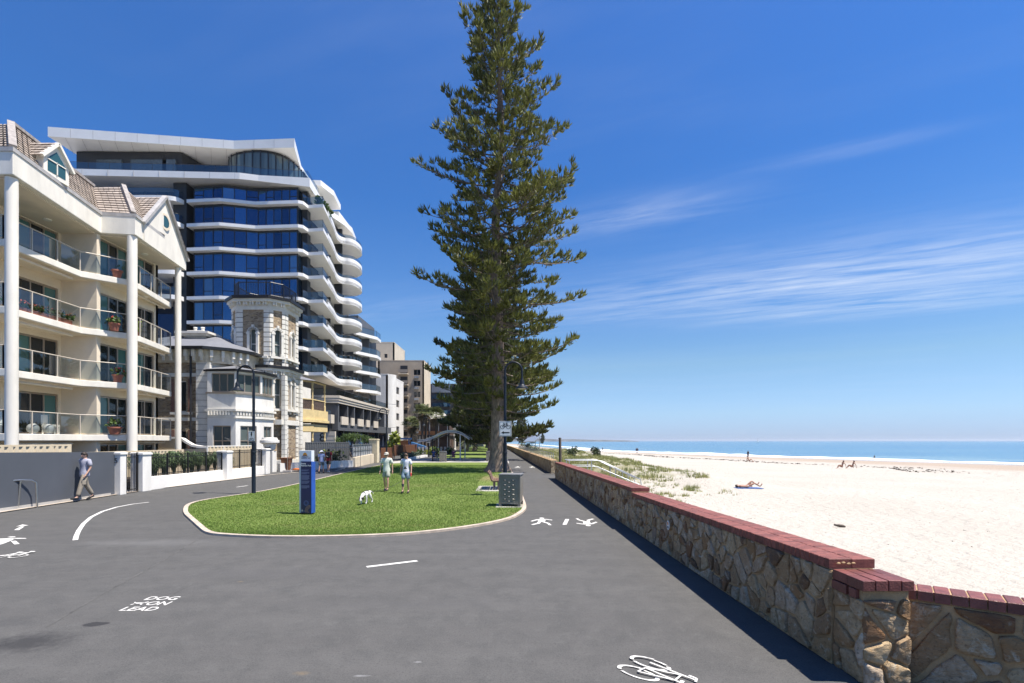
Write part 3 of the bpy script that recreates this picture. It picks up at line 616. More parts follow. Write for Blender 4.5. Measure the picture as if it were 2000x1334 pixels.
# ------------------------------------------------------------------ sea walls
def rubble_face(mb, A, B, z0, topf, cw=.27, ch=.21, gap=.022, relief=.035):
    """random rubble laid on an upright face A->B, outside to the right of A->B"""
    A, B = Vector(A[:2]), Vector(B[:2]); L = (B-A).length; t = (B-A)/L; nr = Vector((t.y, -t.x))
    Hm = max(topf(0), topf(L))-z0; nu, nv = max(1, round(L/cw)), max(1, round(Hm/ch)); S = []
    for i in range(nu):
        for j in range(nv):
            if random.random() < .2 and nv > 1: continue
            S.append(((i+.5+(random.random()-.5)*1.15+(.5 if j % 2 else 0))*L/nu, (j+.5+(random.random()-.5)*.85)*Hm/nv))
    for k, (su, sv) in enumerate(S):
        P = [(su-1, sv-1), (su+1, sv-1), (su+1, sv+1), (su-1, sv+1)];
        planes = [((1, 0), L-.002), ((-1, 0), -.002), ((0, 1), topf(min(max(su, 0), L))-z0-.004), ((0, -1), -.0)]
        for m_, (ou, ov) in enumerate(S):
            if m_ == k or abs(ou-su) > 1.1: continue
            du, dv = ou-su, ov-sv; l = math.hypot(du, dv)
            if l < 1e-4: continue
            planes.append(((du/l, dv/l), (du*(su+ou)/2+dv*(sv+ov)/2)/l-gap/2*(.5+1.3*random.random())))
        for (a, b_), c in planes:
            Q = []
            for p, q in zip(P, P[1:]+P[:1]):
                dp_, dq = a*p[0]+b_*p[1]-c, a*q[0]+b_*q[1]-c
                if dp_ <= 0: Q.append(p)
                if dp_*dq < 0: r = dp_/(dp_-dq); Q.append((p[0]+(q[0]-p[0])*r, p[1]+(q[1]-p[1])*r))
            P = Q
            if len(P) < 3: break
        if len(P) < 3: continue
        ar = abs(sum(p[0]*q[1]-q[0]*p[1] for p, q in zip(P, P[1:]+P[:1])))/2
        if ar < .003: continue
        Q = []
        for p, q in zip(P, P[1:]+P[:1]):
            for f in (.09, .36, .64, .91): Q.append((p[0]+(q[0]-p[0])*f, p[1]+(q[1]-p[1])*f))
        cx, cy = sum(p[0] for p in Q)/len(Q), sum(p[1] for p in Q)/len(Q); n = len(Q)
        Q = [(p[0]+.018*mnoise.noise(Vector((p[0]*9, p[1]*9, 1.))), p[1]+.014*mnoise.noise(Vector((p[0]*9, p[1]*9, 7.)))) for p in Q]
        rl = relief*(.35+.9*random.random()); tu, tv = (random.random()-.5)*.09, (random.random()-.5)*.09
        W_ = lambda u_, v_, h: (*(A+t*u_+nr*h), z0+v_)
        rings = []
        for sc, hh in ((1., -.012), (.975, rl*.7), (.90, rl), (.45, rl*1.08)):
            rings.append([W_(cx+(p[0]-cx)*sc, cy+(p[1]-cy)*sc, hh+((p[0]-cx)*tu+(p[1]-cy)*tv+(.020*mnoise.noise(Vector((p[0]*8*sc, p[1]*8, k*.37))) if hh > 0 else 0))) for p in Q])
        vs = sum(rings, [])+[W_(cx, cy, rl*1.1)]; fs = []
        for r in range(3): fs += [(r*n+i, r*n+(i+1) % n, (r+1)*n+(i+1) % n, (r+1)*n+i) for i in range(n)]
        fs += [(3*n+i, 3*n+(i+1) % n, 4*n) for i in range(n)]
        mb.add(vs, fs)
def coping(mb, A, B, w, zt0, zt1, th=.10, pitch=.086, rows=2, over=.025, joint=.007):
    A, B = Vector(A[:2]), Vector(B[:2]); L = (B-A).length; t = (B-A)/L; nl = Vector((-t.y, t.x)); n = max(1, round(L/pitch))
    for i in range(n):
        u0, u1 = i*L/n, (i+1)*L/n-joint; zt = zt0+(zt1-zt0)*(i+.5)/n
        for r in range(rows):
            v0, v1 = -over+r*(w+over)/rows, -over+(r+1)*(w+over)/rows-joint; j = [(random.random()-.5)*.004 for _ in range(4)]
            P = lambda u_, v_, z: (*(A+t*u_+nl*v_), z)
            b_ = .006   # worn arris
            z0, z1 = zt-th+j[0], zt+j[1]; v0 += j[2]; v1 += j[2]
            lo = [P(u0, v0, z0), P(u1, v0, z0), P(u1, v1, z0), P(u0, v1, z0)]; mi = [P(u0, v0, z1-b_), P(u1, v0, z1-b_), P(u1, v1, z1-b_), P(u0, v1, z1-b_)]
            hi = [P(u0+b_, v0+b_, z1), P(u1-b_, v0+b_, z1), P(u1-b_, v1-b_, z1), P(u0+b_, v1-b_, z1)]
            mb.add(lo+mi+hi, [(3, 2, 1, 0), (8, 9, 10, 11)]+[(k, (k+1) % 4, 4+(k+1) % 4, 4+k) for k in range(4)]+[(4+k, 4+(k+1) % 4, 8+(k+1) % 4, 8+k) for k in range(4)])
# ---- near wall: outer (path) face on the left; direction from far to near so that the face looks at the path
WA, WB = (3.305, 4.83), (2.66, 31.4)
def wpt(d): return (WA[0]+(WB[0]-WA[0])*(d-WA[1])/(WB[1]-WA[1]), d)
t = thing('sea_wall', 'near stone sea wall with stepped red brick coping along the path', 'wall', (3, 18, 0))
topA = lambda d: 1.0+.09*(31.4-d)/18.2; topB = lambda d: .972+.113*(13.2-d)/7.9
core = MB()
for d0, d1, tf in ((5.28, 13.2, topB), (13.2, 31.4, topA)):
    (xa, ya), (xb, yb) = wpt(d0), wpt(d1); P = [(xa, ya), (xa+.43, ya), (xb+.43, yb), (xb, yb)]; za, zb = tf(d0)-.102, tf(d1)-.102
    core.prism(P, -1.2, [za, za, zb, zb])
core.build('mortar_core', mortar, t)
st = MB(); A_, B_ = wpt(31.4), wpt(5.28)
def tfun(u): d = 31.4-u; return (topA(d) if d > 13.2 else topB(d))-.105
rubble_face(st, A_, B_, 0.02, tfun, .22, .21, .028, .032)
rubble_face(st, (WB[0]+.43, 31.4), WB, .02, lambda u: .88, .2, .2)
st.build('stonework', stonem, t, smooth=50)
cp = MB(); coping(cp, wpt(31.42), wpt(13.2), .46, topA(31.4), topA(13.2)); coping(cp, wpt(13.2-.02), wpt(5.27), .46, topB(13.2), topB(5.28))
cp.build('brick_coping', brickm, t)
pts = [(wpt(5.25)[0]+.06+.05*i, 5.262-.012*random.random(), 1.035+.012*random.random()) for i in range(4)]
mb = MB(); [mb.ball(p, (.022, .012, .013), 6, 4) for p in pts]; mb.build('mortar_smear', mortar, t)
mb = MB(); mb.tube([(wpt(10.2)[0]-.005, 10.2, .62), (wpt(10.2)[0]-.06, 10.2, .62)], .10, 16); mb.build('round_marker_base', mortar, t)
# ---- pier
t = thing('wall_pier', 'stone pier with low brick cap where the near wall turns', 'pier', (3.53, 5.05, 0))
mb = MB(); mb.box(3.325, 3.755, 4.85, 5.27, -.3, .884); mb.build('mortar_core', mortar, t)
st = MB(); rubble_face(st, (3.325, 4.85), (3.755, 4.85), -.02, lambda u: .80, .24, .22, .03, .035); rubble_face(st, (3.325, 5.27), (3.325, 4.85), 0, lambda u: .79, .22, .22, .03, .025)
st.build('stonework', stonem, t, smooth=50)
cp = MB()
for i, x in enumerate((3.29, 3.4125, 3.535, 3.6575)): cp.box(x, x+.116, 4.80, 5.03, .886+.002*(i % 2), .984+.003*(i % 3)); cp.box(x+.004, x+.118, 5.037, 5.262, .887, .985-.002*(i % 2))
for y, w_ in ((5.27-.23, .225), (4.9, .1)): cp.box(3.285, 3.33, y, y+w_, .79, .879)
cp.build('brick_cap', brickg, t, bevel=.006)
# ---- angled wall to the right
t = thing('sea_wall', 'low angled stone wall with purple-red brick coping at the lower right corner', 'wall', (5, 4, 0))
D0, dv = Vector((3.765, 5.0)), Vector((.803, -.596)); D1 = D0+dv*8; nl = Vector((.596, .803))
mb = MB(); mb.prism([tuple(D0), tuple(D1), tuple(D1+nl*.36), tuple(D0+nl*.36)], -1.2, .77); mb.build('mortar_core', mortar, t)
st = MB(); rubble_face(st, D0, D0+dv*5, -.1, lambda u: .758, .235, .2, .036, .035); st.build('stonework', stonem, t, smooth=50)
cp = MB(); coping(cp, D0+dv*.03, D1, .27, .874, .874, .095, .124, 1, .025, .011); cp.build('brick_coping', brickg, t)
mb = MB(); mb.prism([tuple(D0+nl*.0), tuple(D1+nl*0), tuple(D1+nl*.24), tuple(D0+nl*.24)], .765, .866); mb.build('coping_bed', MATS['sandy_mortar'], t)
# round club badge on the near wall
t = thing('wall_badge', 'small round white and orange badge fixed on the near stone wall', 'badge', (wpt(10.2)[0]-.065, 10.2, .62))
Mx = Matrix.Rotation(R(90), 3, 'Y'); x0 = wpt(10.2)[0]-.0625
def disc(mb, x, y, z, r, th=.006, n=20): mb.tube([(x, y, z), (x-th, y, z)], r, n)
mb = MB(); disc(mb, x0, 10.2, .62, .095); mb.build('badge_plate', whitep, t)
mb = MB(); mb.box(x0-.011, x0-.0065, 10.17, 10.23, .63, .68); mb.build('badge_mark', M('orange_print', (.75, .22, .04)), t)
mb = MB(); mb.box(x0-.011, x0-.0065, 10.15, 10.25, .56, .60); mb.build('badge_text_band', M('grey_print', (.2, .22, .25)), t)
# ---- far wall
t = thing('sea_wall', 'far stone sea wall running on to the distant pines', 'wall', (1, 80, 0))
mb = MB(); P = [(2.75, 36), (1.90, 60), (.88, 90), (-.3, 125), (-8, 300)]
for a, b_ in zip(P, P[1:]):
    mb.prism([a, (a[0]+.45, a[1]), (b_[0]+.45, b_[1]), b_], -1.5, .88)
mb.build('wall_body', rubble, t)
mb = MB()
for a, b_ in zip(P, P[1:]): mb.prism([(a[0]-.03, a[1]), (a[0]+.48, a[1]), (b_[0]+.48, b_[1]), (b_[0]-.03, b_[1])], .883, .93)
mb.build('coping', mortar, t)
# handrail on the far wall, post, beach stair rail
t = thing('wall_railing', 'dark metal railing standing on the far stone wall', 'railing', (2.6, 40, .93))
def Pw(d): return (float(np.interp(d, [p[1] for p in P], [p[0] for p in P]))+.3, d)
mb = MB(); mb.tube([(*Pw(d), 1.40) for d in (37.2, 50, 60, 75, 90)], .028, 6); mb.tube([(*Pw(d), 1.12) for d in (37.2, 60, 90)], .018, 6); mb.build('handrail', galv, t)
for d in np.arange(37.2, 90, 1.25): mb = MB(); mb.bar((*Pw(d), .93), (*Pw(d), 1.4), .04); mb.build('railing_post', galv, t)
t = thing('timber_post', 'weathered tall timber post standing between the two stone walls', 'post', (3.25, 34.6, -.4))
mb = MB(); mb.tube([(3.25, 34.6, -.5), (3.26, 34.6, 1.2), (3.24, 34.6, 2.42)], [.105, .10, .09], 9); mb.build('post_shaft', M('weathered_timber', (.12, .095, .075), .9, .3, 3, .4, 20, stretch=(6, 6, .5)), t, smooth=50)
mb = MB(); mb.ball((3.24, 34.6, 2.46), (.11, .11, .07), 8, 4); mb.build('post_cap', black, t)
t = thing('stair_railing', 'silver tube handrail of the beach stair behind the near wall', 'railing', (5, 33, 0))
mb = MB()
for y0 in (32.3, 34.0):
    mb.tube([(3.5, y0, 1.06), (5.4, y0, 1.06), (5.7, y0, 1.0), (8.0, y0-.4, -.1), (8.05, y0-.4, -.45)], .03, 8); mb.tube([(3.5, y0, .7), (5.35, y0, .68), (7.9, y0-.4, -.42)], .022, 8)
    for x, z in ((3.6, 1.05), (5.0, 1.06), (6.5, .62), (7.3, .24)): mb.tube([(x, y0-.1, z), (x, y0-.1, -.7)], .03, 8)
mb.build('tube_rail', galv, t, smooth=60)
t = thing('beach_stair', 'concrete steps going down to the sand between the walls', 'stairs', (5, 33, 0))
mb = MB(); [mb.box(2.9+.0+.45*i+(1.2 if i else 0), 2.9+.45*(i+1)+1.2, 32.3, 34.0, -1.2, -.01-.12*i) for i in range(7)]; mb.build('treads', concrete, t)
# ------------------------------------------------------------------ cream apartment building on the left
def glaze(parent, A, B, us, v0, v1, rec, fm, gm, fr=.06, name='window', mid=None):
    """window in a wall A->B: frame (part) with its panes (sub-part); us = mullion positions"""
    A, B = Vector(A[:2]), Vector(B[:2]); t = (B-A).normalized(); nr = Vector((t.y, -t.x)); P = lambda u, k, v: Vector((*(A+t*u-nr*k), v))
    f = MB(); rz = math.atan2(t.y, t.x)
    def bx(u0, u1, z0, z1, k, th): c = P((u0+u1)/2, k, (z0+z1)/2); f.obox(c, (u1-u0, th, z1-z0), rz)
    for u in us: bx(u-fr/2, u+fr/2, v0, v1, rec, .07)
    vs = [v0+fr/2, v1-fr/2]+([mid] if mid else [])
    for a, b_ in zip(us, us[1:]):
        for v in vs: bx(a+fr/2, b_-fr/2, v-fr/2, v+fr/2, rec, .066)
    o = f.build(name, fm, parent); g = MB()
    for i, (a, b_) in enumerate(zip(us, us[1:])):
        g.poly([P(a, rec+.02, v0), P(b_, rec+.02, v0), P(b_, rec+.02, v1), P(a, rec+.02, v1)])
        g.m = (g.m+1) % 3
    g.build('pane', gm if isinstance(gm, list) else [gm, gm, gm], o); return o
def balustrade(parent, pts, z, posts, h=1.0, rm=railm, gm=frost, pr=.025, rr=.03, name='balustrade'):
    """glass balustrade along pts (plan points), standing at z"""
    r = MB(); r.tube([(*p[:2], z+h) for p in pts], rr, 6)
    for p in posts: r.bar((*p[:2], z), (*p[:2], z+h), pr*2)
    o = r.build(name, rm, parent); g = MB()
    for a, b_ in zip(pts, pts[1:]): g.poly([(*a[:2], z+.08), (*b_[:2], z+.08), (*b_[:2], z+h-.05), (*a[:2], z+h-.05)])
    g.build('glass_panel', gm, o); return o
def plerp(pts, n):
    out = []
    for a, b_ in zip(pts, pts[1:]): out += [(a[0]+(b_[0]-a[0])*i/n, a[1]+(b_[1]-a[1])*i/n) for i in range(n)]
    return out+[pts[-1]]
B1 = thing('apartment_building', 'cream four storey apartment building with round columns and tiled mansard roof', 'building', (-24, 28, 0))
FL = [2.65, 5.55, 8.35, 11.35]; edge = [(-29, 22.9), (-22.65, 22.85), (-22.9, 27.2), (-21.4, 28.75), (-21.45, 29.6), (-22.35, 33.6)]
mb = MB()
# walls with openings, storey by storey
for z, h in [(0., 2.33)]+[(f, (FL+[13.6])[i+1]-f-(.34 if i < 3 else .02)) for i, f in enumerate(FL)]:
    zt = z+h; d = 2.15
    mb.wall((-24.5, 23.2), (-24.5, 27.9), z, zt, .2, [(2.1, 4.45, z+.02, z+d)])
    mb.wall((-24.5, 27.8), (-22.55, 27.8), z, zt, .25, [])
    mb.wall((-22.75, 28.06), (-22.75, 32.9), z, zt, .2, [(.19, 2.29, z+.02, z+d), (2.94, 4.49, z+.02, z+d)])
    mb.wall((-29, 23.2), (-24.5, 23.2), z, zt, .2, [(3.0, 4.1, z+.02, z+d)]); mb.wall((-22.75, 32.9), (-34, 32.9), z, zt, .2, [])
mb.build('walls', cream, B1)
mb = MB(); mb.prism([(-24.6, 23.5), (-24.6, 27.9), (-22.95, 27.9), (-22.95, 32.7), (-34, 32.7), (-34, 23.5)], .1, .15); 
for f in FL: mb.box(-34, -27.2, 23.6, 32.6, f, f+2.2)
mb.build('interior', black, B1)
for i, z in enumerate([0.]+FL):
    gl_ = [wglass, wglass, cglass] if i % 2 else [cglass, wglass, wglass]
    if i == 4: gl_ = [cglass, wglass, cglass]
    glaze(B1, (-24.5, 23.2), (-24.5, 27.9), [2.15, 2.9, 3.65, 4.4], z+.04, z+2.12, .08, alu, gl_)
    glaze(B1, (-22.75, 27.8), (-22.75, 32.9), [.5, 1.15, 1.8, 2.5], z+.04, z+2.12, .08, alu, gl_[::-1]); glaze(B1, (-22.75, 27.8), (-22.75, 32.9), [3.25, 3.97, 4.7], z+.04, z+2.12, .08, alu, gl_)
    glaze(B1, (-29, 23.2), (-24.5, 23.2), [3.05, 4.05], z+.04, z+2.12, .08, alu, wglass)
for z in FL:
    s_ = MB(); s_.prism(edge+[(-29, 33.6)], z-.34, z-.02); o = s_.build('balcony_slab', warmw, B1, bevel=.02)
    s_ = MB(); s_.prism([(p[0]-.06, p[1]+.03) for p in edge]+[(-29, 33.4)], z-.36, z-.345); s_.build('slab_soffit', cream, B1)
    e2 = [(p[0]-.1, p[1]+.05) for p in edge]
    balustrade(B1, e2[1:3]+e2[3:], z-.02, plerp(e2[1:3], 3)+[e2[3], (-21.52, 29.1)]+plerp(e2[4:6], 3), 1.06)
    balustrade(B1, e2[0:2], z-.02, plerp(e2[0:2], 4), 1.06)
    a = MB(); a.tube([(-23.0, 23.3, z-.50), (-23.2, 27.0, z-.50)], .06, 8); a.tube([(-21.95, 29.8, z-.46), (-22.6, 33.3, z-.46)], .05, 8); a.build('awning_roll', cream, B1)
for i, (x, d, r) in enumerate(((-21.55, 22.05, .225), (-21.03, 28.35, .24), (-21.75, 33.35, .175))):
    mb = MB(); mb.lathe((x, d, 0), [(r, 0)]+[(r+.004*(k % 2), .3*k) for k in range(1, 45)]+[(r, 13.6)], 20); mb.build('column', warmw, B1, smooth=40)
roofP = [(-29, 21.7), (-21.2, 21.75), (-22.4, 27.9), (-20.7, 28.15), (-21.65, 33.9), (-29, 33.9)]
mb = MB(); mb.prism(roofP, 13.62, 14.62); mb.build('roof_fascia', warmw, B1, bevel=.03)
mb = MB(); mb.prism([(-34, 21.95), (-21.5, 22.0), (-22.7, 28.05), (-21.0, 28.4), (-21.65, 33.6), (-34, 33.6)], 13.55, 13.61); mb.build('balcony_ceiling', cream, B1)
mb = MB(); out = inset(roofP, -.06)
mb.prism([(x, y) for x, y in out], 14.6, 14.78); mb.build('gutter', M('grey_gutter', (.44, .42, .40), .5), B1)
def slope(mb, a, b_, c, d, n=11):      # tiled roof slope: eave a->b, ridge d->c, one step per course
    a, b_, c, d = map(Vector, (a, b_, c, d)); nr = (b_-a).cross(d-a).normalized()
    if nr.z < 0: nr = -nr
    for i in range(n):
        p, q = i/n, (i+1)/n; L0, R0, L1, R1 = a.lerp(d, p), b_.lerp(c, p), a.lerp(d, q), b_.lerp(c, q)
        m_ = max(1, round((R0-L0).length/.32)); up = nr*.05
        for k in range(m_):
            f0, f1 = k/m_, (k+1)/m_-.012; j = nr*(.006*random.random())
            A0, A1, B0, B1_ = L0.lerp(R0, f0)+up+j, L0.lerp(R0, f1)+up+j, L1.lerp(R1, f0)+j, L1.lerp(R1, f1)+j
            mb.add([A0, A1, B1_, B0, A0-up*1.2-j, A1-up*1.2-j], [(0, 1, 2, 3), (4, 5, 1, 0)])
rf = MB()
slope(rf, (-21.35, 21.9, 14.78), (-22.55, 28.0, 14.78), (-24.3, 29.7, 17.0), (-23.1, 23.6, 16.9)); slope(rf, (-29, 21.85, 14.78), (-21.35, 21.9, 14.78), (-23.1, 23.6, 16.9), (-29, 23.6, 16.9))
slope(rf, (-22.5, 27.95, 14.78), (-20.85, 28.2, 14.78), (-22.5, 29.65, 17.0), (-24.3, 29.7, 17.0)); slope(rf, (-20.85, 28.2, 14.78), (-21.15, 31.2, 14.78), (-22.7, 31.2, 16.9), (-22.5, 29.65, 17.0), 10)
slope(rf, (-20.95, 28.95, 14.7), (-24.5, 29.3, 14.7), (-24.5, 31.2, 17.15), (-20.95, 31.2, 17.15)); slope(rf, (-24.5, 33.9, 14.4), (-21.35, 33.9, 14.4), (-20.95, 31.2, 17.15), (-24.5, 31.2, 17.15))
o = rf.build('roof', tilem, B1)
mb = MB(); mb.prism([(-23.15, 23.7), (-24.3, 29.6), (-22.6, 29.7), (-22.7, 31.2), (-29, 33), (-29, 23.7)], 14.6, 16.95); mb.build('roof_deck', tiled, o)
h_ = MB(); h_.bar((-21.3, 21.85, 14.86), (-23.1, 23.6, 16.98), .26, .16); h_.bar((-20.85, 28.2, 14.86), (-22.5, 29.65, 17.1), .22, .14); h_.bar((-23.1, 23.6, 16.98), (-24.3, 29.7, 17.1), .22, .14); h_.build('hip_tiles', tiled, o)
# gable with round window
Gp = lambda d: -20.68-(d-28.15)*.95/5.75
mb = MB(); ring = [(d, z) for d, z in ((28.95, 14.6), (31.2, 17.1), (33.95, 14.3), (33.95, 13.6), (28.95, 13.6))]
mb.add([(Gp(d)+.03, d, z) for d, z in ring]+[(Gp(d)-.25, d, z) for d, z in ring], [(4, 3, 2, 1, 0), (5, 6, 7, 8, 9)]+[(i, (i+1) % 5, 5+(i+1) % 5, 5+i) for i in range(5)]); gb = mb.build('gable', warmw, B1)
mb = MB()
for (d0, z0), (d1, z1) in (((28.75, 14.55), (31.2, 17.18)), ((31.2, 17.18), (34.05, 14.25))): mb.bar((Gp(d0)+.06, d0, z0), (Gp(d1)+.06, d1, z1), .26, .15)
mb.build('barge_board', M('grey_gutter', (.44, .42, .40)), gb)
def oval(x, d, z, a, b_, k=24): return [(x, d+a*math.cos(2*math.pi*i/k), z+b_*math.sin(2*math.pi*i/k)) for i in range(k)]
mb = MB(); r1, r2 = oval(Gp(31.2)+.07, 31.2, 15.65, .50, .50), oval(Gp(31.2)+.07, 31.2, 15.65, .36, .36); k = 24
mb.add(r1+r2+[(p[0]-.05, p[1], p[2]) for p in r1], [(i, (i+1) % k, k+(i+1) % k, k+i) for i in range(k)]+[(2*k+i, 2*k+(i+1) % k, (i+1) % k, i) for i in range(k)]); w_ = mb.build('round_window', cream, B1)
mb = MB(); mb.poly(oval(Gp(31.2)+.05, 31.2, 15.65, .37, .37)); mb.build('pane', winglass('attic_glass', (.03, .09, .10)), w_)
# dormer
def dl(d): return -21.75-(d-24.4)*.12
mb = MB(); x = dl(24.4)+.05
mb.add([(x, 23.72, 14.75), (x, 25.08, 14.75), (x, 25.08, 15.6), (x, 24.4, 16.35), (x, 23.72, 15.6)]+[(x-1.7, 23.72, 14.75), (x-1.7, 25.08, 14.75), (x-1.7, 25.08, 15.6), (x-1.7, 24.4, 16.35), (x-1.7, 23.72, 15.6)], [(0, 1, 2, 3, 4), (0, 5, 6, 1), (1, 6, 7, 2), (4, 9, 5, 0)])
dm = mb.build('dormer', warmw, B1)
mb = MB(); mb.poly([(x+.012, 23.92, 14.95), (x+.012, 24.88, 14.95), (x+.012, 24.88, 15.55), (x+.012, 24.4, 16.05), (x+.012, 23.92, 15.55)]); mb.build('pane', MATS['attic_glass'], dm)
mb = MB(); mb.bar((x+.02, 24.4, 14.95), (x+.02, 24.4, 15.55), .05); mb.bar((x+.02, 23.92, 15.5), (x+.02, 24.88, 15.5), .05)
for a, b_ in (((23.55, 15.45), (24.4, 16.45)), ((24.4, 16.45), (25.25, 15.45))): mb.bar((x+.06, *a), (x+.06, *b_), .18, .12)
mb.build('window_bars', warmw, dm)
mb = MB(); slope(mb, (x+.1, 23.5, 15.42), (x-2.4, 23.5, 15.42), (x-2.4, 24.4, 16.5), (x+.1, 24.4, 16.5), 5); slope(mb, (x-2.4, 25.3, 15.42), (x+.1, 25.3, 15.42), (x+.1, 24.4, 16.5), (x-2.4, 24.4, 16.5), 5); mb.build('dormer_roof', tilem, dm)
for z in FL[1:]+[13.6]:
    mb = MB()
    for p in ((-23.6, 26.0), (-22.1, 30.8)): mb.lathe((*p, z-.40 if z < 13 else 13.5), [(.17, .0), (.19, .05), (.08, .08)][::1], 12)
    mb.build('ceiling_lamp', warmw, B1)
# pots and furniture on the balconies
def leaves(c, r, n, s, flat=.0):
    out = []
    for _ in range(n):
        v = rng.normal(size=3); v /= np.linalg.norm(v)+1e-9; v *= rng.random()**.45; p = np.array(c)+v*np.array(r); a = rng.normal(size=3); a[2] *= 1-flat; a /= np.linalg.norm(a); b_ = np.cross(a, rng.normal(size=3)); b_ /= np.linalg.norm(b_)+1e-9
        l = s*(.6+.8*rng.random()); w_ = l*.38; out.append([p-b_*w_*.3, p+a*l*.5-b_*w_, p+a*l, p+a*l*.5+b_*w_])
    return out
def pot(x, y, z, label, h=.42, r=.26, flowers=0, n=90):
    t = thing('potted_plant', label, 'plant', (x, y, z)); mb = MB(); mb.lathe((x, y, z), [(r*.68, 0), (r*.95, h*.8), (r*1.08, h*.82), (r*1.08, h), (r*.9, h), (r*.85, h*.9)], 14); mb.build('terracotta_pot', terrac, t, smooth=40)
    quads('foliage', leaves((x, y, z+h+.16), (.34, .34, .24), n, .17), leafg, t)
    if flowers: quads('flowers', leaves((x, y, z+h+.30), (.36, .36, .16), flowers, .10), redf, t)
pot(-21.95, 28.45, 11.35, 'empty looking terracotta pot on the top balcony corner', n=6); pot(-21.9, 28.2, 8.35, 'terracotta pot with leafy plant on the third balcony corner', flowers=4)
pot(-21.95, 28.5, 5.55, 'terracotta pot of red geraniums on the second balcony corner', flowers=40); pot(-21.95, 28.3, 2.65, 'wide terracotta pot with pale flowers on the lowest balcony corner', r=.32, flowers=6)
t = thing('flower_trough', 'long trough of orange red flowers on the third balcony by the first column', 'planter', (-23.2, 25, 8.35)); mb = MB(); mb.box(-23.35, -23.1, 23.6, 26.9, 8.35, 8.6); mb.build('trough', terrac, t)
quads('foliage', sum([leaves((-23.2, y, 8.78), (.2, .3, .16), 40, .14) for y in np.linspace(23.7, 26.8, 8)], []), leafg, t); quads('flowers', sum([leaves((-23.15, y, 8.9), (.18, .3, .12), 16, .08) for y in np.linspace(23.7, 26.8, 8)], []), M('coral_flower', (.6, .12, .06), isl=.3), t)
t = thing('potted_plant', 'bright green leafy plant at the right end of the third balcony', 'plant', (-22.2, 30.2, 8.35)); mb = MB(); mb.lathe((-22.2, 30.2, 8.35), [(.16, 0), (.22, .35), (.2, .35)], 12); mb.build('pot', terrac, t); quads('foliage', leaves((-22.2, 30.2, 9.0), (.3, .3, .4), 70, .22), leafy, t)
for x, y, a, l in ((-23.6, 26.2, .4, 'white outdoor chair nearer the partition on the lowest balcony'), (-23.7, 23.9, 2.6, 'white outdoor chair behind the first column on the lowest balcony')):
    t = thing('outdoor_chair', l, 'chair', (x, y, 2.65)); c, s_ = math.cos(a), math.sin(a); q = lambda u, v: (x+u*c-v*s_, y+u*s_+v*c)
    mb = MB(); mb.obox((*q(0, 0), 2.65+.43), (.55, .55, .1), a); mb.build('seat', warmw, t); mb = MB(); mb.obox((*q(-.26, 0), 2.65+.72), (.08, .55, .5), a); mb.build('backrest', warmw, t)
    for u in (-.24, .24):
        for v in (-.24, .24): mb = MB(); mb.obox((*q(u, v), 2.65+.19), (.05, .05, .38), a); mb.build('leg', warmw, t)
for y, l in ((24.9, 'round pale stone ball lamp on the lowest balcony, left one'), (25.75, 'round pale stone ball lamp on the lowest balcony, right one')):
    t = thing('ball_lamp', l, 'lamp', (-23.3, y, 2.65)); mb = MB(); mb.ball((-23.3, y, 2.9), .25, 14, 9); mb.build('globe', M('pale_stone', (.6, .58, .54)), t, smooth=180); mb = MB(); mb.lathe((-23.3, y, 2.63), [(.14, 0), (.12, .06)], 12); mb.build('foot', galv, t)
# ------------------------------------------------------------------ Victorian mansion with octagonal tower
V1 = thing('mansion', 'white and bluestone Victorian mansion with octagonal tower behind the low white wall', 'building', (-21, 40, 0))
# camera-facing brick side wall and the sea-facing body
mb = MB(); holes = [(2.9, 3.9, 4.6, 6.9), (2.9, 3.9, .9, 3.2)]
mb.wall((-30, 37.4), (-22.9, 37.4), 0, 8.4, .3, [(5.3, 6.2, 4.4, 6.7), (5.3, 6.2, .8, 3.0)]); mb.build('side_wall', blue_st, V1)
mb = MB()
for z0, z1 in ((4.3, 6.8), (.7, 3.1)):
    for x in (-24.9, -23.65): mb.box(x, x+.28, 37.36, 37.41, z0, z1)
mb.build('brick_surround', redbr, V1)
for z in (4.4, .8):
    glaze(V1, (-30, 37.4), (-22.9, 37.4), [5.33, 5.75, 6.17], z+.03, z+2.27, .12, whitep, wglass); mb = MB(); mb.box(-24.95, -23.35, 37.33, 37.42, z-.18, z); mb.build('sill', stone_l, V1)
mb = MB(); mb.box(-30, -23.0, 37.34, 37.42, 3.75, 4.0); mb.box(-30, -23.0, 37.34, 37.42, 6.98, 7.25); mb.build('string_course', stone_l, V1)
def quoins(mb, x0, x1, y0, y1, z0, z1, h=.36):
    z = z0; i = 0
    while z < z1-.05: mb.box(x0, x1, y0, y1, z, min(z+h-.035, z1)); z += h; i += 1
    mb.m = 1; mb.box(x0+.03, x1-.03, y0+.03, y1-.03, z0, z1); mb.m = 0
mb = MB(); quoins(mb, -23.0, -22.0, 37.25, 38.3, 0, 8.0, .44); mb.build('corner_quoin', [stone_l, M('shaded_joint', (.30, .28, .24), .9)], V1)  # second material darkens the joints: their thin shadow put into the colour
mb = MB(); mb.tube([(-23.35, 37.2, 0), (-23.35, 37.2, 8.5)], .07, 8); mb.tube([(-23.4, 37.25, 8.4), (-23.2, 37.1, 9.0)], .06, 8); mb.build('downpipe', black, V1)
mb = MB(); mb.prism([(-30, 37.6), (-22.2, 37.6), (-20.6, 39.6), (-20.6, 46), (-30, 46)], 0, 8.6); mb.build('house_body', stone_l, V1)
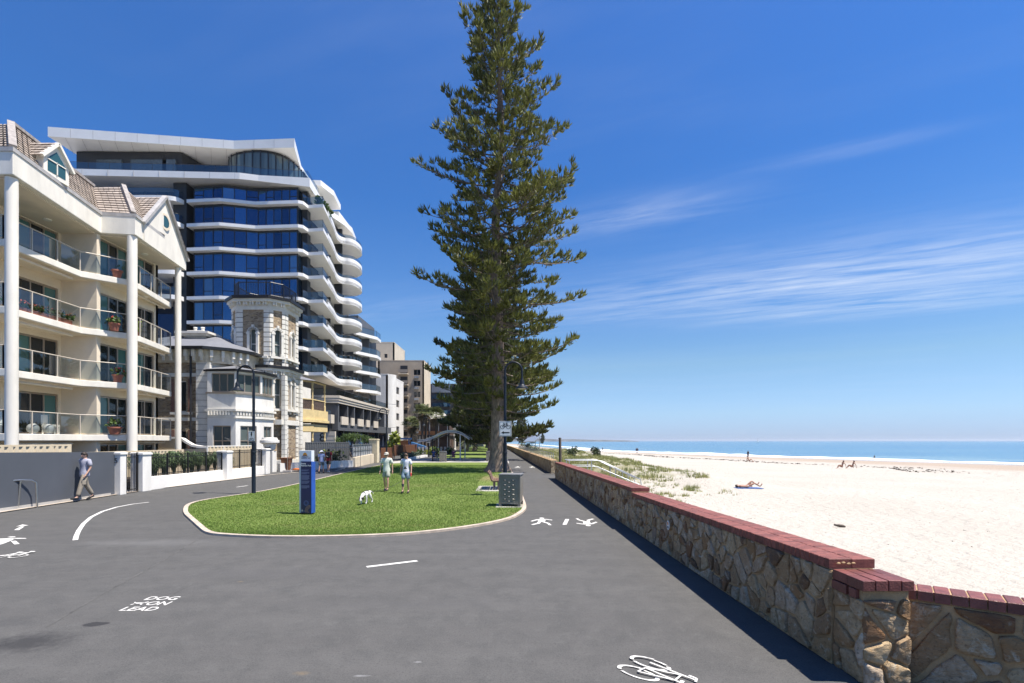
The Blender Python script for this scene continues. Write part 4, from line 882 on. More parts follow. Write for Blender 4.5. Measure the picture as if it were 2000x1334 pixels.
# bracketed cornice, gutter, hipped slate roof
ev = [(-30, 37.25), (-22.3, 37.25), (-21.1, 38.1), (-20.3, 39.6), (-20.3, 46), (-30, 46)]
mb = MB(); mb.prism(ev, 8.0, 8.97)
mb.build('frieze', M('ochre_frieze', (.62, .54, .40), .8, .15, 3), V1)
for a, b_ in zip(ev[:4], ev[1:4]):
    A_, B_ = Vector(a), Vector(b_); L = (B_-A_).length; t_ = (B_-A_)/L; nn = Vector((t_.y, -t_.x)); k = max(1, int(L/.55))
    for i in range(k):
        p = A_+t_*(i+.5)*L/k; br = MB(); br.obox((*(p+nn*.10), 8.68), (.2, .24, .5), math.atan2(t_.y, t_.x)); br.obox((*(p+nn*.05), 8.3), (.14, .12, .3), math.atan2(t_.y, t_.x)); br.build('bracket', stone_l, V1)
mb = MB(); mb.prism(inset(ev, -.42), 8.95, 9.15); mb.build('gutter', blk, V1)
mb = MB(); o_ = inset(ev, -.36); r_ = [(-26.5, 40.8, 10.7), (-23.6, 41.2, 10.7), (-23.4, 43, 10.7), (-26.5, 43, 10.7)]
P = [(x, y, 9.14) for x, y in o_]
for f in ([P[0], P[1], r_[1], r_[0]], [P[1], P[2], r_[1]], [P[2], P[3], r_[2], r_[1]], [P[3], P[4], r_[2]], [P[4], P[5], r_[3], r_[2]], r_, [P[5], P[0], r_[0], r_[3]]): mb.poly(f)
rf = mb.build('roof', slate, V1)
c = MB(); c.prism([(-25.9, 40.4), (-24.2, 40.4), (-24.2, 41.5), (-25.9, 41.5)], 9.3, 10.6); c.prism([(-26.1, 40.2), (-24.0, 40.2), (-24.0, 41.7), (-26.1, 41.7)], 10.55, 10.72); c.prism([(-26.35, 39.95), (-23.75, 39.95), (-23.75, 41.95), (-26.35, 41.95)], 10.72, 10.88); c.prism([(-25.7, 40.5), (-24.4, 40.5), (-24.4, 41.4), (-25.7, 41.4)], 10.88, 11.05)
for x in (-25.35, -24.75): c.lathe((x, 41, 11.05), [(.13, 0), (.11, .25), (.16, .28), (.13, .34)], 10)
c.build('chimney', stone_l, rf)
# two storey bay window
bay = [(-22.05, 37.05), (-20.0, 37.05), (-18.95, 38.75), (-18.95, 40.7), (-20.2, 40.7)]
bl = [(a, b_) for a, b_ in zip(bay, bay[1:])][:3]
mb = MB()
mb.wall(*bl[0], 0, 3.95, .25, [(.4, 1.7, .7, 3.4)]); mb.wall(*bl[1], 0, 3.95, .25, [(.35, 1.6, .7, 3.4)]); mb.wall(*bl[2], 0, 3.95, .25, [(.35, 1.6, .7, 3.4)])
mb.wall(*bl[0], 4.55, 7.35, .25, [(.3, 1.95, 5.85, 7.2)]); mb.wall(*bl[1], 4.55, 7.35, .25, [(.12, 1.9, 5.85, 7.2)]); mb.wall(*bl[2], 4.55, 7.35, .25, [(.12, 1.8, 5.85, 7.2)])
bw = mb.build('bay_walls', whitep, V1)
gm2 = winglass('bay_glass', (.10, .125, .12))
for (A_, B_), us, v0, v1, mid in ((bl[0], [.42, 1.05, 1.68], .7, 3.4, 2.3), (bl[1], [.37, .98, 1.58], .7, 3.4, 2.3), (bl[2], [.37, .97, 1.58], .7, 3.4, 2.3), (bl[0], [.33, .85, 1.42, 1.92], 5.85, 7.2, None), (bl[1], [.15, .72, 1.3, 1.87], 5.85, 7.2, None), (bl[2], [.15, .68, 1.22, 1.77], 5.85, 7.2, None)):
    glaze(V1, A_, B_, us, v0, v1, .1, alu, gm2, .07, 'bay_window', mid)
mb = MB(); mb.prism(inset(bay, -.12), 3.95, 4.1); mb.prism(inset(bay, -.03), 4.1, 4.45); mb.prism(inset(bay, -.2), 4.45, 4.62)
for A_, B_ in bl:
    A_, B_ = Vector(A_), Vector(B_); L = (B_-A_).length; t_ = (B_-A_)/L; nn = Vector((t_.y, -t_.x))
    for i in range(int(L/.22)): mb.obox((*(A_+t_*(.1+i*.22)+nn*.07), 4.3), (.1, .12, .28), math.atan2(t_.y, t_.x))
mb.build('bay_cornice', stone_l, V1)
mb = MB(); mb.prism(inset(bay, -.12), 5.72, 5.84); mb.build('bay_sill', alu, V1)
mb = MB(); mb.prism([(-21.9, 37.3), (-20.1, 37.3), (-19.2, 38.8), (-19.2, 40.5), (-21.9, 40.5)], 0, .1); mb.build('bay_floor', concrete, V1)
e2 = inset(bay, -.3); q = (-21.2, 39.2, 8.15); mb = MB(); P = [(x, y, 7.5) for x, y in e2]
for a, b_ in zip(P[:4], P[1:]): mb.poly([a, b_, (-20.9, 40.4, 8.1), q])
mb.build('bay_roof', slate, V1); mb = MB(); mb.prism(inset(bay, -.28), 7.34, 7.46); mb.build('bay_gutter', blk, V1)
# octagonal tower
oc = [(-22.0, 41), (-19.4, 41), (-18.55, 41.85), (-18.55, 44.3), (-19.4, 45.15), (-22, 45.15), (-22.85, 44.3), (-22.85, 41.85)]
def octw(z0, z1, wz, name):
    mb = MB()
    for i, (a, b_) in enumerate(zip(oc, oc[1:]+oc[:1])):
        L = (Vector(b_)-Vector(a)).length; m_ = L/2; mb.wall(a, b_, z0, z1, .3, [(m_-.26, m_+.26, wz[0], wz[1])] if i in (0, 1, 2, 7) else [])
    return mb.build(name, blue_st, V1)
octw(0, 8.2, (4.9, 7.4), 'tower_base'); octw(8.2, 12.95, (9.1, 11.3), 'tower_shaft')
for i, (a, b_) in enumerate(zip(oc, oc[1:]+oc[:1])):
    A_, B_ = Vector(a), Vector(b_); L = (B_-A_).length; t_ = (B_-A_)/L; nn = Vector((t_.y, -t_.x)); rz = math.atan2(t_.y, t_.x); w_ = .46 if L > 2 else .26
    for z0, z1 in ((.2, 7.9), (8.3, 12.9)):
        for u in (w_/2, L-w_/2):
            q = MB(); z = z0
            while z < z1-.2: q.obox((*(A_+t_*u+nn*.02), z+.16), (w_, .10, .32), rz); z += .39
            q.m = 1; q.obox((*(A_+t_*u-nn*.005), (z0+z)/2-.03), (w_-.02, .09, z-z0-.06), rz); q.build('quoin_column', [stone_l, M('shaded_joint', (.30, .28, .24), .9)], V1)  # dark strip behind the blocks paints the shade of the joints
    if i in (0, 1, 2, 7):
        for zs, zt in ((9.1, 10.85), (4.9, 6.95)):
            wn = MB()
            for s_ in (-1, 1):
                c_ = A_+t_*(L/2+s_*.36); wn.obox((*(c_+nn*.06), (zs+zt)/2), (.19, .2, zt-zs), rz); wn.obox((*(c_+nn*.07), zt+.06), (.27, .24, .14), rz); wn.obox((*(c_+nn*.07), zs+.1), (.25, .24, .22), rz)
            for k in range(7):
                th = math.pi*(k+.5)/7; c_ = A_+t_*(L/2+.36*math.cos(th)); wn.obox((*(c_+nn*.06), zt+.12+.36*math.sin(th)), (.24, .2, .2), 0, Matrix.Rotation(rz, 3, 'Z') @ Matrix.Rotation(-(th-math.pi/2), 3, 'Y'))
            wn.obox((*(A_+t_*L/2+nn*.09), zt+.62), (.16, .22, .22), rz); wn.obox((*(A_+t_*L/2+nn*.08), zs-.1), (min(L*.96, 2.4), .22, .16), rz)
            for s_ in (-.4, .4): wn.obox((*(A_+t_*(L/2+s_)+nn*.05), zs-.28), (.12, .14, .2), rz)
            wn.build('window_surround', stone_l, V1)
            g = glaze(V1, a, b_, [L/2-.25, L/2+.25], zs, zt+.45, .16, whitep, gm2, .05, 'arched_window', (zs+zt)/2+.1)
mb = MB(); mb.prism([(x*.985-.3, y) for x, y in inset(oc, .35)], 8.1, 12.9); mb.build('tower_core', black, V1)
def corn(z, o1, name):
    mb = MB(); mb.prism(inset(oc, -.10), z-.95, z-.72); mb.prism(inset(oc, -.04), z-.72, z-.35); mb.prism(inset(oc, -.42*o1), z-.35, z-.14)
    for i, (a, b_) in enumerate(zip(oc, oc[1:]+oc[:1])):
        A_, B_ = Vector(a), Vector(b_); L = (B_-A_).length; t_ = (B_-A_)/L; nn = Vector((t_.y, -t_.x)); k = max(1, round(L/.55))
        for m_ in range(k):
            for s_ in (-.09, .09): mb.obox((*(A_+t_*((m_+.5)*L/k+s_)+nn*.16), z-.47), (.1, .34*o1, .26), math.atan2(t_.y, t_.x))
    mb.build(name, stone_l, V1); mb = MB(); mb.prism(inset(oc, -.58*o1), z-.14, z+.08); mb.build('tower_gutter', blk, V1)
corn(13.75, 1., 'tower_cornice'); corn(8.25, .95, 'middle_cornice')
mb = MB(); mb.prism(inset(oc, -.2), 13.8, 13.9); mb.build('tower_roof', slate, V1)
ri = inset(oc, .15)
o = MB(); o.tube([(*p, 15.05) for p in ri+ri[:1]], .035, 6); o.tube([(*p, 14.02) for p in ri+ri[:1]], .025, 6)
for p in ri: o.bar((*p, 13.85), (*p, 15.1), .07)
for a, b_ in zip(ri, ri[1:]+ri[:1]):
    L = math.dist(a, b_); k = int(L/.13)
    for i in range(1, k): p = (a[0]+(b_[0]-a[0])*i/k, a[1]+(b_[1]-a[1])*i/k); o.bar((*p, 14.0), (*p, 15.05), .022)
o.build('roof_railing', blk, V1)
mb = MB(); mb.box(-21.2, -20.2, 42.2, 43.0, 13.9, 14.15); mb.box(-19.5, -19.2, 42.5, 43.2, 13.9, 14.2); mb.build('roof_vent', whitep, V1)
# lower front pilasters and plinth right of the bay
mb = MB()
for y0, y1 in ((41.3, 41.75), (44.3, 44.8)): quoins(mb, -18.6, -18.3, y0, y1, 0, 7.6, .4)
mb.box(-19.2, -18.35, 40.8, 45.2, 0, .75); mb.box(-19.0, -18.42, 40.9, 45.0, 3.6, 4.0); mb.build('pilaster', [stone_l, M('shaded_joint', (.30, .28, .24))], V1)  # joints in the same dark colour, standing in for shadow lines
# pedestal bracket by the gate
t = thing('stone_urn', 'white moulded pedestal urn beside the mansion gate', 'urn', (-17.7, 37.4, 0)); mb = MB()
mb.lathe((-17.7, 37.4, 1.55), [(.18, 0), (.36, .12), (.45, .5), (.66, .62), (.66, .8), (.55, .82), (.5, .98), (.2, 1.0)], 12); mb.build('urn', whitep, t, smooth=40)
mb = MB(); mb.box(-18.05, -17.35, 37.1, 37.75, 0, 1.56); mb.build('plinth', whitep, t, bevel=.02)
# yellow verandah house
Y1 = thing('verandah_house', 'yellow two storey verandah with lace balcony right of the tower', 'building', (-20, 50, 0))
mb = MB(); mb.box(-28, -22, 46.2, 56, 0, 8); mb.build('house_wall', stone_l, Y1)
mb = MB(); mb.prism([(-26, 47.5), (-20.2, 47.5), (-19.05, 49.3), (-19.05, 53), (-26, 53)], 4.35, 5.3); mb.prism([(-26, 47.4), (-20.1, 47.4), (-18.9, 49.3), (-18.9, 53), (-26, 53)], 4.1, 4.35); mb.prism([(-26, 47.6), (-20.2, 47.6), (-19.1, 49.3), (-19.1, 53), (-26, 53)], 3.2, 3.9); mb.build('balcony_floor', yellow_p, Y1)
for x, y in ((-22.5, 47.7), (-20.35, 47.7), (-19.25, 49.4), (-19.25, 52.6)):
    for z0, z1 in ((0, 3.2), (5.3, 8.0)):
        mb = MB(); mb.lathe((x, y, z0), [(.11, 0), (.11, .5), (.075, .55), (.07, (z1-z0)*.7), (.11, (z1-z0)*.72), (.11, (z1-z0)*.76), (.08, (z1-z0)*.8), (.12, z1-z0)], 8); mb.build('verandah_post', yellow_p, Y1)
lace = voro('iron_lace', [(.10, .07, .06), (.16, .11, .09), (.05, .035, .03)], 14, (.02, .015, .015)); mb = MB()
for a, b_ in (((-26, 47.7), (-20.35, 47.7)), ((-20.35, 47.7), (-19.25, 49.4)), ((-19.25, 49.4), (-19.25, 52.8))): mb.wall(a, b_, 5.35, 6.25, .03)
mb.build('lace_panel', lace, Y1); mb = MB()
for a, b_ in (((-26, 47.7), (-20.35, 47.7)), ((-20.35, 47.7), (-19.25, 49.4)), ((-19.25, 49.4), (-19.25, 52.8))): mb.bar((*a, 6.3), (*b_, 6.3), .09); mb.bar((*a, 8.0), (*b_, 8.0), .14)
mb.build('rail_and_beam', yellow_p, Y1)
mb = MB(); P = [(-26, 47.2, 8.05), (-20.2, 47.2, 8.05), (-18.75, 49.2, 8.05), (-18.75, 53, 8.05), (-22.5, 53, 9.2), (-22.5, 50, 9.2), (-26, 50, 9.2)]
mb.poly([P[0], P[1], P[5], P[6]]); mb.poly([P[1], P[2], P[5]]); mb.poly([P[2], P[3], P[4], P[5]]); mb.build('verandah_roof', slate, Y1)
# ------------------------------------------------------------------ modern apartment tower
T1_ = thing('apartment_tower', 'tall modern apartment tower of blue glass with curving white balconies', 'building', (-34, 70, 0))
winglass('blinds_behind_blue_glass', (.11, .20, .31), .5, .03, .7); winglass('deep_blue_glass', (.03, .075, .155), .5, .02, .8)
LV = [11.3, 14.5, 17.7, 20.8, 23.95, 27.05, 30.15, 33.25]
def arc(pts, it=3):      # chaikin on an open line
    for _ in range(it):
        Q = [pts[0]]
        for a, b_ in zip(pts, pts[1:]): Q += [(a[0]*.75+b_[0]*.25, a[1]*.75+b_[1]*.25), (a[0]*.25+b_[0]*.75, a[1]*.25+b_[1]*.75)]
        pts = Q+[pts[-1]]
    return pts
front = [(-41.7, 65.6), (-37.3, 65.2), (-33.2, 66.2), (-27.5, 65.8), (-26.95, 66.1), (-26.75, 67.2), (-24.65, 66.9)]
bulge = arc([(-24.65, 66.9), (-25.7, 74.0), (-26.5, 77.2), (-26.4, 79.2), (-24.8, 79.6), (-24.3, 82.0), (-24.6, 84.5), (-26.2, 86)], 3)[1:]
gf = [(-41.2, 66.4), (-37.3, 66.0), (-33.2, 67.0), (-27.9, 66.6)]
def ribbon(mb, line, z0, z1, th):
    ins = []
    for i, p in enumerate(line):
        a, b_ = line[max(i-1, 0)], line[min(i+1, len(line)-1)]; t_ = Vector((b_[0]-a[0], b_[1]-a[1])).normalized(); ins.append((p[0]-t_.y*th, p[1]+t_.x*th))
    for i in range(len(line)-1):
        a, b_, c, d = line[i], line[i+1], ins[i+1], ins[i]; mb.hexa([(*a, z0), (*b_, z0), (*c, z0), (*d, z0)], [(*a, z1), (*b_, z1), (*c, z1), (*d, z1)])
    return ins
for li, z in enumerate(LV):
    mb = MB(); P = front+bulge+[(-28.5, 86.6), (-41.7, 86.6)]; mb.prism(P, z-.42, z)
    o = mb.build('floor_slab', panel, T1_)
    mb = MB(); k0 = 5; ribbon(mb, bulge[6:], z-.46, z+.52, .12); mb.build('balcony_parapet', panel, o, smooth=35)
    # glass front
    z1 = (LV+[35.6])[li+1]-.42; zb = z
    if li >= 0:
        g = MB(); fr = MB(); rs_ = random.Random(li*7+3)
        for si, (a, b_) in enumerate(zip(gf, gf[1:])):
            n_ = (3, 3, 5)[si]
            for i in range(n_):
                p, q = [(a[0]+(b_[0]-a[0])*f, a[1]+(b_[1]-a[1])*f) for f in (i/n_, (i+1)/n_)]
                g.m = rs_.choice((0, 0, 0, 0, 1, 2, 2)) if li % 3 else rs_.choice((0, 0, 2, 2, 1)); j = [(random.random()-.5)*.035 for _ in range(4)]; g.poly([(p[0], p[1]+j[0], zb), (q[0], q[1]+j[1], zb), (q[0], q[1]+j[1]+j[2], z1), (p[0], p[1]+j[0]+j[2], z1)]); fr.bar((*p, zb), (*p, z1), .09, .10)
                if (i+si+li) % 3 == 1: fr.bar((p[0], p[1]-.02, zb+.85), (q[0], q[1]-.02, zb+.85), .06); fr.bar((p[0], p[1]-.02, zb+.08), (q[0], q[1]-.02, zb+.08), .08)
            fr.bar((*a, z1-.10), (*b_, z1-.10), .1, .2)
        g.poly([(-27.9, 66.6, zb), (-27.8, 67.9, zb), (-27.8, 67.9, z1), (-27.9, 66.6, z1)])
        w_ = g.build('window_band', [blue, MATS['blinds_behind_blue_glass'], MATS['deep_blue_glass']], T1_); fr.bar((-27.9, 66.6, zb), (-27.9, 66.6, z1), .14); fr.build('mullions', black, w_)
    mb = MB(); mb.box(-27.75, -27.0, 67.6, 68.6, z, z1); mb.prism([(-27.8, 68.5), (-27.8, 73.5), (-28.6, 74), (-28.6, 86), (-31, 86), (-31, 68.5)], z, z1); mb.box(-28.2, -26.9, 75.6, 76.0, z, z1); mb.box(-27.6, -26.4, 79.4, 79.8, z, z1); mb.build('balcony_back_wall', black, T1_)
    for y0, y1 in ((69, 70.6), (70.8, 73), (76.6, 78.8), (80.4, 83)):
        gl = MB(); q = -27.78 if y0 < 74 else -28.57; gl.poly([(q, y0, z+.05), (q, y1, z+.05), (q, y1, z1-.3), (q, y0, z1-.3)]); gl.build('sliding_door', wglass, T1_)
    ins = [(p[0]-.08, p[1]+.06) for p in front[4:]]+[(p[0]-.12, p[1]) for p in bulge[:7]]
    balustrade(T1_, ins, z, [ins[0], ins[2]], 1.05, blk, lam, .015, .02)
    ins = [(p[0]-.1, p[1]) for p in bulge[6:]]; balustrade(T1_, ins, z+.5, [], .5, blk, lam, .015, .02)
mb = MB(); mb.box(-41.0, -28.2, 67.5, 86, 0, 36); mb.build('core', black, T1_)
mb = MB(); mb.box(-43.6, -41.9, 65.9, 72, 0, 35.5); mb.build('dark_fin', black, T1_)
# left wing with rounded balconies
lw = arc([(-62, 64.8), (-46, 64.4), (-42.6, 64.6), (-42.1, 66), (-42.2, 68.5)], 3)
mb = MB(); mb.box(-62, -43.4, 68.5, 86, 0, 36); mb.build('left_wing', blued, T1_)
for z in LV[3:]:
    mb = MB(); mb.prism(lw+[(-62, 69)], z-.55, z); mb.build('wing_slab', panel, T1_); balustrade(T1_, [(p[0]-.1, p[1]+.12) for p in lw[:-2]], z, [], 1.05, blk, lam, .015, .02)
    mb = MB(); [mb.bar((x, 68.45, z), (x, 68.45, z+2.6), .12) for x in np.arange(-61, -43.5, 1.7)]; mb.build('wing_mullions', black, T1_)
# terrace slab, penthouse and roof
terr = [(-62, 63.6), (-56, 64), (-34.6, 65.0), (-32.5, 65.6), (-26.2, 66.3), (-26.7, 71.6), (-28, 75), (-28, 86), (-62, 86)]
mb = MB(); mb.prism(terr, [35.55, 35.55, 35.55, 35.6, 35.2, 35.3, 35.6, 35.6, 35.6], 36.35); mb.build('terrace_slab', panel, T1_)
mb = MB()
for x in np.arange(-60, -33, 3.1): y = 63.6+(x+62)*.0515; mb.box(x, x+.03, y-.012, y+.02, 35.57, 36.34)
mb.build('panel_joints', MATS['grey_gutter'], T1_)
balustrade(T1_, [(-61.5, 64), (-56, 64.4), (-34.6, 65.4), (-32.5, 66), (-26.6, 66.7), (-27, 71.4)], 36.35, [(x, 64.4+(x+56)*.046) for x in np.arange(-56, -35, 2.6)], 1.1, blk, lam, .015, .02)
ph = [(-57.5, 67.6), (-43.8, 67.9), (-42.6, 71.2), (-38.8, 71.2)]+arc([(-38.8, 71.2), (-38, 68.3), (-33, 66.9), (-30, 68.6), (-29.6, 74)], 3)[1:]+[(-30, 84), (-57.5, 84)]
mb = MB(); mb.prism(ph, 36.4, 40.5); pw = mb.build('penthouse_wall', black, T1_)
mb = MB(); w2 = MB()
for a, b_ in ((-54.8, -51.5), (-50.3, -46.6+1), (-48.9+2.8, -44.4)):
    mb.box(a, b_, 67.5, 67.75, 36.7, 39.4)
mb.build('penthouse_window', M('blind_window', (.10, .12, .13), .25), pw)
g = MB(); pc = arc([(-38.8, 71.0), (-38.05, 68.1), (-33, 66.75), (-29.85, 68.5), (-29.5, 73)], 3)
for a, b_ in zip(pc[2:], pc[3:]): g.poly([(*a, 36.8), (*b_, 36.8), (*b_, 40.1), (*a, 40.1)])
g.build('curved_glazing', winglass('tinted_pane', (.10, .13, .13)), pw); f_ = MB(); [f_.bar((*p, 36.4), (*p, 40.4), .14) for p in pc[2::2]]; f_.build('curved_mullions', black, pw)
rp = [(-58.3, 64.3), (-36.4, 67.0), (-28.3, 66.6), (-30.2, 73.4), (-30.8, 84), (-58.3, 84)]
mb = MB(); mb.prism(rp, [40.55, 40.5, 40.45, 40.9, 41, 40.9], [41.75, 41.6, 41.65, 41.7, 41.7, 41.7]); mb.build('roof_canopy', panel, T1_)
mb = MB()
for i in range(1, 9): p = Vector(rp[0]).lerp(Vector(rp[1]), i/8.5); mb.box(p.x-.015, p.x+.015, p.y-.013, p.y+.02, 40.56, 41.66)
for i in range(1, 3): p = Vector(rp[1]).lerp(Vector(rp[2]), i/3); mb.box(p.x-.015, p.x+.015, p.y-.013, p.y+.02, 40.5, 41.6)
for i in range(1, 12): p = Vector(rp[0]).lerp(Vector(rp[1]), i/11.5); mb.bar((p.x, p.y+.1, 40.53), (p.x-2.2, p.y+4, 40.57), .03, .02)
mb.build('roof_panel_joints', MATS['grey_gutter'], T1_)
# stepped upper terraces towards the sea
mb = MB(); mb.prism([(-31, 71.8), (-26.9, 72), (-26.1, 75), (-26.6, 79.5), (-31, 80)], 38.2, 38.95); mb.prism([(-31, 75.2), (-26.9, 75.6), (-25.9, 79), (-25.6, 82), (-26.2, 86), (-31, 86)], [35.6]*6, 36.4); mb.box(-30.8, -28, 73, 79.5, 33.3, 38.1)
mb.build('upper_terraces', panel, T1_); mb = MB(); mb.box(-29.5, -26.7, 79.0, 84, 36.4, 37.7); mb.build('roof_screen', soffit, T1_)
mb = MB(); mb.box(-29, -27.2, 78, 86, 33.3, 35.5); mb.build('upper_recess', black, T1_)
quads('roof_planting', sum([leaves((-25.6+.05*i, 67.8+i*.8, 34.0), (.5, .5, .55), 60, .4) for i in range(5)], []), leafg, T1_)
# right wing
rw = [(-27.0, 87.2), (-26.6, 87.2), (-24.2, 92.0), (-24.3, 95), (-27, 95)]
mb = MB(); mb.box(-33, -26.6, 88.5, 99, 8.4, 24); mb.box(-26.7, -25.4, 91.0, 91.4, 8.4, 21); mb.build('right_wing', grey_c, T1_); mb = MB(); mb.box(-26.55, -26.0, 92, 98, 8.4, 21.2); mb.build('right_wing_wall', black, T1_)
for z in (11.3, 14.5, 17.7, 21.0):
    mb = MB(); mb.prism(rw, z-.55, z-.05); mb.build('right_wing_slab', panel, T1_); balustrade(T1_, [(-26.65, 87.4), (-24.35, 92.0), (-24.4, 94.8)], z-.05, [(-26.65, 87.4), (-24.35, 92.0), (-24.4, 94.8)], 1.05, blk, lam, .02, .03)
# podium with striped cream band, dark fins and planter boxes
pod = [(-29, 70.3), (-24.2, 71), (-24.4, 101), (-34, 101), (-34, 70.3)]
cream_b = M('cream_panel', (.62, .55, .45), .6, .05)
mb = MB(); o_ = inset(pod, -.15)
for z0, z1, k in ((7.55, 7.85, -.1), (7.9, 8.2, -.2), (8.25, 8.6, -.3)): mb.prism(inset(pod, k), z0, z1)
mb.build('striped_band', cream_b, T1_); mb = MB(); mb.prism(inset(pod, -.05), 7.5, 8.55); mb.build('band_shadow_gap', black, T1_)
balustrade(T1_, [(-28.5, 70.6), (-24.4, 71.2), (-24.5, 100)], 8.6, [], .95, blk, lam)
mb = MB(); mb.box(-34, -26.4, 72.5, 100, 0, 7.5); mb.box(-40, -29.3, 66.2, 100, 0, 11); mb.build('podium_core', black, T1_)
for y in (71.4, 75.4, 78.6, 83.4, 87.6, 92.4, 97): fin = MB(); fin.prism([(-26.4, y), (-24.25, y), (-24.25, y+.45), (-26.4, y+.45)], 4.9, 7.5); fin.build('podium_fin', grey_c, T1_)
mb = MB(); mb.prism([(-30.5, 70.9), (-24.2, 71.2), (-24.2, 102.5), (-30.5, 102.5)], 3.75, 4.9); mb.build('podium_beam', grey_c, T1_)
mb = MB()
for y0, y1 in ((72.2, 75.2), (76.6, 78.2), (80, 83), (84.6, 86.6), (89.2, 92)): mb = MB(); mb.box(-24.2, -24.02, y0, y1, 4.6, 5.75); mb.build('planter_box', cream_b, T1_)
mb = MB(); mb.box(-29.4, -24.6, 69.6, 70.9, 4.7, 5.9); mb.build('planter_box', cream_b, T1_)
balustrade(T1_, [(-29.2, 69.7), (-24.7, 69.7)], 5.9, [], .6, blk, lam)
mb = MB(); mb.box(-29.4, -24.9, 69.8, 70.8, 3.6, 4.7); mb.build('lower_dark_band', black, T1_)
mb = MB(); mb.box(-31, -24.2, 70.0, 70.4, 0, 3.6); wl_ = mb.build('number_wall', cream_b, T1_)
text('8', 1.75, wl_, blk, Matrix.Translation((-26.35, 69.97, 2.2)) @ Matrix.Rotation(R(90), 4, 'X'), 'house_number', ext=.03)
mb = MB(); [mb.box(-31, -24.2, 69.985, 70.01, z, z+.04) for z in (.6, 1.2, 1.8, 2.4, 3.0)]; mb.build('wall_grooves', alu, wl_)
for y in (71.6, 74.5, 80, 87, 94, 100.5): mb = MB(); mb.box(-25.2, -24.6, y, y+.7, 0, 3.75); mb.build('street_column', black, T1_)
mb = MB(); mb.poly([(-24.9, 72, .1), (-24.9, 100, .1), (-24.9, 100, 3.7), (-24.9, 72, 3.7)]); mb.build('street_glazing', blued, T1_)
# ------------------------------------------------------------------ buildings farther along the esplanade
def block(name, label, x0, x1, y0, y1, h, wallm, wins_front=(), wins_side=(), gm=wglass, roof=None, par=.5):
    t = thing(name, label, 'building', ((x0+x1)/2, (y0+y1)/2, 0)); mb = MB()
    mb.wall((x0, y0), (x1, y0), 0, h, .4, [(a-x0, b_-x0, c, d) for a, b_, c, d in wins_front]); mb.wall((x1, y0), (x1, y1), 0, h, .4, [(a-y0, b_-y0, c, d) for a, b_, c, d in wins_side]); mb.wall((x1, y1), (x0, y1), 0, h, .4); mb.wall((x0, y1), (x0, y0), 0, h, .4); mb.build('walls', wallm, t)
    for a, b_, c, d in wins_front: glaze(t, (x0, y0), (x1, y0), [a-x0+.03, (a+b_)/2-x0, b_-x0-.03], c, d, .2, alu, gm, .08)
    for a, b_, c, d in wins_side: glaze(t, (x1, y0), (x1, y1), [a-y0+.03, (a+b_)/2-y0, b_-y0-.03], c, d, .2, alu, gm, .08)
    mb = MB(); mb.box(x0-.02, x1+.02, y0-.02, y1+.02, h, h+par*.5); mb.build('parapet', roof or wallm, t)
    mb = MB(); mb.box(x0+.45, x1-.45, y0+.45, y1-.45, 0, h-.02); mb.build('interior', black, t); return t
wb = block('white_apartments', 'white rounded apartment building behind the dark podium', -31, -26.2, 108, 124, 16.2, whitep, wins_side=[(110, 112, z, z+1.6) for z in (1, 4, 7, 10, 13)]+[(116, 119, z, z+1.6) for z in (1, 4, 7, 10, 13)])
mb = MB(); mb.lathe((-26.9, 110.0, 0), [(2.0, 0), (2.0, 4.9), (1.93, 4.95), (1.93, 5.05), (2.0, 5.1), (2.0, 9.9), (1.93, 9.95), (1.93, 10.05), (2., 10.1), (2, 16.4)], 24); mb.build('rounded_corner', whitep, wb, smooth=40)
fw = []
for k in range(7):
    z = 2.2+2.75*k; fw += [(-24.6, -22.9, z, z+1.45)]
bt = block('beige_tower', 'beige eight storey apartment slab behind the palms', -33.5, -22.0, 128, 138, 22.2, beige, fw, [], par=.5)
mb = MB(); mb.wall((-21.95, 128.0), (-21.95, 138), 0, 22.2, .05); mb.build('sunny_end_wall', creamb, bt)  # paler sheet over the beige end, its sunlit look put into the colour
for k in range(7):
    z = 2.6+2.75*k; mb = MB(); mb.box(-28.2, -25.9, 126.7, 128.05, z-.25, z-.05); b_ = mb.build('balcony', creamb, bt); mb = MB(); mb.box(-27.9, -26.1, 127.97, 128.1, z, z+2.0); mb.build('balcony_opening', black, b_); mb = MB(); mb.box(-28.2, -25.9, 126.7, 126.76, z+.15, z+.9); mb.build('balcony_rail', MATS['bronze_aluminium'], b_)
    mb = MB(); mb.box(-24.4, -23.3, 127.6, 127.98, z+.0-1.15, z-.65); mb.build('air_conditioner', galv, bt)
block('cream_tower', 'cream tower top with one small window peeping over the beige slab', -41, -34.5, 150, 165, 31, creamb, [(-37.4, -36.5, 26.6, 27.8)])
block('cream_tower', 'low cream building seen between the glass tower and the beige slab', -41.5, -34, 140, 148, 22, cream, [(-36.5, -34.7, z, z+1.9) for z in (12.5, 15.5, 18.5)])
gb = block('grey_apartments', 'grey apartment building with blue glass balconies right of the beige slab', -24.5, -17, 152, 168, 19.0, grey_c, [(-23, -19, z, z+1.8) for z in (4.5, 7.6)], [(154, 158, z, z+1.7) for z in (2, 5, 8)])
for z in (10.2, 12.4, 14.6): mb = MB(); mb.box(-23.6, -18.3, 150.9, 152.1, z, z+1.1); mb.build('blue_balcony', blue, gb)
mb = MB(); mb.box(-23.8, -18, 151.6, 152.2, 16.6, 19); mb.build('louvre_screen', galv, gb)
bh = thing('beach_house', 'two storey brown timber house with pale roof under the pine', 'building', (-20, 125, 0))
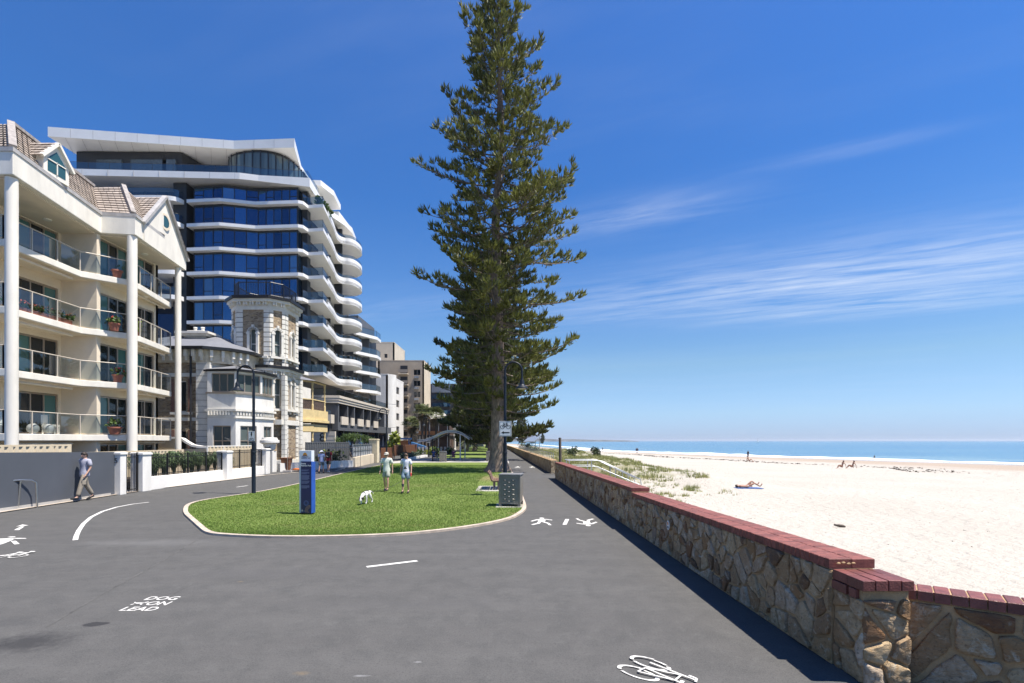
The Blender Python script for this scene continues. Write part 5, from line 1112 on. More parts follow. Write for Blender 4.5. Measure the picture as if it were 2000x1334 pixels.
mb = MB(); mb.box(-22, -15, 122, 130, 0, 7.6); mb.build('house_wall', M('dark_brick', (.10, .06, .045)), bh); mb = MB(); mb.box(-22, -15.2, 120.8, 122.1, 3.7, 4.6); mb.build('balcony_front', M('orange_timber', (.40, .17, .06)), bh); mb = MB(); mb.box(-22.3, -14.7, 120.5, 130, 3.4, 3.65); mb.build('balcony_deck', black, bh)
mb = MB(); mb.hexa([(-22.6, 120.2, 7.4), (-14.4, 120.2, 7.4), (-14.4, 131, 7.4), (-22.6, 131, 7.4)], [(-21, 124, 9.2), (-17, 124, 9.2), (-17, 128, 9.2), (-21, 128, 9.2)]); mb.build('roof', MATS['pale_concrete'], bh); mb = MB(); [mb.box(x, x+.15, 120.8, 120.95, 0, 7.4) for x in (-21.8, -19.5, -17.4, -15.3)]; mb.build('posts', whitep, bh)
vi = thing('cream_villa', 'distant cream villa with white balustrade behind the picnic shelter', 'building', (-14.5, 135, 0))
mb = MB(); mb.wall((-19, 132), (-12.5, 132), 0, 5.2, .4, [(1+1.6*i, 2+1.6*i, .8, 3.4) for i in range(4)]); mb.wall((-12.5, 132), (-12.5, 150), 0, 5.2, .4); mb.build('walls', creamb, vi); mb = MB(); mb.box(-18.6, -12.9, 132.5, 149, 0, 5); mb.build('interior', black, vi); mb = MB(); mb.box(-19.3, -12.2, 131.7, 150, 5.2, 5.6); mb.build('cornice', whitep, vi)
mb = MB(); [mb.lathe((x, 127, 0), [(.35, 0), (.35, .3), (.28, .4), (.28, 3.2), (.4, 3.3), (.4, 3.6), (.2, 4)], 10) for x in (-17.3, -14.2, -11.6)]; mb.build('gate_pillars', whitep, vi)
t = thing('distant_apartments', 'pale distant building glimpsed under the pine branches', 'building', (-13, 205, 0)); mb = MB(); mb.box(-18, -11.5, 200, 215, 0, 13); mb.build('walls', creamb, t); mb = MB()
for k in range(4):
    for x in (-17, -14.8, -12.8): mb.box(x, x+1.2, 199.9, 200.1, 1+3*k, 2.6+3*k)
mb.build('windows', wglass, t)
# ------------------------------------------------------------------ left boundary: walls, fences, plants
t = thing('garden_wall', 'long dark grey rendered wall behind the walking man', 'wall', (-16.7, 17, 0))
mb = MB(); mb.prism([(-16.25, 12), (-16.83, 21.68), (-17.0, 21.68), (-16.45, 12)], 0, [2.0, 1.83, 1.83, 2.0]); mb.build('wall_body', greyw, t)
mb = MB(); mb.prism([(-16.235, 12), (-16.805, 21.45), (-16.82, 21.45), (-16.25, 12)], .02, .12); mb.build('footing', MATS['pale_concrete'], t)
def corr_fence(name, label, P, z0, z1, m, pitch=.30, capm=None):
    t = thing(name, label, 'fence', (*P[0], z0)); mb = MB()
    for a, b_ in zip(P, P[1:]):
        A_, B_ = Vector(a), Vector(b_); L = (B_-A_).length; t_ = (B_-A_)/L; nn = Vector((t_.y, -t_.x)); k = max(1, int(L/pitch)); pts = []
        for i in range(k):
            for f, o_ in ((0, 0), (.36, 0), (.5, .05), (.86, .05)): pts.append(A_+t_*((i+f)*L/k)+nn*o_)
        pts.append(B_)
        for p, q_ in zip(pts, pts[1:]): mb.poly([(*p, z0), (*q_, z0), (*q_, z1), (*p, z1)])
    mb.build('sheeting', m, t); mb = MB()
    for a, b_ in zip(P, P[1:]): mb.bar((*a, z1), (*b_, z1), .09, .07)
    mb.build('top_rail', capm or m, t)
    for p in plerp(P, 3): mb = MB(); mb.box(p[0]-.04, p[0]+.04, p[1]-.04, p[1]+.04, z0, z1+.04); mb.build('fence_post', capm or m, t)
    return t
corr_fence('steel_fence', 'cream ribbed steel fence on top of the grey wall at the left edge', [(-17.6, 14), (-18.2, 18.6), (-18.4, 21.3)], 0, 2.12, fenceC)
corr_fence('steel_fence', 'cream ribbed steel fence behind the strappy plants below the column', [(-20.6, 24.0), (-20.9, 32.5)], .3, 1.72, fenceC)
corr_fence('steel_fence', 'cream ribbed steel fence between the two white pillars before the bay window', [(-19.4, 32.6), (-18.5, 36.4)], .3, 1.95, fenceC, capm=whitep)
corr_fence('steel_fence', 'dark grey ribbed steel fence in front of the yellow verandah', [(-17.4, 43.2), (-15.6, 49)], 0, 2.15, fenceD)
t = thing('curved_wall', 'white capped wall end curling up beside the mansion corner', 'wall', (-22, 35, 0))
mb = MB(); mb.prism([(-25, 34.4), (-20.0, 34.4), (-20.0, 34.7), (-25, 34.7)], 0, 1.75); mb.build('wall_body', MATS['cream_steel_fence'], t); mb = MB()
pts = [(-25, 34.55, 2.5), (-22.6, 34.55, 2.5), (-22.2, 34.55, 2.42), (-21.9, 34.55, 2.2), (-21.5, 34.55, 1.98), (-20.9, 34.55, 1.88), (-19.8, 34.55, 1.85)]
for a, b_ in zip(pts, pts[1:]): mb.bar(a, b_, .4, .14)
mb.build('capping', whitep, t)
mb = MB(); mb.prism([(-25, 34.45), (-22.5, 34.45), (-22.5, 34.65), (-25, 34.65)], 1.7, 2.45); mb.build('wall_panel', fenceC, t)
def pillar(name, label, x, y, w, h, z0=0, m=whitep, cap=True, num=None):
    t = thing(name, label, 'pillar', (x, y, z0)); mb = MB(); mb.box(x-w/2, x+w/2, y-w/2, y+w/2, z0, z0+h-.12); mb.build('shaft', m, t, bevel=.015)
    mb = MB(); mb.box(x-w/2-.04, x+w/2+.04, y-w/2-.04, y+w/2+.04, z0+h-.12, z0+h-.03); mb.prism([(x-w/2, y-w/2), (x+w/2, y-w/2), (x+w/2, y+w/2), (x-w/2, y+w/2)], z0+h-.03, z0+h); mb.build('cap', m, t, bevel=.015)
    if num: text(num, .30, t, blk, Matrix.Translation((x+.0-.09, y-w/2-.012, z0+h-.47)) @ Matrix.Rotation(R(90), 4, 'X'), 'house_number', ext=.004)
    return t
pillar('gate_pillar', 'slim white gate pillar with black number 5 at the end of the grey wall', -16.75, 21.85, .34, 1.83, num='5')
pillar('gate_pillar', 'broad white gate pillar right of the black gate near the middle column', -16.95, 23.4, .56, 1.78)
pillar('gate_pillar', 'white pillar midway along the white garden wall', -17.05, 30.4, .6, 1.72); pillar('gate_pillar', 'white pillar at the far end of the garden wall before the urn', -17.25, 35.6, .6, 1.78)
def picket(name, label, cat, A_, B_, z0, z1, pitch=.115, posts=2, fin=.0):
    t = thing(name, label, cat, (*A_, z0)); A_, B_ = Vector(A_), Vector(B_); L = (B_-A_).length; k = int(L/pitch); mb = MB()
    for i in range(1, k): p = A_.lerp(B_, i/k); mb.bar((*p, z0), (*p, z1), .020); mb.bar((*p, z1), (*p, z1+.05), .03)
    for z in (z0+.1, z1-.12): mb.bar((*A_, z), (*B_, z), .035)
    mb.build('picket_panel', blk, t)
    for i in range(posts+1): p = A_.lerp(B_, i/posts); mb = MB(); mb.bar((*p, z0-.05), (*p, z1+.08), .06); mb.build('fence_post', blk, t)
    return t
picket('iron_gate', 'narrow black iron gate between the number 5 pillar and the broad pillar', 'gate', (-16.8, 22.05), (-16.9, 23.1), .05, 1.7, .1, 1)
picket('picket_fence', 'black iron picket fence on the longer stretch of the white wall', 'fence', (-17.0, 23.7), (-17.05, 30.1), .62, 1.62, .115, 4)
picket('picket_fence', 'black iron picket fence on the white wall between the two far pillars', 'fence', (-17.1, 30.7), (-17.25, 35.3), .62, 1.68, .115, 3)
picket('iron_gate', 'dark narrow gate between the far white pillar and the urn plinth', 'gate', (-17.3, 35.95), (-17.5, 37.0), .05, 1.8, .09, 1)
def sbar(mb, a, b_, w):
    a, b_ = Vector(a), Vector(b_); d_ = (b_-a).normalized(); n_ = Vector((-d_.z, 0, d_.x))*w/2; mb.poly([a-n_, b_-n_, b_+n_, a+n_])
t = thing('garden_wall', 'low white rendered wall carrying the black picket fence', 'wall', (-17, 30, 0)); mb = MB(); mb.prism([(-16.85, 23.68), (-17.1, 35.3), (-17.4, 35.3), (-17.2, 23.68)], 0, [.62, .55, .55, .62]); mb.build('wall_body', whitew, t, bevel=.01)
mb = MB(); mb.prism([(-17.4, 23.8), (-17.5, 35.3), (-19.2, 35.3), (-20.6, 23.8)], .1, .40); mb.build('planting_bed', M('dark_soil', (.05, .035, .025), .95), t)
def strap(n, h, r):
    out = []
    for _ in range(n):
        a = random.random()*6.283; l = h*(.6+.6*random.random()); w_ = .045; e = r*(.4+.9*random.random()); c, s_ = math.cos(a), math.sin(a); p = Vector((0, 0, 0)); q = [Vector((c*e*f, s_*e*f, l*(1-(1-g)**2)*k)) for f, g, k in ((.12, .35, 1), (.5, .8, 1), (1., .9, .78))]
        pts = [p]+q; sv = Vector((-s_, c, 0))*w_/2
        for i in range(3): w0, w1 = (1, 1, .85)[i], (1, .85, .1)[i]; out.append([pts[i]-sv*w0, pts[i]+sv*w0, pts[i+1]+sv*w1, pts[i+1]-sv*w1])
    return out
ag = thing('agapanthus', 'strappy green clump by the broad white gate pillar', 'plant', (-17.9, 24.3, .4), group='strappy plants in the garden bed'); quads('leaves', strap(80, 1.05, .62), agap, ag, local=True)
labs = ['strappy green clumps massed behind the black picket fence']
ag['label'] = labs[0]
for i in range(17):
    y = 24.9+.36*i*1.0; dup(ag, (-17.75-.25*(i % 2)-.2*random.random(), y, .38), random.random()*6, labs[0], .85+.35*random.random())
for y, l in ((31.3, 'strappy green clump just right of the middle white pillar'), (32.3, 'smaller strappy clump second from the middle white pillar')): dup(ag, (-17.8, y, .38), y, l, .95 if y < 32 else .75)
# lower boundary beyond the mansion
t = thing('garden_wall', 'low white wall beyond the mansion with a temporary wire fence before it', 'wall', (-16, 41, 0)); mb = MB(); mb.prism([(-17.3, 38.2), (-13.7, 44.2), (-14.0, 44.4), (-17.6, 38.4)], 0, .62); mb.build('wall_body', whitew, t)
t = thing('garden_wall', 'low cream wall under the grey fence beside the road', 'wall', (-14, 48, 0)); mb = MB(); mb.prism([(-13.6, 44.3), (-14.35, 53.2), (-14.75, 53.2), (-13.95, 44.3)], 0, [.85, .95, .95, .85]); mb.build('wall_body', creamb, t)
pillar('gate_pillar', 'tall cream gate pillar with moulded cap behind the capped walker', -14.5, 53.9, .85, 2.5, m=M('cream_stone', (.66, .58, .42), .7, .1))
t = thing('panel_fence', 'grey translucent panel fence on the cream wall', 'fence', (-14, 48, .9)); mb = MB(); mb.wall((-13.85, 44.4), (-14.6, 53.2), .9, 1.95, .02); mb.build('panels', M('grey_screen', (.30, .32, .36), .4, .1, 2), t); mb = MB()
for i in range(9): p = Vector((-13.8, 44.4)).lerp(Vector((-14.55, 53.2)), i/8); mb.bar((*p, .9), (*p, 2.05), .06)
mb.bar((-13.8, 44.4, 1.97), (-14.55, 53.2, 1.97), .05); mb.bar((-13.78, 44.4, 1.5), (-14.53, 53.2, 1.5), .04); mb.build('frame', galv, t)
t = thing('wire_fence', 'temporary wire mesh fence panels along the white wall before the tower', 'fence', (-15.5, 40, 0))
P = [(-16.4, 37.4), (-15.2, 39.4), (-13.9, 41.6), (-12.9, 43.6)]
for i, (a, b_) in enumerate(zip(P, P[1:])):
    mb = MB(); mb.tube([(*a, .1), (*a, 1.75), (*b_, 1.75), (*b_, .1), (*a, .1)], .022, 6)
    for k in range(1, 12): p = (a[0]+(b_[0]-a[0])*k/12, a[1]+(b_[1]-a[1])*k/12); mb.bar((*p, .1), (*p, 1.75), .006)
    for z in (.4, .7, 1.0, 1.3, 1.5): mb.bar((*a, z), (*b_, z), .006)
    mb.build('mesh_panel', M('rusty_galvanised', (.40, .33, .28), .5, .2, 8, metal=.4), t)
    mb = MB(); mb.box(a[0]-.3, a[0]+.3, a[1]-.12, a[1]+.12, 0.03, .15); mb.build('foot_block', M('pale_block', (.55, .5, .45)), t)
t = thing('wheelie_bin', 'brown bin standing by the mansion corner near the wire fence', 'bin', (-17.0, 38.9, 0)); mb = MB(); mb.hexa([(-17.35, 38.6, .08), (-16.85, 38.6, .08), (-16.85, 39.1, .08), (-17.35, 39.1, .08)], [(-17.42, 38.53, .95), (-16.78, 38.53, .95), (-16.78, 39.17, .95), (-17.42, 39.17, .95)]); mb.build('bin_body', M('brown_plastic', (.20, .075, .03), .5), t, bevel=.03)
mb = MB(); mb.box(-17.46, -16.74, 38.47, 39.2, .95, 1.03); mb.build('lid', M('brown_plastic', (.20, .075, .03)), t, bevel=.02); mb = MB(); mb.tube([(-17.4, 39.1, .1), (-17.3, 39.1, .1)], .1, 10); mb.tube([(-16.9, 39.1, .1), (-16.8, 39.1, .1)], .1, 10); mb.build('wheels', blk, t)
t = thing('sandbag', 'small orange bag lying beside the brown bin', 'bag', (-16.3, 38.7, 0)); mb = MB(); mb.ball((-16.3, 38.7, .12), (.32, .2, .13), 10, 6); mb.build('bag', M('orange_bag', (.62, .16, .03), .7, bump=.3, bs=8), t, smooth=180)
corr_fence('timber_fence', 'reddish brown timber fence beyond the cream gate pillar', [(-14.2, 55.5), (-13.9, 59.5)], 0, 1.5, timber, .14); corr_fence('timber_fence', 'low brown timber fence above the pale hedge further along the road', [(-13.9, 60), (-13.6, 73)], .5, 1.75, timber, .14)
for i, y in enumerate((62, 64.4, 66.8, 69.2)):
    t = thing('hedge_shrub', 'clipped grey green hedge bush in front of the low brown fence', 'shrub', (-13.0, y, 0), 'grey green hedge bushes along the road'); quads('foliage', leaves((-13.0, y, .42), (.55, 1.2, .42), 260, .22), leafmat('grey_green_leaf', (.13, .17, .11), (.10, .13, .09)) if i == 0 else MATS['grey_green_leaf'], t); mb = MB(); mb.tube([(-13.0, y, 0), (-13.0, y, .4)], .05, 6); mb.build('stem', brch, t)
t = thing('garden_wall', 'long low pale wall under the grey green hedge', 'wall', (-12.6, 65, 0)); mb = MB(); mb.prism([(-12.35, 60), (-12.2, 74), (-12.5, 74), (-12.65, 60)], 0, .28); mb.build('wall_body', whitew, t)
def shrub(name, label, c, r, n, s, m, stem=.06, cat='shrub'):
    t = thing(name, label, cat, (c[0], c[1], 0)); V = []
    k = max(3, int(n/90))
    for _ in range(k):
        v = rng.normal(size=3); v /= np.linalg.norm(v); v *= .6; cc = np.array(c)+v*np.array(r); V += leaves(cc, np.array(r)*.55, int(n/k), s)
    quads('foliage', V, m, t); mb = MB()
    for a in range(3): mb.tube([(c[0], c[1], 0), (c[0]+r[0]*.4*math.cos(a*2.1), c[1]+r[1]*.4*math.sin(a*2.1), c[2])], [stem, stem*.5], 6)
    mb.build('stems', brch, t); return t
t = thing('pandanus_shrub', 'broad spiky green shrub in front of the dark podium', 'shrub', (-18.6, 60, 0)); V = []
for _ in range(46):
    a = random.random()*6.283; rr = 1.9*math.sqrt(random.random()); cx, cy, cz = -18.6+rr*1.25*math.cos(a), 60+rr*math.sin(a), 1.5+1.35*math.sqrt(max(0, 1-(rr/2.1)**2))+.2*random.random()
    V += [[Vector(p)+Vector((cx, cy, cz-.5)) for p in q] for q in strap(12, .75, .8)]
quads('foliage', V, leafg, t); mb = MB(); [mb.tube([(-18.6, 60, 0), (-18.6+.9*math.cos(a), 60+.9*math.sin(a), 1.8)], [.12, .07], 7) for a in range(6)]; mb.build('stems', brch, t)
shrub('frangipani_shrub', 'yellow green bushy shrub beside the far dark lamp post', (-15.3, 66.5, 2.1), (1.0, 1.0, 1.15), 420, .42, leafy)
t = thing('agave', 'low plants with yellow flower heads behind the wire fence', 'plant', (-15.5, 43.5, 0)); quads('foliage', leaves((-15.5, 43.5, .9), (1.3, .5, .45), 220, .3), leafd, t); quads('flowers', leaves((-15.4, 43.5, 1.35), (1.2, .4, .15), 60, .18), leafy, t)
# steel hand rail at the left edge
t = thing('bike_rail', 'bent stainless steel rail beside the grey wall at the left edge', 'rail', (-15.4, 17, 0))
g1 = G(66, 992); x1, y1 = g1[0], g1[1]
mb = MB(); mb.tube([(x1-1.0, y1-3.6, .98), (x1-.12, y1-.35, .98), (x1-.02, y1-.06, .95), (x1+.03, y1+.05, .86), (x1+.02, y1+.1, .05), (x1+.02, y1+.1, -.02)], .03, 10); mb.build('top_rail', steel, t, smooth=60)
mb = MB(); mb.tube([(x1-.12, y1-.35, .96), (x1-.18, y1-.38, .0)], .028, 10); mb.tube([(x1-1.0, y1-3.6, .98), (x1-1.0, y1-3.6, 0)], .028, 10); mb.build('legs', steel, t, smooth=60)
# ------------------------------------------------------------------ lamp posts and their signs
def lamp_proto(name, label, x, y, side, h=5.57, arm=.70):
    t = thing(name, label, 'street lamp', (x, y, 0)); mb = MB()
    mb.lathe((x, y, 0), [(.10, 0), (.10, .05), (.082, .1), (.082, 1.75), (.095, 1.76), (.095, 1.84), (.082, 1.85), (.082, 2.2)], 14); mb.lathe((x, y, 2.19), [(.082, 0), (.062, .06), (.055, h-2.9), (.07, h-2.89), (.07, h-2.8), (.05, h-2.79)], 14); mb.build('post', navy, t, smooth=40)
    r = arm/2; pts = [(x, y, h-.75)]+[(x+side*(r-r*math.cos(a)), y, h-r-.03+r*math.sin(a)) for a in np.linspace(0, math.pi, 15)]+[(x+side*arm, y, h-.72)]
    mb = MB(); mb.tube(pts, .042, 10); mb.build('gooseneck_arm', navy, t, smooth=60)
    hx = x+side*arm; mb = MB(); mb.lathe((hx, y, h-1.12), [(.265, .0), (.262, .03), (.16, .12), (.105, .17), (.10, .20), (.085, .32), (.055, .38), (.05, .44)], 18); sh = mb.build('lamp_shade', navy, t, smooth=40)
    mb = MB(); mb.lathe((hx, y, h-1.15), [(.05, 0), (.14, .01), (.17, .032)], 14); mb.build('diffuser', M('opal_glass', (.55, .53, .48), .3), sh, smooth=60)
    return t
LA, LB = (-11.15, 22.1), (-.29, 21.1)
la = lamp_proto('street_lamp', 'dark blue gooseneck street lamp left of the lawn, head bent left', *LA, -1); lamp_proto('street_lamp', 'dark blue gooseneck street lamp before the pine, head bent right', *LB, 1)
dup(la, (-12.5, 51, 0), 0, 'dark gooseneck lamp behind the walking couple by the dark podium'); dup(la, (-11.7, 72, 0), .4, 'dark lamp post standing between the palms and picnic shelter')
icon = M('sign_black', (.015, .015, .016), .5); swhite = M('sign_white', (.72, .73, .72), .35, .03)
def sign(name, label, x, y, z0, z1, w, draw):
    t = thing(name, label, 'sign', (x, y, z0)); mb = MB(); mb.box(x-w/2, x+w/2, y-.004, y+.0, z0, z1); mb.build('plate', swhite, t, bevel=.002)
    mb = MB(); b_ = .018
    for a in ((x-w/2+.02, x+w/2-.02, z0+.02, z0+.02+b_*.6), (x-w/2+.02, x+w/2-.02, z1-.02-b_*.6, z1-.02), (x-w/2+.02, x-w/2+.02+b_*.6, z0+.034, z1-.034), (x+w/2-.02-b_*.6, x+w/2-.02, z0+.034, z1-.034)): mb.box(a[0], a[1], y-.008, y-.005, a[2], a[3])
    mb.build('border', icon, t); mb = MB(); draw(mb, lambda u, v: Vector((x+(u-.5)*w, y-.008, z0+v*(z1-z0))), w, z1-z0); mb.build('symbol', icon, t)
    mb = MB(); mb.box(x-.05, x+.05, y+.0, y+.06, z0+.1, z0+.15); mb.box(x-.05, x+.05, y+.0, y+.06, z1-.15, z1-.1); mb.build('bracket', galv, t)
def ringq(mb, c, r0, r1, n=18):
    for i in range(n): a, b_ = 2*math.pi*i/n, 2*math.pi*(i+1)/n; mb.poly([c+Vector((r*math.cos(q_), 0, r*math.sin(q_))) for r, q_ in ((r1, a), (r0, a), (r0, b_), (r1, b_))])
def bikeicon(mb, P, cx, cy, s):
    C = lambda u, v: P(cx, cy)+Vector((u*s, 0, v*s))
    for u in (-.26, .26): ringq(mb, C(u, -.12), .19*s, .145*s)
    for a, b_ in (((-.26, -.12), (-.12, .14)), ((-.12, .14), (.14, .14)), ((.14, .14), (0, -.12)), ((0, -.12), (-.14, .2)), ((-.26, -.12), (0, -.12)), ((.26, -.12), (.12, .22)), ((.06, .24), (.18, .22)), ((-.2, .22), (-.08, .22))): sbar(mb, C(*a), C(*b_), .05*s)
def drawB(mb, P, w, h):
    bikeicon(mb, P, .5, .70, .46)
    sbar(mb, P(.36, .24), P(.84, .24), .05); mb.poly([P(.16, .24), P(.38, .14), P(.38, .34)]); 
def drawA(mb, P, w, h):
    c = P(.5, .88); ringq(mb, c, .028, 0.004, 10); sbar(mb, P(.5, .82), P(.5, .62), .05); sbar(mb, P(.48, .64), P(.40, .46), .025); sbar(mb, P(.52, .64), P(.62, .48), .025); sbar(mb, P(.46, .8), P(.34, .66), .02); sbar(mb, P(.54, .8), P(.68, .70), .02)
    bikeicon(mb, P, .5, .24, .24)
d = LB[1]-.1; sign('cycle_sign', 'white sign with bicycle and left arrow on the lamp before the pine', -.013*d*1.0-.0, d, H0+.009*d, H0+.0385*d, .50, drawB)
d = LA[1]-.1; sign('path_sign', 'small white sign with walker and bicycle on the left lamp post', LA[0]-.04, d, H0-.0005*d, H0+.0185*d, .27, drawA)
d = 71.9; t = thing('lamp_notice', 'small grey plate on the lamp post between palms and shelter', 'sign', (-11.7, 71.9, 2)); mb = MB(); mb.box(-11.95, -11.45, 71.85, 71.88, 2.0, 2.75); mb.build('plate', M('grey_plate', (.35, .36, .38)), t)
# ------------------------------------------------------------------ information pylon
X0, D = -6.56, 15.75; px = .01575
t = thing('information_pylon', 'tall blue and silver park information sign standing on the lawn', 'sign', (-6.3, D, .045)); zt = H0-(880-861)*px
silver = M('silver_panel', (.68, .72, .76), .4, .04, 1.5); bluep = M('deep_blue_panel', (.008, .012, .075), .35, .03, coat=.3); bluee = M('bright_blue_edge', (.02, .09, .42), .35)
Rz = Matrix.Rotation(R(-8), 4, 'Z')
def pyl(u0, u1, k0, k1, z0, z1, name, m, bevel=.004):
    mb = MB(); mb.box(u0, u1, k0, k1, z0, z1); me_v = [Rz @ Vector(v) for v in mb.v]; mb.v = [(v.x+X0, v.y+D, v.z) for v in me_v]; return mb.build(name, m, t, bevel=bevel)
pyl(0, .40, .03, .20, .09, zt, 'silver_slab', silver); fp = pyl(.115, .45, -.08, .025, .09, H0-(901-861)*px, 'blue_panel', bluep); pyl(.4505, .464, -.078, .15, .09, H0-(901.5-861)*px, 'edge_strip', bluee)
pyl(.04, .1, .0, .12, .03, .09, 'foot', blk); pyl(.36, .42, .0, .12, .03, .09, 'foot', blk)
MX = lambda u, k, z: Matrix.Translation((X0, D, 0)) @ Rz @ Matrix.Translation((u, k, z)) @ Matrix.Rotation(R(90), 4, 'X')
tw = M('sign_lettering_white', (.75, .76, .78), .5); tb = M('sign_lettering_blue', (.03, .05, .12), .5)
text('HOLDFAST BAY', .043, t, tb, MX(.065, .024, H0-(895.5-861)*px), 'council_lettering', ext=.001, bold=.001)
def flat(pts, name, m, k=.024):
    mb = MB(); mb.poly([Matrix.Translation((X0, D, 0)) @ Rz @ Vector((u, k, z)) for u, z in pts]); mb.build(name, m, t)
zc = H0-(889.5-861)*px
flat([(.19+.07*math.cos(a), zc+.085*math.sin(a)) for a in np.linspace(-.25, math.pi+.25, 20)], 'sun_emblem', M('emblem_orange', (.72, .30, .02), .5), .026)
flat([(.06, zc-.03), (.13, zc-.012), (.19, zc+.03), (.25, zc-.012), (.33, zc-.03), (.25, zc-.035), (.19, zc-.0), (.13, zc-.035)], 'wave_emblem', tb, .022)
flat([(.12, zc-.05), (.19, zc-.035), (.26, zc-.05), (.19, zc-.055)], 'wave_emblem', tb, .022)
zt2 = H0-(901-861)*px
text('Jimmy\nMelrose Park', .062, t, tw, MX(.125, -.083, zt2-.085), 'park_name', ext=.001, bold=.0015)
zz_ = zt2-.26
for n_, gap in ((2, .05), (3, .05), (6, .05), (4, .09), (4, 0)):
    for i in range(n_):
        L_ = .27-.1*(i == n_-1)*random.random()-.02*random.random(); flat([(.13, zz_-.005), (.13+L_, zz_-.005), (.13+L_, zz_+.006), (.13, zz_+.006)], 'small_print', M('dim_print', (.20, .22, .36), .5), -.0835); zz_ -= .024
    zz_ -= gap*.5
def ringp(cx, cz, r, w_, a0, a1, name, m, k=-.1035):
    for a, b_ in zip(np.linspace(a0, a1, 19), np.linspace(a0, a1, 19)[1:]):
        yield [(cx+rr*math.cos(q_), cz+rr*math.sin(q_)) for rr, q_ in ((r, a), (r+w_, a), (r+w_, b_), (r, b_))]
for cx, cz, r, w_, a0, a1, m, lim in ((.29, .40, .035, .012, 0, 6.283, 'ring_blue', 0), (.29, .40, .055, .03, 0, 6.283, 'ring_blue', 0), (.42, .18, .075, .012, 1.45, 4.35, 'ring_brown', 1), (.42, .18, .11, .012, 1.45, 4.2, 'ring_brown', 1), (.42, .18, .145, .012, 1.5, 4.0, 'ring_brown', 1)):
    mat_ = M(m, (.06, .09, .24) if m == 'ring_blue' else (.33, .20, .14), .5); mb = MB()
    for q_ in ringp(cx, cz, r, w_, a0, a1, '', None):
        if all(.12 < u < .447 and z > .095 for u, z in q_): mb.poly([Matrix.Translation((X0, D, 0)) @ Rz @ Vector((u, -.0835-(.0005 if lim else 0), z)) for u, z in q_])
    mb.build('ring_emblem', mat_, t)
flat([(.14, .14), (.15, .19), (.158, .22), (.166, .19), (.175, .14), (.158, .15)], 'figure_emblem', tw, -.0835); flat([(.195, .15), (.26, .15), (.26, .165), (.195, .165)], 'small_print', MATS['dim_print'], -.0835)
# ------------------------------------------------------------------ litter bins, bench, shelter
binm = M('grey_bin_paint', (.20, .185, .155), .5, .06, 3, .1, 60)
bn = thing('litter_bin', 'grey metal litter bin with shell pattern at the tip of the lawn', 'bin', (-.03, 17.85, .05), rz=R(-9))
mb = MB(); mb.box(-.36, .36, -.35, .35, .12, 1.06); mb.build('bin_body', binm, bn, bevel=.012, local=True)
mb = MB(); mb.box(-.385, .385, -.375, .375, 1.065, 1.115); mb.build('lid', M('bin_lid_grey', (.21, .21, .21), .45), bn, bevel=.012, local=True)
for x in (-.33, .33):
    for y in (-.31, .31): mb = MB(); mb.box(x-.045, x+.045, y-.045, y+.045, -.02, .14); mb.build('foot', binm, bn, local=True)
mb = MB(); 
for x in (-.345, .345): mb.box(x-.03, x+.03, -.362, -.345, .1, 1.06)
mb.box(-.31, .31, -.362, -.345, .1, .17); mb.box(-.31, .31, -.362, -.345, .99, 1.06); mb.build('door_frame', binm, bn, bevel=.004, local=True)
sh = MB(); sd_ = MB()
for r in range(5):
    for u, v in ((-.16, .88), (.12, .88), (-.02, .81)):
        z = v-.162*r
        P = [(u-.07, z-.0), (u+.07, z-.0)]+[(u+.07*math.cos(a)*(1-.25*abs(math.sin(a))), z+.045*math.sin(a)) for a in np.linspace(.2, math.pi-.2, 8)]
        sd_.poly([(p[0], -.3525, p[1]) for p in P])
        k = len(P); sh.add([(p[0]*1.0, -.353, p[1]+.004) for p in P[2:]]+[(u, -.385, z+.022)], [(i, i+1, k-2) for i in range(k-3)])
sd_.build('louvre_openings', blk, bn, local=True); sh.build('shell_louvres', binm, bn, local=True)
tx = MB(); [tx.box(.235, .265, -.3555, -.351, .22+.055*i, .245+.055*i) for i in range(13) if i != 6]; tx.build('stamped_lettering', MATS['bin_lid_grey'], bn, local=True)
mb = MB(); mb.box(.36, .366, -.3, .3, .2, .98); mb.build('side_panel', binm, bn, local=True)
struct(MB().box(-.55, .36, 17.3, 18.4, .0, .055).build('bin_slab', concrete))
dup(bn, (-7.6, 56.5, .03), R(4), 'distant grey litter bin on the road side of the picnic paving'); dup(bn, (-2.5, 57.5, .03), R(-3), 'distant grey litter bin beside the pine trunk on the paving')
t = thing('park_bench', 'curved brown slatted bench seen end on behind the grey bin', 'bench', (-.9, 24, .045))
prof = [(-.42, .86), (-.36, .84), (-.30, .74), (-.26, .60), (-.22, .50), (-.14, .46), (.0, .455), (.12, .46), (.22, .47)]
bx, by0, by1 = -.72, 23.4, 25.2
mb = MB()
for (a, za), (b_, zb) in zip(prof, prof[1:]):
    f = .12; p, q_ = (a+(b_-a)*f, za+(zb-za)*f), (b_-(b_-a)*f, zb-(zb-za)*f); n_ = Vector((-(q_[1]-p[1]), q_[0]-p[0])).normalized()*.022
    mb.hexa([(bx+p[0]+n_[0], by0, p[1]+n_[1]), (bx+q_[0]+n_[0], by0, q_[1]+n_[1]), (bx+q_[0]+n_[0], by1, q_[1]+n_[1]), (bx+p[0]+n_[0], by1, p[1]+n_[1])], [(bx+p[0]-n_[0], by0, p[1]-n_[1]), (bx+q_[0]-n_[0], by0, q_[1]-n_[1]), (bx+q_[0]-n_[0], by1, q_[1]-n_[1]), (bx+p[0]-n_[0], by1, p[1]-n_[1])])
mb.build('slatted_seat', bentim, t)
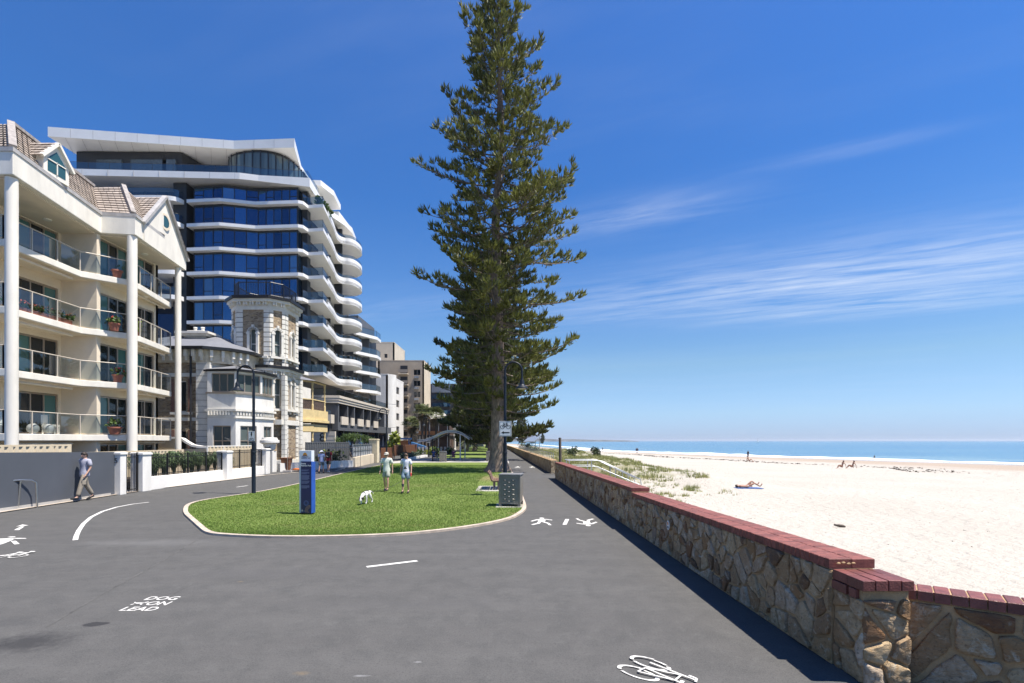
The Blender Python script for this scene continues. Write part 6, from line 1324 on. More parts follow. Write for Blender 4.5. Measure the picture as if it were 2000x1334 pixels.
for y in (by0+.12, by1-.12):
    mb = MB(); mb.tube([(bx+a, y, z-.035) for a, z in prof], .022, 6); mb.build('cast_frame', blk, t)
    for x in (-.12, .08): mb = MB(); mb.box(bx+x-.03, bx+x+.03, y-.03, y+.03, .0, .45); mb.build('leg', M('bench_leg', (.16, .12, .10)), t)
struct(MB().box(-1.65, .1, 22.9, 25.6, 0, .05).build('bench_slab', concrete))
t = thing('picnic_shelter', 'open picnic shelter with curved wavy metal roof on slim posts', 'shelter', (-7, 61, 0)); mb = MB()
rp = [(-10.9, 2.35), (-9.9, 2.42), (-9.0, 2.8), (-8.2, 3.25), (-7.3, 3.48), (-6.4, 3.42), (-5.6, 3.1), (-4.9, 2.6)]
rp = arc(rp, 2)
for (a, za), (b_, zb) in zip(rp, rp[1:]): mb.hexa([(a, 59, za), (b_, 59, zb), (b_, 63, zb), (a, 63, za)], [(a, 59, za+.09), (b_, 59, zb+.09), (b_, 63, zb+.09), (a, 63, za+.09)])
mb.build('curved_roof', galv, t, smooth=40); mb = MB()
for y in (58.95, 63.05): mb = MB(); mb.tube([(a, y, z-.14) for a, z in rp], .07, 6); mb.build('roof_beam', galv, t)
for x, y, zt_ in ((-6.0, 59.3, 3.15), (-5.75, 62.6, 3.1), (-9.2, 59.3, 2.6), (-9.2, 62.6, 2.6)): mb = MB(); mb.tube([(x, y, 0), (x, y, zt_)], .07, 8); mb.build('post', M('pale_blue_steel', (.45, .52, .60), .4) if x > -7 else navy, t)
t = thing('picnic_table', 'dark picnic table with benches under the curved shelter', 'table', (-7.8, 59.6, 0)); mb = MB(); mb.box(-9.2, -6.6, 59.2, 60.0, .70, .76); mb.build('table_top', black, t)
for y in (58.6, 60.5): mb = MB(); mb.box(-9.1, -6.7, y, y+.3, .42, .47); mb.build('bench_seat', black, t)
for x in (-8.7, -7.1): mb = MB(); mb.box(x-.05, x+.05, 59.5, 59.7, 0, .7); mb.box(x-.04, x+.04, 58.7, 60.7, .36, .42); mb.build('leg', galv, t)
# ------------------------------------------------------------------ Norfolk pines
def pine(name, label, x, y, h, Lf, lo, spacing, dens, blade, leafm, bias=0., per=5.6, group=None, flare=1., tk=8):
    t = thing(name, label, 'tree', (x, y, 0), group); tr = MB()
    zs = [-.1, .15, .45, .9, 1.6, 3, 6, h*.3, h*.5, h*.7, h*.85, h]; rs = [1.05, .95, .74, .63, .56, .52, .46, .40, .30, .19, .11, .025]
    sc = h/35*flare; n = 22; vs = []
    for z, r in zip(zs, rs):
        for k in range(n):
            a = 2*math.pi*k/n; rr = r*sc*(1+(.13*max(0, 1-z/1.2))*math.sin(a*5+.7)+.03*math.sin(a*9+z)); vs.append((x+.012*z*math.sin(z*.3)+rr*math.cos(a), y+rr*math.sin(a), z))
    tr.add(vs, [(i*n+k, i*n+(k+1) % n, (i+1)*n+(k+1) % n, (i+1)*n+k) for i in range(len(zs)-1) for k in range(n)])
    tr.build('trunk', bark, t, smooth=70)
    br = MB(); Q = []; z = lo
    def tuft(p, d, k):
        for _ in range(k):
            v = Vector((random.gauss(0, .42), random.gauss(0, .42), random.gauss(.30, .34)))+d*.75; v.normalize()
            l = blade[0]*(.6+.7*random.random()); w_ = blade[1]*(.7+.6*random.random()); s_ = v.cross(Vector((random.gauss(0, 1), random.gauss(0, 1), random.gauss(0, 1)))).normalized()*w_/2
            m_ = p+v*l*.55+Vector((0, 0, .03*l)); e = p+v*l*.85+Vector((0, 0, .22*l)); Q.append([p-s_*.5, m_-s_, e, m_+s_])
    while z < h-.3:
        f = (z-lo)/(h-lo); Lz = Lf(z); a0 = random.random()*6.283; nb = round(per+random.random()*1.2-.6) if f < .93 else 4
        for b_ in range(nb):
            a = a0+6.283*b_/nb+random.gauss(0, .16); L = Lz*(.52+.58*random.random())*(1+bias*math.cos(a)) if random.random() > .16 else Lz*.4
            if z < 11 and math.sin(a) < -.45: L *= .45 if z < 8 else .7
            if L < .25: continue
            el = -.12+.18*f+.95*max(0, f-.62)/.38*.9+random.gauss(0, .08); curl = .10+.12*random.random(); sag = random.gauss(0, .06)
            d0 = Vector((math.cos(a), math.sin(a), 0)); sd_ = Vector((-d0.y, d0.x, 0)); zz = z+random.gauss(0, .16)
            P = lambda s: Vector((x, y, zz))+d0*(L*s)+sd_*(sag*L*s*s)+Vector((0, 0, L*(el*s+curl*s*s*(1 if f < .75 else .3)-.06*math.sin(3.1*s))))
            ns = 7; br.tube([P(i/ns) for i in range(ns+1)], [max(.010, (.022+.011*L)*(1-.93*i/ns)) for i in range(ns+1)], 4, False)
            s = max(.14, .30-.12*f) if L > 1.2 else .1
            while s < 1.0:
                for side in (-1, 1):
                    if random.random() < .16: continue
                    p0 = P(s); dd = (P(min(1, s+.05))-P(s-.05)).normalized(); ln = (.30*L*(1-s)**.8+.28)*(.6+.7*random.random()); ln = min(ln, 1.9)
                    dv_ = (dd*(.75+.4*random.random())+sd_*side*(.9)+Vector((0, 0, .12+.25*random.random()))).normalized()
                    e = p0+dv_*ln+Vector((0, 0, .10*ln)); br.tube([p0, p0+dv_*ln*.5, e], [.013, .010, .006], 3, False)
                    k = max(1, int(ln/.42*dens))
                    for i in range(k): tuft(p0.lerp(e, .45+.6*(i+.5)/k*.95), dv_, tk)
                s += .42/max(L, .6)/dens*(1.0+.5*(1-s))
            tuft(P(.97), (P(1)-P(.9)).normalized(), tk+2); tuft(P(.88), (P(1)-P(.9)).normalized(), tk)
            if random.random() < .5:     # short bare inner twigs
                for _ in range(3): p0 = P(.05+.25*random.random()); br.tube([p0, p0+Vector((random.gauss(0, .5), random.gauss(0, .5), random.gauss(-.15, .25)))], [.014, .005], 3, False)
        z += spacing*(.8+.4*random.random())*(1-.35*f)
    tuft(Vector((x, y, h-.1)), Vector((0, 0, 1)), 16)
    br.build('limbs', brch, t); quads('foliage', Q, leafm, t); return t
def LM(z): return float(np.interp(z, [3.5, 5, 7, 10.6, 14, 17.3, 20.8, 24, 28.4, 31, 33, 35, 36], [4.3, 4.9, 5.1, 5.6, 6.2, 6.5, 5.6, 4.8, 3.8, 2.7, 1.8, .7, .2]))
pine('norfolk_pine', 'tallest Norfolk pine, standing on the lawn behind the lamp and bench', -1.05, 37.7, 36.3, LM, 4.6, .76, .93, (.50, .085), pinel, .05, tk=15)
def LM2(z): return float(np.interp(z, [1.5, 3, 5, 9, 13, 20, 26], [3.8, 6.0, 7.4, 7.4, 6.2, 3.2, .6]))
p2 = pine('norfolk_pine', 'second Norfolk pine, its low dark boughs right behind the tallest one', -2.5, 61, 25, LM2, 2.3, .85, .85, (.80, .25), pined, 0, 6)
for x, y, s_, l in ((-3.0, 84, .85, 'third Norfolk pine of the row beyond the picnic shelter'), (-3.9, 108, .9, 'fourth Norfolk pine of the row along the esplanade'), (-5.6, 135, 1.05, 'fifth Norfolk pine of the row along the esplanade'), (-8.0, 165, 1.0, 'sixth Norfolk pine of the row, far along the esplanade'),
                    (-8.6, 118, .9, 'Norfolk pine on the road side of the far lawn, nearest of three'), (-10.6, 150, 1.0, 'Norfolk pine on the road side of the far lawn, middle of three'), (-13.5, 190, 1.0, 'Norfolk pine on the road side of the far lawn, farthest of three'), (-9.6, 200, 1.1, 'seventh Norfolk pine of the row, near its far end'), (-3.0, 215, .75, 'distant Norfolk pine at the far end of the path, left'), (4.5, 235, .62, 'distant Norfolk pine at the far end of the path, right'), (13.5, 330, .36, 'lone far Norfolk pine standing by the dunes, taller of two'), (20.6, 345, .30, 'lone far Norfolk pine standing by the dunes, shorter of two')):
    dup(p2, (x, y, 0), random.random()*6, l, s_)
# palms
def palm(label, x, y, h, rz):
    t = thing('fan_palm', label, 'palm', (0, 0, 0)); mb = MB(); mb.tube([(0, 0, -.05), (.03, 0, .5), (.02, .03, h*.5), (.08, 0, h*.86)], [.32, .24, .21, .19], 10); mb.build('trunk', MATS['weathered_timber'], t, smooth=60)
    V = []; D = []
    def frond(a, e, l, out, fan, droop):
        d = Vector((math.cos(a)*math.cos(e), math.sin(a)*math.cos(e), math.sin(e))); o = Vector((.08, 0, h*.88)); c = o+d*l*.55; s_ = Vector((-math.sin(a), math.cos(a), 0)); u_ = d.cross(s_)
        out.append([o-s_*.02, o+s_*.02, c+s_*.02, c-s_*.02])
        for k in range(fan):
            th = (k/(fan-1)-.5)*3.6; v = d*math.cos(th)+s_*math.sin(th); tip = c+v*l*.55-Vector((0, 0, droop*l*(.35+.25*random.random()))); m_ = c+v*l*.3; w_ = (v.cross(u_)).normalized()*.05*l/1.3
            out.append([c, m_-w_, tip, m_+w_])
    for _ in range(30): frond(random.random()*6.283, random.uniform(-.25, 1.25), 1.85*(.8+.4*random.random()), V, 13, .35)
    for _ in range(34): frond(random.random()*6.283, random.uniform(-1.35, -.45), 1.35*(.8+.5*random.random()), D, 9, .55)
    quads('green_fronds', V, leafp, t); quads('dead_fronds', D, deadp, t); t.location = (x, y, 0); t.rotation_euler = (0, 0, rz); return t
palm('shortest leaning fan palm with a brown skirt, leftmost of the palms', -18.3, 93, 5.9, 0); palm('tallest fan palm of the group in front of the beige slab', -15.6, 89, 8.1, 1); palm('fan palm just behind the tallest one', -16.3, 97, 8.2, 2); palm('fan palm standing alone by the dark lamp post, rightmost', -13.6, 92, 7.6, 3.3)
for i, (x, y, r, m_, l) in enumerate(((-13.2, 82, .9, leafy, 'yellow green bush under the palms'), (-11.6, 78, .8, leafg, 'rounded green bush beside the lamp post by the shelter'), (-14.6, 79, .75, leafg, 'low green bush beyond the timber fence'), (-10.2, 84, .9, leafg, 'dark green bush seen under the shelter roof'))):
    shrub('garden_bush', l, (x, y, r*.8), (r*1.2, r, r*.8), 260, .28, m_)
t = thing('date_palm', 'spiky palm behind the curved shelter roof', 'palm', (-9.2, 105, 0)); V = []
for _ in range(46):
    a = random.random()*6.283; e = random.uniform(-.2, 1.3); d = Vector((math.cos(a)*math.cos(e), math.sin(a)*math.cos(e), math.sin(e))); s_ = Vector((-math.sin(a), math.cos(a), 0))
    for k in range(5): p, q_ = Vector((-9.2, 105, 2.2))+d*(.6*k)-Vector((0, 0, .05*k*k)), Vector((-9.2, 105, 2.2))+d*(.6*(k+1))-Vector((0, 0, .05*(k+1)**2)); w_ = s_*(.22-.03*k); V.append([p-w_, p+w_, q_+w_*.8, q_-w_*.8])
quads('fronds', V, leafp, t); mb = MB(); mb.tube([(-9.2, 105, 0), (-9.2, 105, 2.3)], .35, 8); mb.build('trunk', bark, t)
t = thing('garden_fence', 'row of pale pickets with blue shade cloths beyond the picnic tables', 'fence', (-12, 86, 0)); mb = MB(); [mb.box(x, x+.35, 85.9, 86.0, 0, 1.3) for x in np.arange(-17, -10.5, .62)]; mb.build('pickets', MATS['pale_block'] if 'pale_block' in MATS else concrete, t)
mb = MB(); mb.hexa([(-17, 86.2, 1.25), (-14.6, 86.2, 1.0), (-14.6, 87.5, 1.0), (-17, 87.5, 1.3)], [(-17, 86.2, 2.1), (-14.6, 86.2, 1.35), (-14.6, 87.5, 1.35), (-17, 87.5, 2.1)]); mb.build('shade_cloth', M('blue_cloth', (.05, .17, .38)), t)
t = thing('pergola', 'small blue framed pergola at the left of the palms', 'pergola', (-18.2, 86, 0)); mb = MB(); [mb.box(x-.1, x+.1, 85.9, 86.1, 0, 2.6) for x in (-19.2, -17.3)]; mb.box(-19.6, -16.9, 85.8, 86.2, 2.5, 2.8); mb.build('frame', M('blue_paint', (.04, .10, .26)), t); mb = MB(); mb.box(-19.1, -17.4, 86.4, 86.5, 0, 2.4); mb.build('door', timber, t)
# dune shrubs
for c, r, l in (((9.8, 86, .9), (1.4, 1.3, 1.25), 'dark rounded shrub on the dunes nearer the timber post'), ((13.6, 86, .55), (1.3, 1.2, 1.05), 'dark low shrub on the dunes farther right'), ((5.6, 118, .9), (2.2, 2.2, 1.1), 'grey green thicket on the dunes beyond the railing'), ((3.4, 140, 1.0), (2.4, 3, 1.3), 'far pale thicket where the railing meets the dunes')):
    c = (c[0], c[1], zs_clip(c[0], c[1])+c[2]); t = shrub('dune_shrub', l, c, r, 420, .30, leafd if c[1] < 100 else MATS['grey_green_leaf'])
t = thing('beach_shelter', 'far pale open shelter roof beside the far wall', 'shelter', (5, 150, 0)); mb = MB(); mb.hexa([(2.6, 118, 1.9), (5, 118, 2.0), (8.4, 150, 3.9), (5.5, 150, 3.8)], [(2.6, 118, 2.1), (5, 118, 2.2), (8.4, 150, 4.1), (5.5, 150, 4.0)]); mb.build('roof', galv, t); mb = MB(); [mb.box(x-.1, x+.1, y-.1, y+.1, -1, z) for x, y, z in ((3.0, 119, 1.9), (5.9, 130, 2.4), (7.8, 146, 3.7))]; mb.build('posts', galv, t)
# ------------------------------------------------------------------ people and animals
def skinmesh(name, V, E, RD, m, parent, sub=1, root=0):
    me = bpy.data.meshes.new(name); me.from_pydata([tuple(v) for v in V], E, []); me.materials.append(m)
    o = col(bpy.data.objects.new(name, me)); o.parent = parent
    s = o.modifiers.new('skin', 'SKIN'); s.use_smooth_shade = True; s.branch_smoothing = .3
    L = me.skin_vertices[0].data
    for i, r in enumerate(RD): L[i].radius = r if isinstance(r, tuple) else (r, r); L[i].use_root = (i == root)
    if sub: b_ = o.modifiers.new('subdivision', 'SUBSURF'); b_.levels = b_.render_levels = sub
    return o
class Sk:
    def __init__(s): s.v = []; s.e = []; s.r = []
    def chain(s, pts, rad, start=None):
        k = start
        for p, r in zip(pts, rad):
            s.v.append(Vector(p)); s.r.append(r); i = len(s.v)-1
            if k is not None: s.e.append((k, i))
            k = i
        return k
    def build(s, name, m, parent, sub=1): return skinmesh(name, s.v, s.e, s.r, m, parent, sub)
def person(label, loc, heading, h=1.75, legs=((18, 6), (-14, -32)), arms=((-18, 8), (16, 30)), splay=.10, skin=SK1, top=None, bottom=None, blen='short', shoes=None, hair=None, hat=None, sleeves=True, lean=0., lie=None, build=1., group=None, extras=None, tl=1., hd=True, female=False):
    """figure facing -Y before turning; limb angles are degrees forward of straight down: (upper, lower)"""
    k = h/1.75; t = thing('person', label, 'person', loc, group); S = Vector((k, k, k))
    V = lambda *a: Vector(a)*k
    hipz = .93; hips = {1: V(.092, 0, hipz-.03), -1: V(-.092, 0, hipz-.03)}; ln = math.tan(R(lean))
    B = lambda x, y, z: V(x, y-ln*(z-hipz), z)
    pel, wai, che, uch, nek, skl, top_ = B(0, 0, hipz), B(0, .01, 1.08), B(0, -.005, 1.25), B(0, .015, 1.40), B(0, .01, 1.49), B(0, -.012, 1.575), B(0, -.012, 1.665)
    def dirn(a): return Vector((0, -math.sin(R(a)), -math.cos(R(a))))
    J = {}
    for s_, (a, b_) in zip((1, -1), legs):
        kn = hips[s_]+dirn(a)*.43*k+V(.012*s_, 0, 0); an = kn+dirn(b_)*.42*k; fd = Vector((0, -1, (.35*math.sin(R(b_)) if b_ > 0 else 1.0*math.sin(R(b_))*.8))).normalized()
        he = an+Vector((0, .03*k, -.045*k)); ba = an+fd*.13*k+V(0, 0, -.055); to = an+fd*.20*k+V(0, 0, -.058); J[s_] = (kn, an, he, ba, to)
    for s_, (a, b_) in zip((1, -1), arms):
        sh = B(.175*s_*build, .015, 1.415); el = sh+(dirn(a)+Vector((splay*s_, 0, 0))).normalized()*.29*k; wr = el+(dirn(b_)+Vector((splay*.4*s_, 0, 0))).normalized()*.25*k; J[('a', s_)] = (sh, el, wr, (wr-el).normalized())
    lowz = min(min(q.z for q in J[s_]) for s_ in (1, -1))-.028*k
    off = Vector((0, 0, -lowz if lie is None else 0))
    f = build
    g_ = .82 if top else 1.
    b_ = Sk(); b_.chain([pel, wai, che, uch, nek, skl, top_], [(.115*f*k*g_, .095*k*g_), (.115*f*k*g_, .09*k*g_), (.135*f*k*g_, .10*k*g_), (.12*f*k*g_, .085*k*g_), .052*k, (.074*k, .088*k), (.060*k, .070*k)])
    b_.chain([skl+V(0, -.085, -.02), skl+V(0, -.10, -.022)], [.022*k, .012*k], 5)       # nose
    for s_ in (1, -1):
        kn, an, he, ba, to = J[s_]; b_.chain([hips[s_], hips[s_].lerp(kn, .5), kn, kn.lerp(an, .35), an, ba, to], [.088*k*f*g_, .078*k*f*(.9 if top else 1.), .052*k, .053*k, .036*k, .036*k, .026*k], 0)
        sh, el, wr, d = J[('a', s_)]; m_ = b_.chain([sh, el, wr, wr+d*.075*k], [.050*k*f, .038*k, .026*k, .030*k], 3)
        sdv = Vector((0, 1, 0)) if abs(d.y) < .8 else Vector((0, 0, 1)); inn = Vector((-s_, 0, 0))
        for q_, (o_, l_) in enumerate(((-.026, .068), (-.009, .078), (.009, .073), (.026, .058))): b_.chain([wr+d*.10*k+sdv*o_*k, wr+d*(.10+l_*.55)*k+sdv*o_*1.1*k+inn*.006*k, wr+d*(.10+l_*.9)*k+sdv*o_*1.1*k+inn*.022*k], [.0095*k, .0085*k, .007*k], m_)
        b_.chain([wr+d*.045*k-sdv*.035*k+inn*.008*k, wr+d*.085*k-sdv*.048*k+inn*.02*k], [.010*k, .008*k], m_-1)
        b_.chain([skl+V(.076*s_, .005, -.01), skl+V(.084*s_, .015, .0)], [.018*k, .012*k], 5)                                                                   # ears
    parts = [b_.build('body', skin, t)]
    if top:
        c = Sk(); c.chain([B(0, 0, .80), B(0, 0, .86), B(0, 0, .97), wai, che, uch, B(0, .014, 1.475)], [(.175*f*k, .145*k), (.178*f*k, .15*k), (.17*f*k, .142*k), (.155*f*k, .128*k), (.165*f*k, .13*k), (.15*f*k, .112*k), .074*k])
        for s_ in (1, -1):
            sh, el, wr, d = J[('a', s_)]
            if sleeves: c.chain([sh, sh.lerp(el, .45), sh.lerp(el, .78)], [.075*k*f, .074*k*f, .078*k*f], 5)
        parts.append(c.build('shirt', top, t))
    if bottom:
        c = Sk(); c.chain([B(0, 0, 1.06), pel], [(.135*f*k, .11*k), (.145*f*k, .12*k)])
        for s_ in (1, -1):
            kn, an, he, ba, to = J[s_]
            if blen == 'short': c.chain([hips[s_], hips[s_].lerp(kn, .5), hips[s_].lerp(kn, .82)], [.108*k*f, .106*k*f, .108*k*f], 1)
            elif blen == 'long': c.chain([hips[s_], hips[s_].lerp(kn, .5), kn, kn.lerp(an, .5), kn.lerp(an, .93)], [.108*k*f, .102*k*f, .078*k*f, .072*k*f, .066*k*f], 1)
            else: c.chain([hips[s_], hips[s_].lerp(kn, .15)], [.094*k*f, .092*k*f], 1)
        parts.append(c.build('trousers' if blen == 'long' else ('shorts' if blen == 'short' else 'swimwear'), bottom, t))
    if shoes:
        for s_ in (1, -1):
            kn, an, he, ba, to = J[s_]; c = Sk(); c.chain([an.lerp(kn, .06), he, an.lerp(ba, .6)+V(0, 0, -.012), to+(to-ba)*.45], [.046*k, .046*k, .048*k, .036*k]); parts.append(c.build('shoe', shoes, t))
    if hair:
        hm_ = MB(); n = 14; c0 = skl+V(0, .012, .03); vs = []
        for i in range(7):
            th = math.pi*.62*i/6
            for q_ in range(n):
                ph = 2*math.pi*q_/n; back = max(0, math.sin(ph)); r = 1.0+.05*mnoise.noise(Vector((i, q_, h*9))); dz = math.cos(th*(1+.25*back-.25*max(0, -math.sin(ph))))
                vs.append(c0+Vector((.090*math.sin(th)*math.cos(ph), .105*math.sin(th)*math.sin(ph), .105*dz))*k*r)
        hm_.add(vs, [(i*n+q_, i*n+(q_+1) % n, (i+1)*n+(q_+1) % n, (i+1)*n+q_) for i in range(6) for q_ in range(n)]); parts.append(hm_.build('hair', hair, t, smooth=180, local=True))
        if female: hb = MB(); hb.tube([skl+V(0, .09, .06), skl+V(0, .13, .02), skl+V(0, .12, -.12)], [.035*k, .04*k, .015*k], 8); parts.append(hb.build('ponytail', hair, t, smooth=180, local=True))
    if hat:
        m_, kind = hat; hb = MB(); c0 = skl+V(0, .005, .05)
        hb.lathe(tuple(c0), [(.103*k, 0), (.101*k, .04*k), (.085*k, .085*k), (.04*k, .108*k)], 16)
        if kind == 'cap': hb.hexa([c0+V(-.075, -.06, 0), c0+V(.075, -.06, 0), c0+V(.06, -.19, -.012), c0+V(-.06, -.19, -.012)], [c0+V(-.075, -.06, .012), c0+V(.075, -.06, .012), c0+V(.06, -.19, .0), c0+V(-.06, -.19, .0)])
        else: hb.lathe(tuple(c0), [(.10*k, .01*k), (.17*k, -.02*k), (.17*k, -.015*k), (.10*k, .02*k)], 16)
        parts.append(hb.build('hat', m_, t, smooth=50, local=True))
    fc = MB()
    for s_ in (1, -1): fc.ball(skl+V(.030*s_, -.078, .008), .010*k, 6, 4)
    fc.box(*[q for a, b2 in zip((skl+V(-.025, -.088, -.062)), (skl+V(.025, -.076, -.054))) for q in (a, b2)]); parts.append(fc.build('face_features', M('dark_feature', (.08, .03, .025)), t, local=True))
    if extras: extras(t, k, dict(J=J, skl=skl, V=V, B=B, che=che, uch=uch, pel=pel), parts)
    for o in list(t.children): o.location = off
    t.rotation_euler = (lie or (0, 0, 0)) if lie else (0, 0, heading)
    return t, J, off
def cloth(n, c): return M(n, c, .85, .10, 9, .25, 25)
dark_hair = M('dark_hair', (.025, .015, .01), .6); brown_hair = M('brown_hair', (.09, .05, .03), .6); glasses_m = M('sunglasses', (.01, .01, .012), .2)
wtee = cloth('grey_lilac_tee', (.42, .42, .50)); khaki = cloth('khaki_trousers', (.30, .26, .205)); blkshoe = cloth('black_shoe', (.02, .02, .022))
ctee = cloth('pale_green_tee', (.62, .66, .58)); gsh = cloth('sage_shorts', (.36, .38, .32)); wt2 = cloth('white_lilac_tee', (.66, .67, .76)); den = cloth('pale_denim', (.25, .33, .42)); redt = cloth('red_shirt', (.36, .03, .04)); bluet = cloth('light_blue_tee', (.42, .48, .72)); greys = cloth('grey_shorts', (.12, .14, .14)); darks = cloth('dark_shorts', (.05, .045, .04))
def shades(t, k, d, parts):
    s = d['skl']; mb = MB(); V = d['V']
    for q in (-1, 1): mb.ball(s+V(.033*q, -.086, .010), (.032*k, .012*k, .022*k), 8, 5)
    mb.bar(s+V(-.03, -.09, .015), s+V(.03, -.09, .015), .008*k); [mb.bar(s+V(.06*q, -.08, .014), s+V(.082*q, .0, .012), .006*k) for q in (-1, 1)]; mb.build('sunglasses', glasses_m, t, local=True)
def cargo(t, k, d, parts):
    mb = MB()
    for s_ in (1, -1): kn = d['J'][s_][0]; hp = d['V'](.092*s_, 0, .9); c = hp.lerp(kn, .72); mb.obox(c+d['V'](.07*s_, 0, 0), (.05*k, .14*k, .16*k))
    mb.build('cargo_pocket', khaki, t, bevel=.012, local=True)
person('man in grey tee and khaki trousers striding beside the dark grey wall', (*G2(165, 978.5), .03), R(-16), 1.86, legs=((26, 16), (-19, -30)), arms=((-6, 34), (-20, -6)), skin=SK1, top=wtee, bottom=khaki, blen='long', shoes=blkshoe, hair=dark_hair, build=1.12, extras=cargo)
gw = G2(755, 962)
person('walker on the lawn in pale green tee, sage shorts and cap, left of the pair', (*gw, .045), R(-6), 1.71, legs=((20, 2), (2, -24)), arms=((-8, 6), (6, 18)), splay=.20, top=ctee, bottom=gsh, shoes=blkshoe, hat=(cloth('sand_cap', (.5, .47, .40)), 'cap'), hair=brown_hair, extras=shades, build=1.1)
def printtee(t, k, d, parts):
    shades(t, k, d, parts); mb = MB()
    for i in range(-3, 4): mb.poly([d['B'](.026*(i-.5), -.128+.003*abs(i), 1.02), d['B'](.026*(i+.5), -.128+.003*abs(i+.5), 1.02), d['B'](.024*(i+.5)*.8, -.132, 1.10+.05*math.cos(i)), d['B'](.024*(i-.5)*.8, -.132, 1.10+.05*math.cos(i))])
    mb.build('shirt_print', blk, t, local=True); mb = MB(); mb.ball(d['B'](-.01, -.135, 1.13), (.02*k, .008*k, .03*k), 8, 5); mb.build('shirt_print', cloth('print_cream', (.5, .42, .33)), t, local=True)
    w_ = d['J'][('a', 1)];
    mb = MB(); kn, an = d['J'][-1][0], d['J'][-1][1]; mb.tube([kn.lerp(an, .28), kn.lerp(an, .55)], [.058*k, .052*k], 10); mb.build('calf_tattoo', M('tattoo_ink', (.05, .05, .07)), t, local=True)
gb_ = G2(793, 965.5)
pw_, PJ, po = person('walker on the lawn in white printed tee and denim shorts, right of the pair', (*gb_, .045), R(-4), 1.71, legs=((10, -14), (16, 4)), arms=((4, 22), (-14, 4)), splay=.22, top=wt2, bottom=den, shoes=blkshoe, hair=brown_hair, extras=printtee, female=True)
# leash held in the right-hand walker's hand
hand = Vector((gb_[0], gb_[1], .045))+Matrix.Rotation(R(-4), 3, 'Z') @ (PJ[('a', 1)][2]+PJ[('a', 1)][3]*.11+po)
dogc = Vector((*G2(712, 987), .045)); lt = thing('dog_leash', 'thin dark leash with red handle between walker and dog', 'leash', tuple(hand))
hn = dogc+Vector((.06, .12, .40)); mb = MB(); P = [hand.lerp(hn, f)-Vector((0, 0, .16*math.sin(math.pi*f))) for f in np.linspace(0, 1, 14)]; mb.tube(P, .008, 5); mb.build('cord', blk, lt)
mb = MB(); mb.obox(hand-Vector((0, .05, .02)), (.05, .11, .15)); mb.build('handle', M('red_plastic', (.62, .03, .04), .4), lt, bevel=.02)
# dog sniffing the grass
dw = M('white_fur', (.70, .68, .66), .9, .08, 14, .3, 40); db = M('black_fur', (.015, .014, .014), .8)
dg = thing('dog', 'white dog with black head patches sniffing the lawn', 'dog', tuple(dogc)); s = Sk()   # faces -Y, head low
s.chain([(0, .0, .37), (0, .13, .375), (0, .26, .385), (0, .34, .40)], [(.095, .115), (.085, .105), (.085, .10), (.055, .06)]); hd_ = s.chain([(0, -.10, .36), (.01, -.20, .29), (.02, -.27, .215), (.022, -.315, .155), (.022, -.335, .115)], [.078, .058, .062, .042, .028], 0)
for s_, fy in ((1, -.02), (-1, -.09)): s.chain([(.075*s_, -.02, .30), (.08*s_, -.0+fy*.4, .18), (.08*s_, fy*.6-.01, .06), (.08*s_, fy*.6-.05, .022)], [.045, .028, .022, .026], 0)
for s_, fy in ((1, .05), (-1, -.03)): s.chain([(.07*s_, .29, .31), (.078*s_, .26+fy*.3, .21), (.078*s_, .36+fy, .135), (.078*s_, .345+fy, .05), (.078*s_, .31+fy, .02)], [.062, .045, .024, .021, .026], 2)
s.chain([(0, .42, .42), (.01, .52, .38), (.02, .60, .30)], [.026, .02, .012], 3); s.build('body', dw, dg)
for s_ in (1, -1): e = Sk(); e.chain([(.045*s_+.02, -.225, .275), (.085*s_+.02, -.23, .235), (.095*s_+.02, -.25, .165)], [(.03, .018), (.036, .016), (.018, .01)]); e.build('ear', db, dg)
mb = MB(); mb.ball((.055, -.262, .225), (.032, .05, .05), 8, 6); mb.ball((-.012, -.262, .225), (.032, .05, .05), 8, 6); mb.build('face_patch', db, dg, smooth=180, local=True)
mb = MB(); mb.ball((.022, -.352, .108), (.018, .014, .014), 8, 5); mb.build('nose', db, dg, smooth=180, local=True)
mb = MB(); mb.tube([(.082*math.cos(a), .16+.01*math.sin(a), .374+.098*math.sin(a)) for a in np.linspace(0, 6.283, 22)], .014, 6); mb.tube([(.072*math.cos(a), -.06-.02*math.sin(a), .362+.083*math.sin(a)) for a in np.linspace(0, 6.283, 22)], .014, 6); mb.build('harness', blk, dg, smooth=180, local=True)
dg.rotation_euler = (0, 0, R(-14))
# couple walking away by the wire fence
def pack(t, k, d, parts):
    mb = MB(); c = d['B'](0, .17, 1.26); mb.obox(c, (.30*k, .16*k, .44*k)); mb.build('backpack', blk, t, bevel=.05, local=True); mb = MB(); mb.bar(d['B'](-.06, .256, 1.12), d['B'](.08, .256, 1.2), .03); mb.build('backpack_stripe', whitep, t, local=True)
person('person in light blue tee, grey shorts and white hat walking away by the fence', (*G2(628, 924.5), 0), R(184), 1.62, legs=((-16, -30), (14, 2)), arms=((-10, 12), (10, 24)), top=bluet, bottom=greys, shoes=blkshoe, hat=(cloth('white_sunhat', (.72, .72, .76)), 'brim'), hair=brown_hair, build=1.05)
person('person in red shirt with black backpack walking away by the fence', (*G2(642, 923), 0), R(180), 1.72, legs=((14, 2), (-14, -28)), arms=((12, 26), (-8, 10)), top=redt, bottom=darks, shoes=cloth('white_shoe', (.6, .6, .6)), hair=dark_hair, extras=pack, build=1.1)
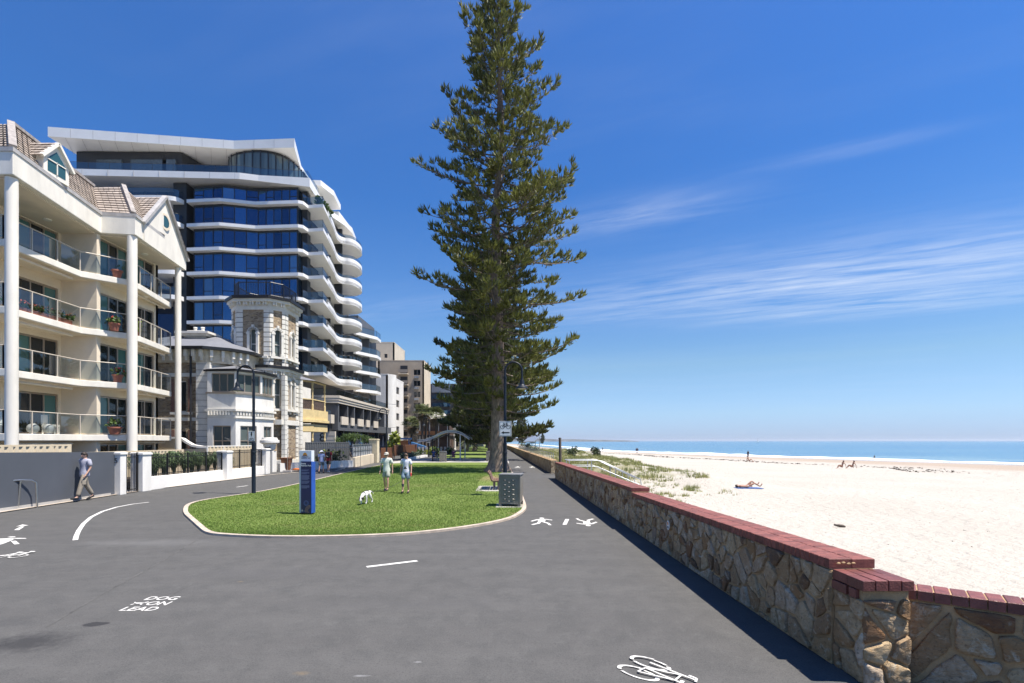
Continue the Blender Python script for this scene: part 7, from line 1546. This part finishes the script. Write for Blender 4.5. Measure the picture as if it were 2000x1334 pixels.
# picnic party (small in the picture)
for x, y, hd_, m_, l in ((-9.0, 58.7, 180, 'navy_shirt', 'seated picnicker in dark blue shirt at the left end of the table'), (-8.2, 60.65, 0, 'grey_shirt', 'seated picnicker on the far bench facing the lawn'), (-7.7, 58.75, 180, 'blue_shirt', 'seated picnicker in blue shirt on the near bench with back turned'), (-6.75, 58.75, 175, 'plum_shirt', 'seated picnicker in dark plum shirt at the right end of the table')):
    c = {'navy_shirt': (.03, .06, .16), 'grey_shirt': (.2, .2, .22), 'blue_shirt': (.07, .15, .38), 'plum_shirt': (.10, .03, .08)}[m_]
    person(l, (x, y, .0), R(hd_), 1.70, legs=((88, 0), (84, -6)), arms=((38, 80), (30, 76)), lean=18, top=cloth(m_, c), bottom=darks, shoes=blkshoe, hair=dark_hair)
# ------------------------------------------------------------------ the beach
def onsand(x, y): return (x, y, zs_clip(x, y))
bx, by = 14.6, 31.2; bz = zs_clip(bx, by)
tw_ = thing('beach_towel', 'blue and white towel under the sunbather on the sand', 'towel', (bx, by, bz+.01)); mb = MB(); mb.box(bx-1.0, bx+.55, by-.42, by+.42, bz+.005, bz+.035); mb.build('towel_cloth', M('blue_towel', (.12, .2, .45), .9, .3, 4), tw_)
sb, _, _ = person('sunbather lying on a towel with knees raised on the open sand', (bx-.02, by, bz+.13), 0, 1.66, legs=((46, -34), (28, -30)), arms=((6, 4), (2, 0)), splay=.3, skin=SK2, top=None, bottom=cloth('white_swimwear', (.6, .6, .62)), blen='none', hair=dark_hair, lie=(R(90), 0, R(90)))
# lying along +X: rotate so that the feet point to +X and the front faces up
sb.rotation_euler = Matrix(((0, 0, -1), (1, 0, 0), (0, -1, 0))).to_euler(); sb.location = (bx+.62, by, bz+.13)
skd = cloth('dark_swimwear', (.03, .03, .04))
def sitter(px, d, label, hd_, sk=SK2):
    x = (px-1000)/1000*d; return person(label, onsand(x, d), R(hd_), 1.7, legs=((130, 36), (122, 28)), arms=((-22, -10), (-18, -8)), splay=.3, skin=sk, top=None, bottom=skd, blen='none', hair=dark_hair, lean=-22)
sitter(1644, 63, 'person sitting on the sand, left of the two seated near the water', -80); sitter(1664, 63.5, 'person sitting on the sand, right of the two seated near the water', -95); sitter(1463, 84, 'person sitting alone on the sand below the standing bather', 70)
x = 1461; d = 108; person('person standing at the edge of the water in dark swimwear', onsand((x-1000)/1000*d, d), R(-60), 1.72, legs=((4, 0), (-4, -4)), arms=((4, 10), (-4, 4)), skin=SK2, top=cloth('dark_rash_vest', (.03, .03, .05)), bottom=skd, shoes=None, hair=dark_hair)
for px_, d, l in ((1243, 165, 'tiny person walking on the far wet sand, right of the surf start'), (1177, 215, 'tiny person on the far sand near the dune shrubs'), (1245.5, 168, 'tiny second person beside the far walker on the wet sand')): person(l, onsand((px_-1000)/1000*d, d), R(120), 1.75, skin=SK2, top=cloth('dark_rash_vest', (.03, .03, .05)), bottom=skd, hair=dark_hair)
sw, _, _ = person('swimmer standing waist deep in the sea beyond the surf', (97, 137, SEA-1.0), R(-90), 1.75, legs=((4, 0), (-4, -4)), arms=((30, 60), (30, 60)), skin=SK2, top=cloth('black_wetsuit', (.012, .012, .015)), bottom=skd, hair=dark_hair)
g = (11.0, 17.2); t = thing('driftwood', 'short dark piece of driftwood lying on the bare sand', 'driftwood', onsand(*g)); z = zs_clip(*g)
mb = MB(); mb.tube([(g[0]-.16, g[1]+.05, z+.07), (g[0]-.02, g[1], z+.055), (g[0]+.1, g[1]-.02, z+.04), (g[0]+.17, g[1]-.05, z+.02)], [.02, .045, .05, .03], 8); mb.build('log', MATS['weathered_timber'], t, smooth=60); mb = MB(); mb.tube([(g[0]-.05, g[1], z+.06), (g[0]-.17, g[1]+.02, z+.11)], [.02, .008], 6); mb.build('twig', MATS['weathered_timber'], t)
t = thing('sailing_boat', 'tiny sailing boat mast far out on the horizon', 'boat', (720, 1500, SEA)); mb = MB(); mb.hexa([(716, 1500, SEA), (724, 1500, SEA), (724, 1502, SEA), (716, 1502, SEA)], [(714.5, 1499.5, SEA+1.4), (725, 1499.5, SEA+1.2), (725, 1502.5, SEA+1.2), (714.5, 1502.5, SEA+1.4)]); mb.build('hull', whitep, t); mb = MB(); mb.tube([(720, 1501, SEA+1), (720, 1501, SEA+13)], .16, 6); mb.build('mast', grey_c, t); mb = MB(); mb.poly([(720.2, 1501, SEA+2.5), (724, 1501, SEA+2.5), (720.2, 1501, SEA+6)]); mb.build('sail', whitep, t)
# ------------------------------------------------------------------ sea air: one even haze box round everything
hz = bpy.data.materials.new('sea_haze'); hz.use_nodes = True; nt = hz.node_tree; nt.nodes.clear()
pv_ = nd(nt, 'ShaderNodeVolumePrincipled'); pv_.inputs['Color'].default_value = (.80, .88, .97, 1); pv_.inputs['Density'].default_value = 8e-5; pv_.inputs['Anisotropy'].default_value = .2
ho = nd(nt, 'ShaderNodeOutputMaterial'); lk(nt, pv_.outputs[0], ho.inputs['Volume'])
mb = MB(); mb.box(-47000, 47000, -3200, 46500, -80, 46); tag(mb.build('haze', hz), kind='stuff')
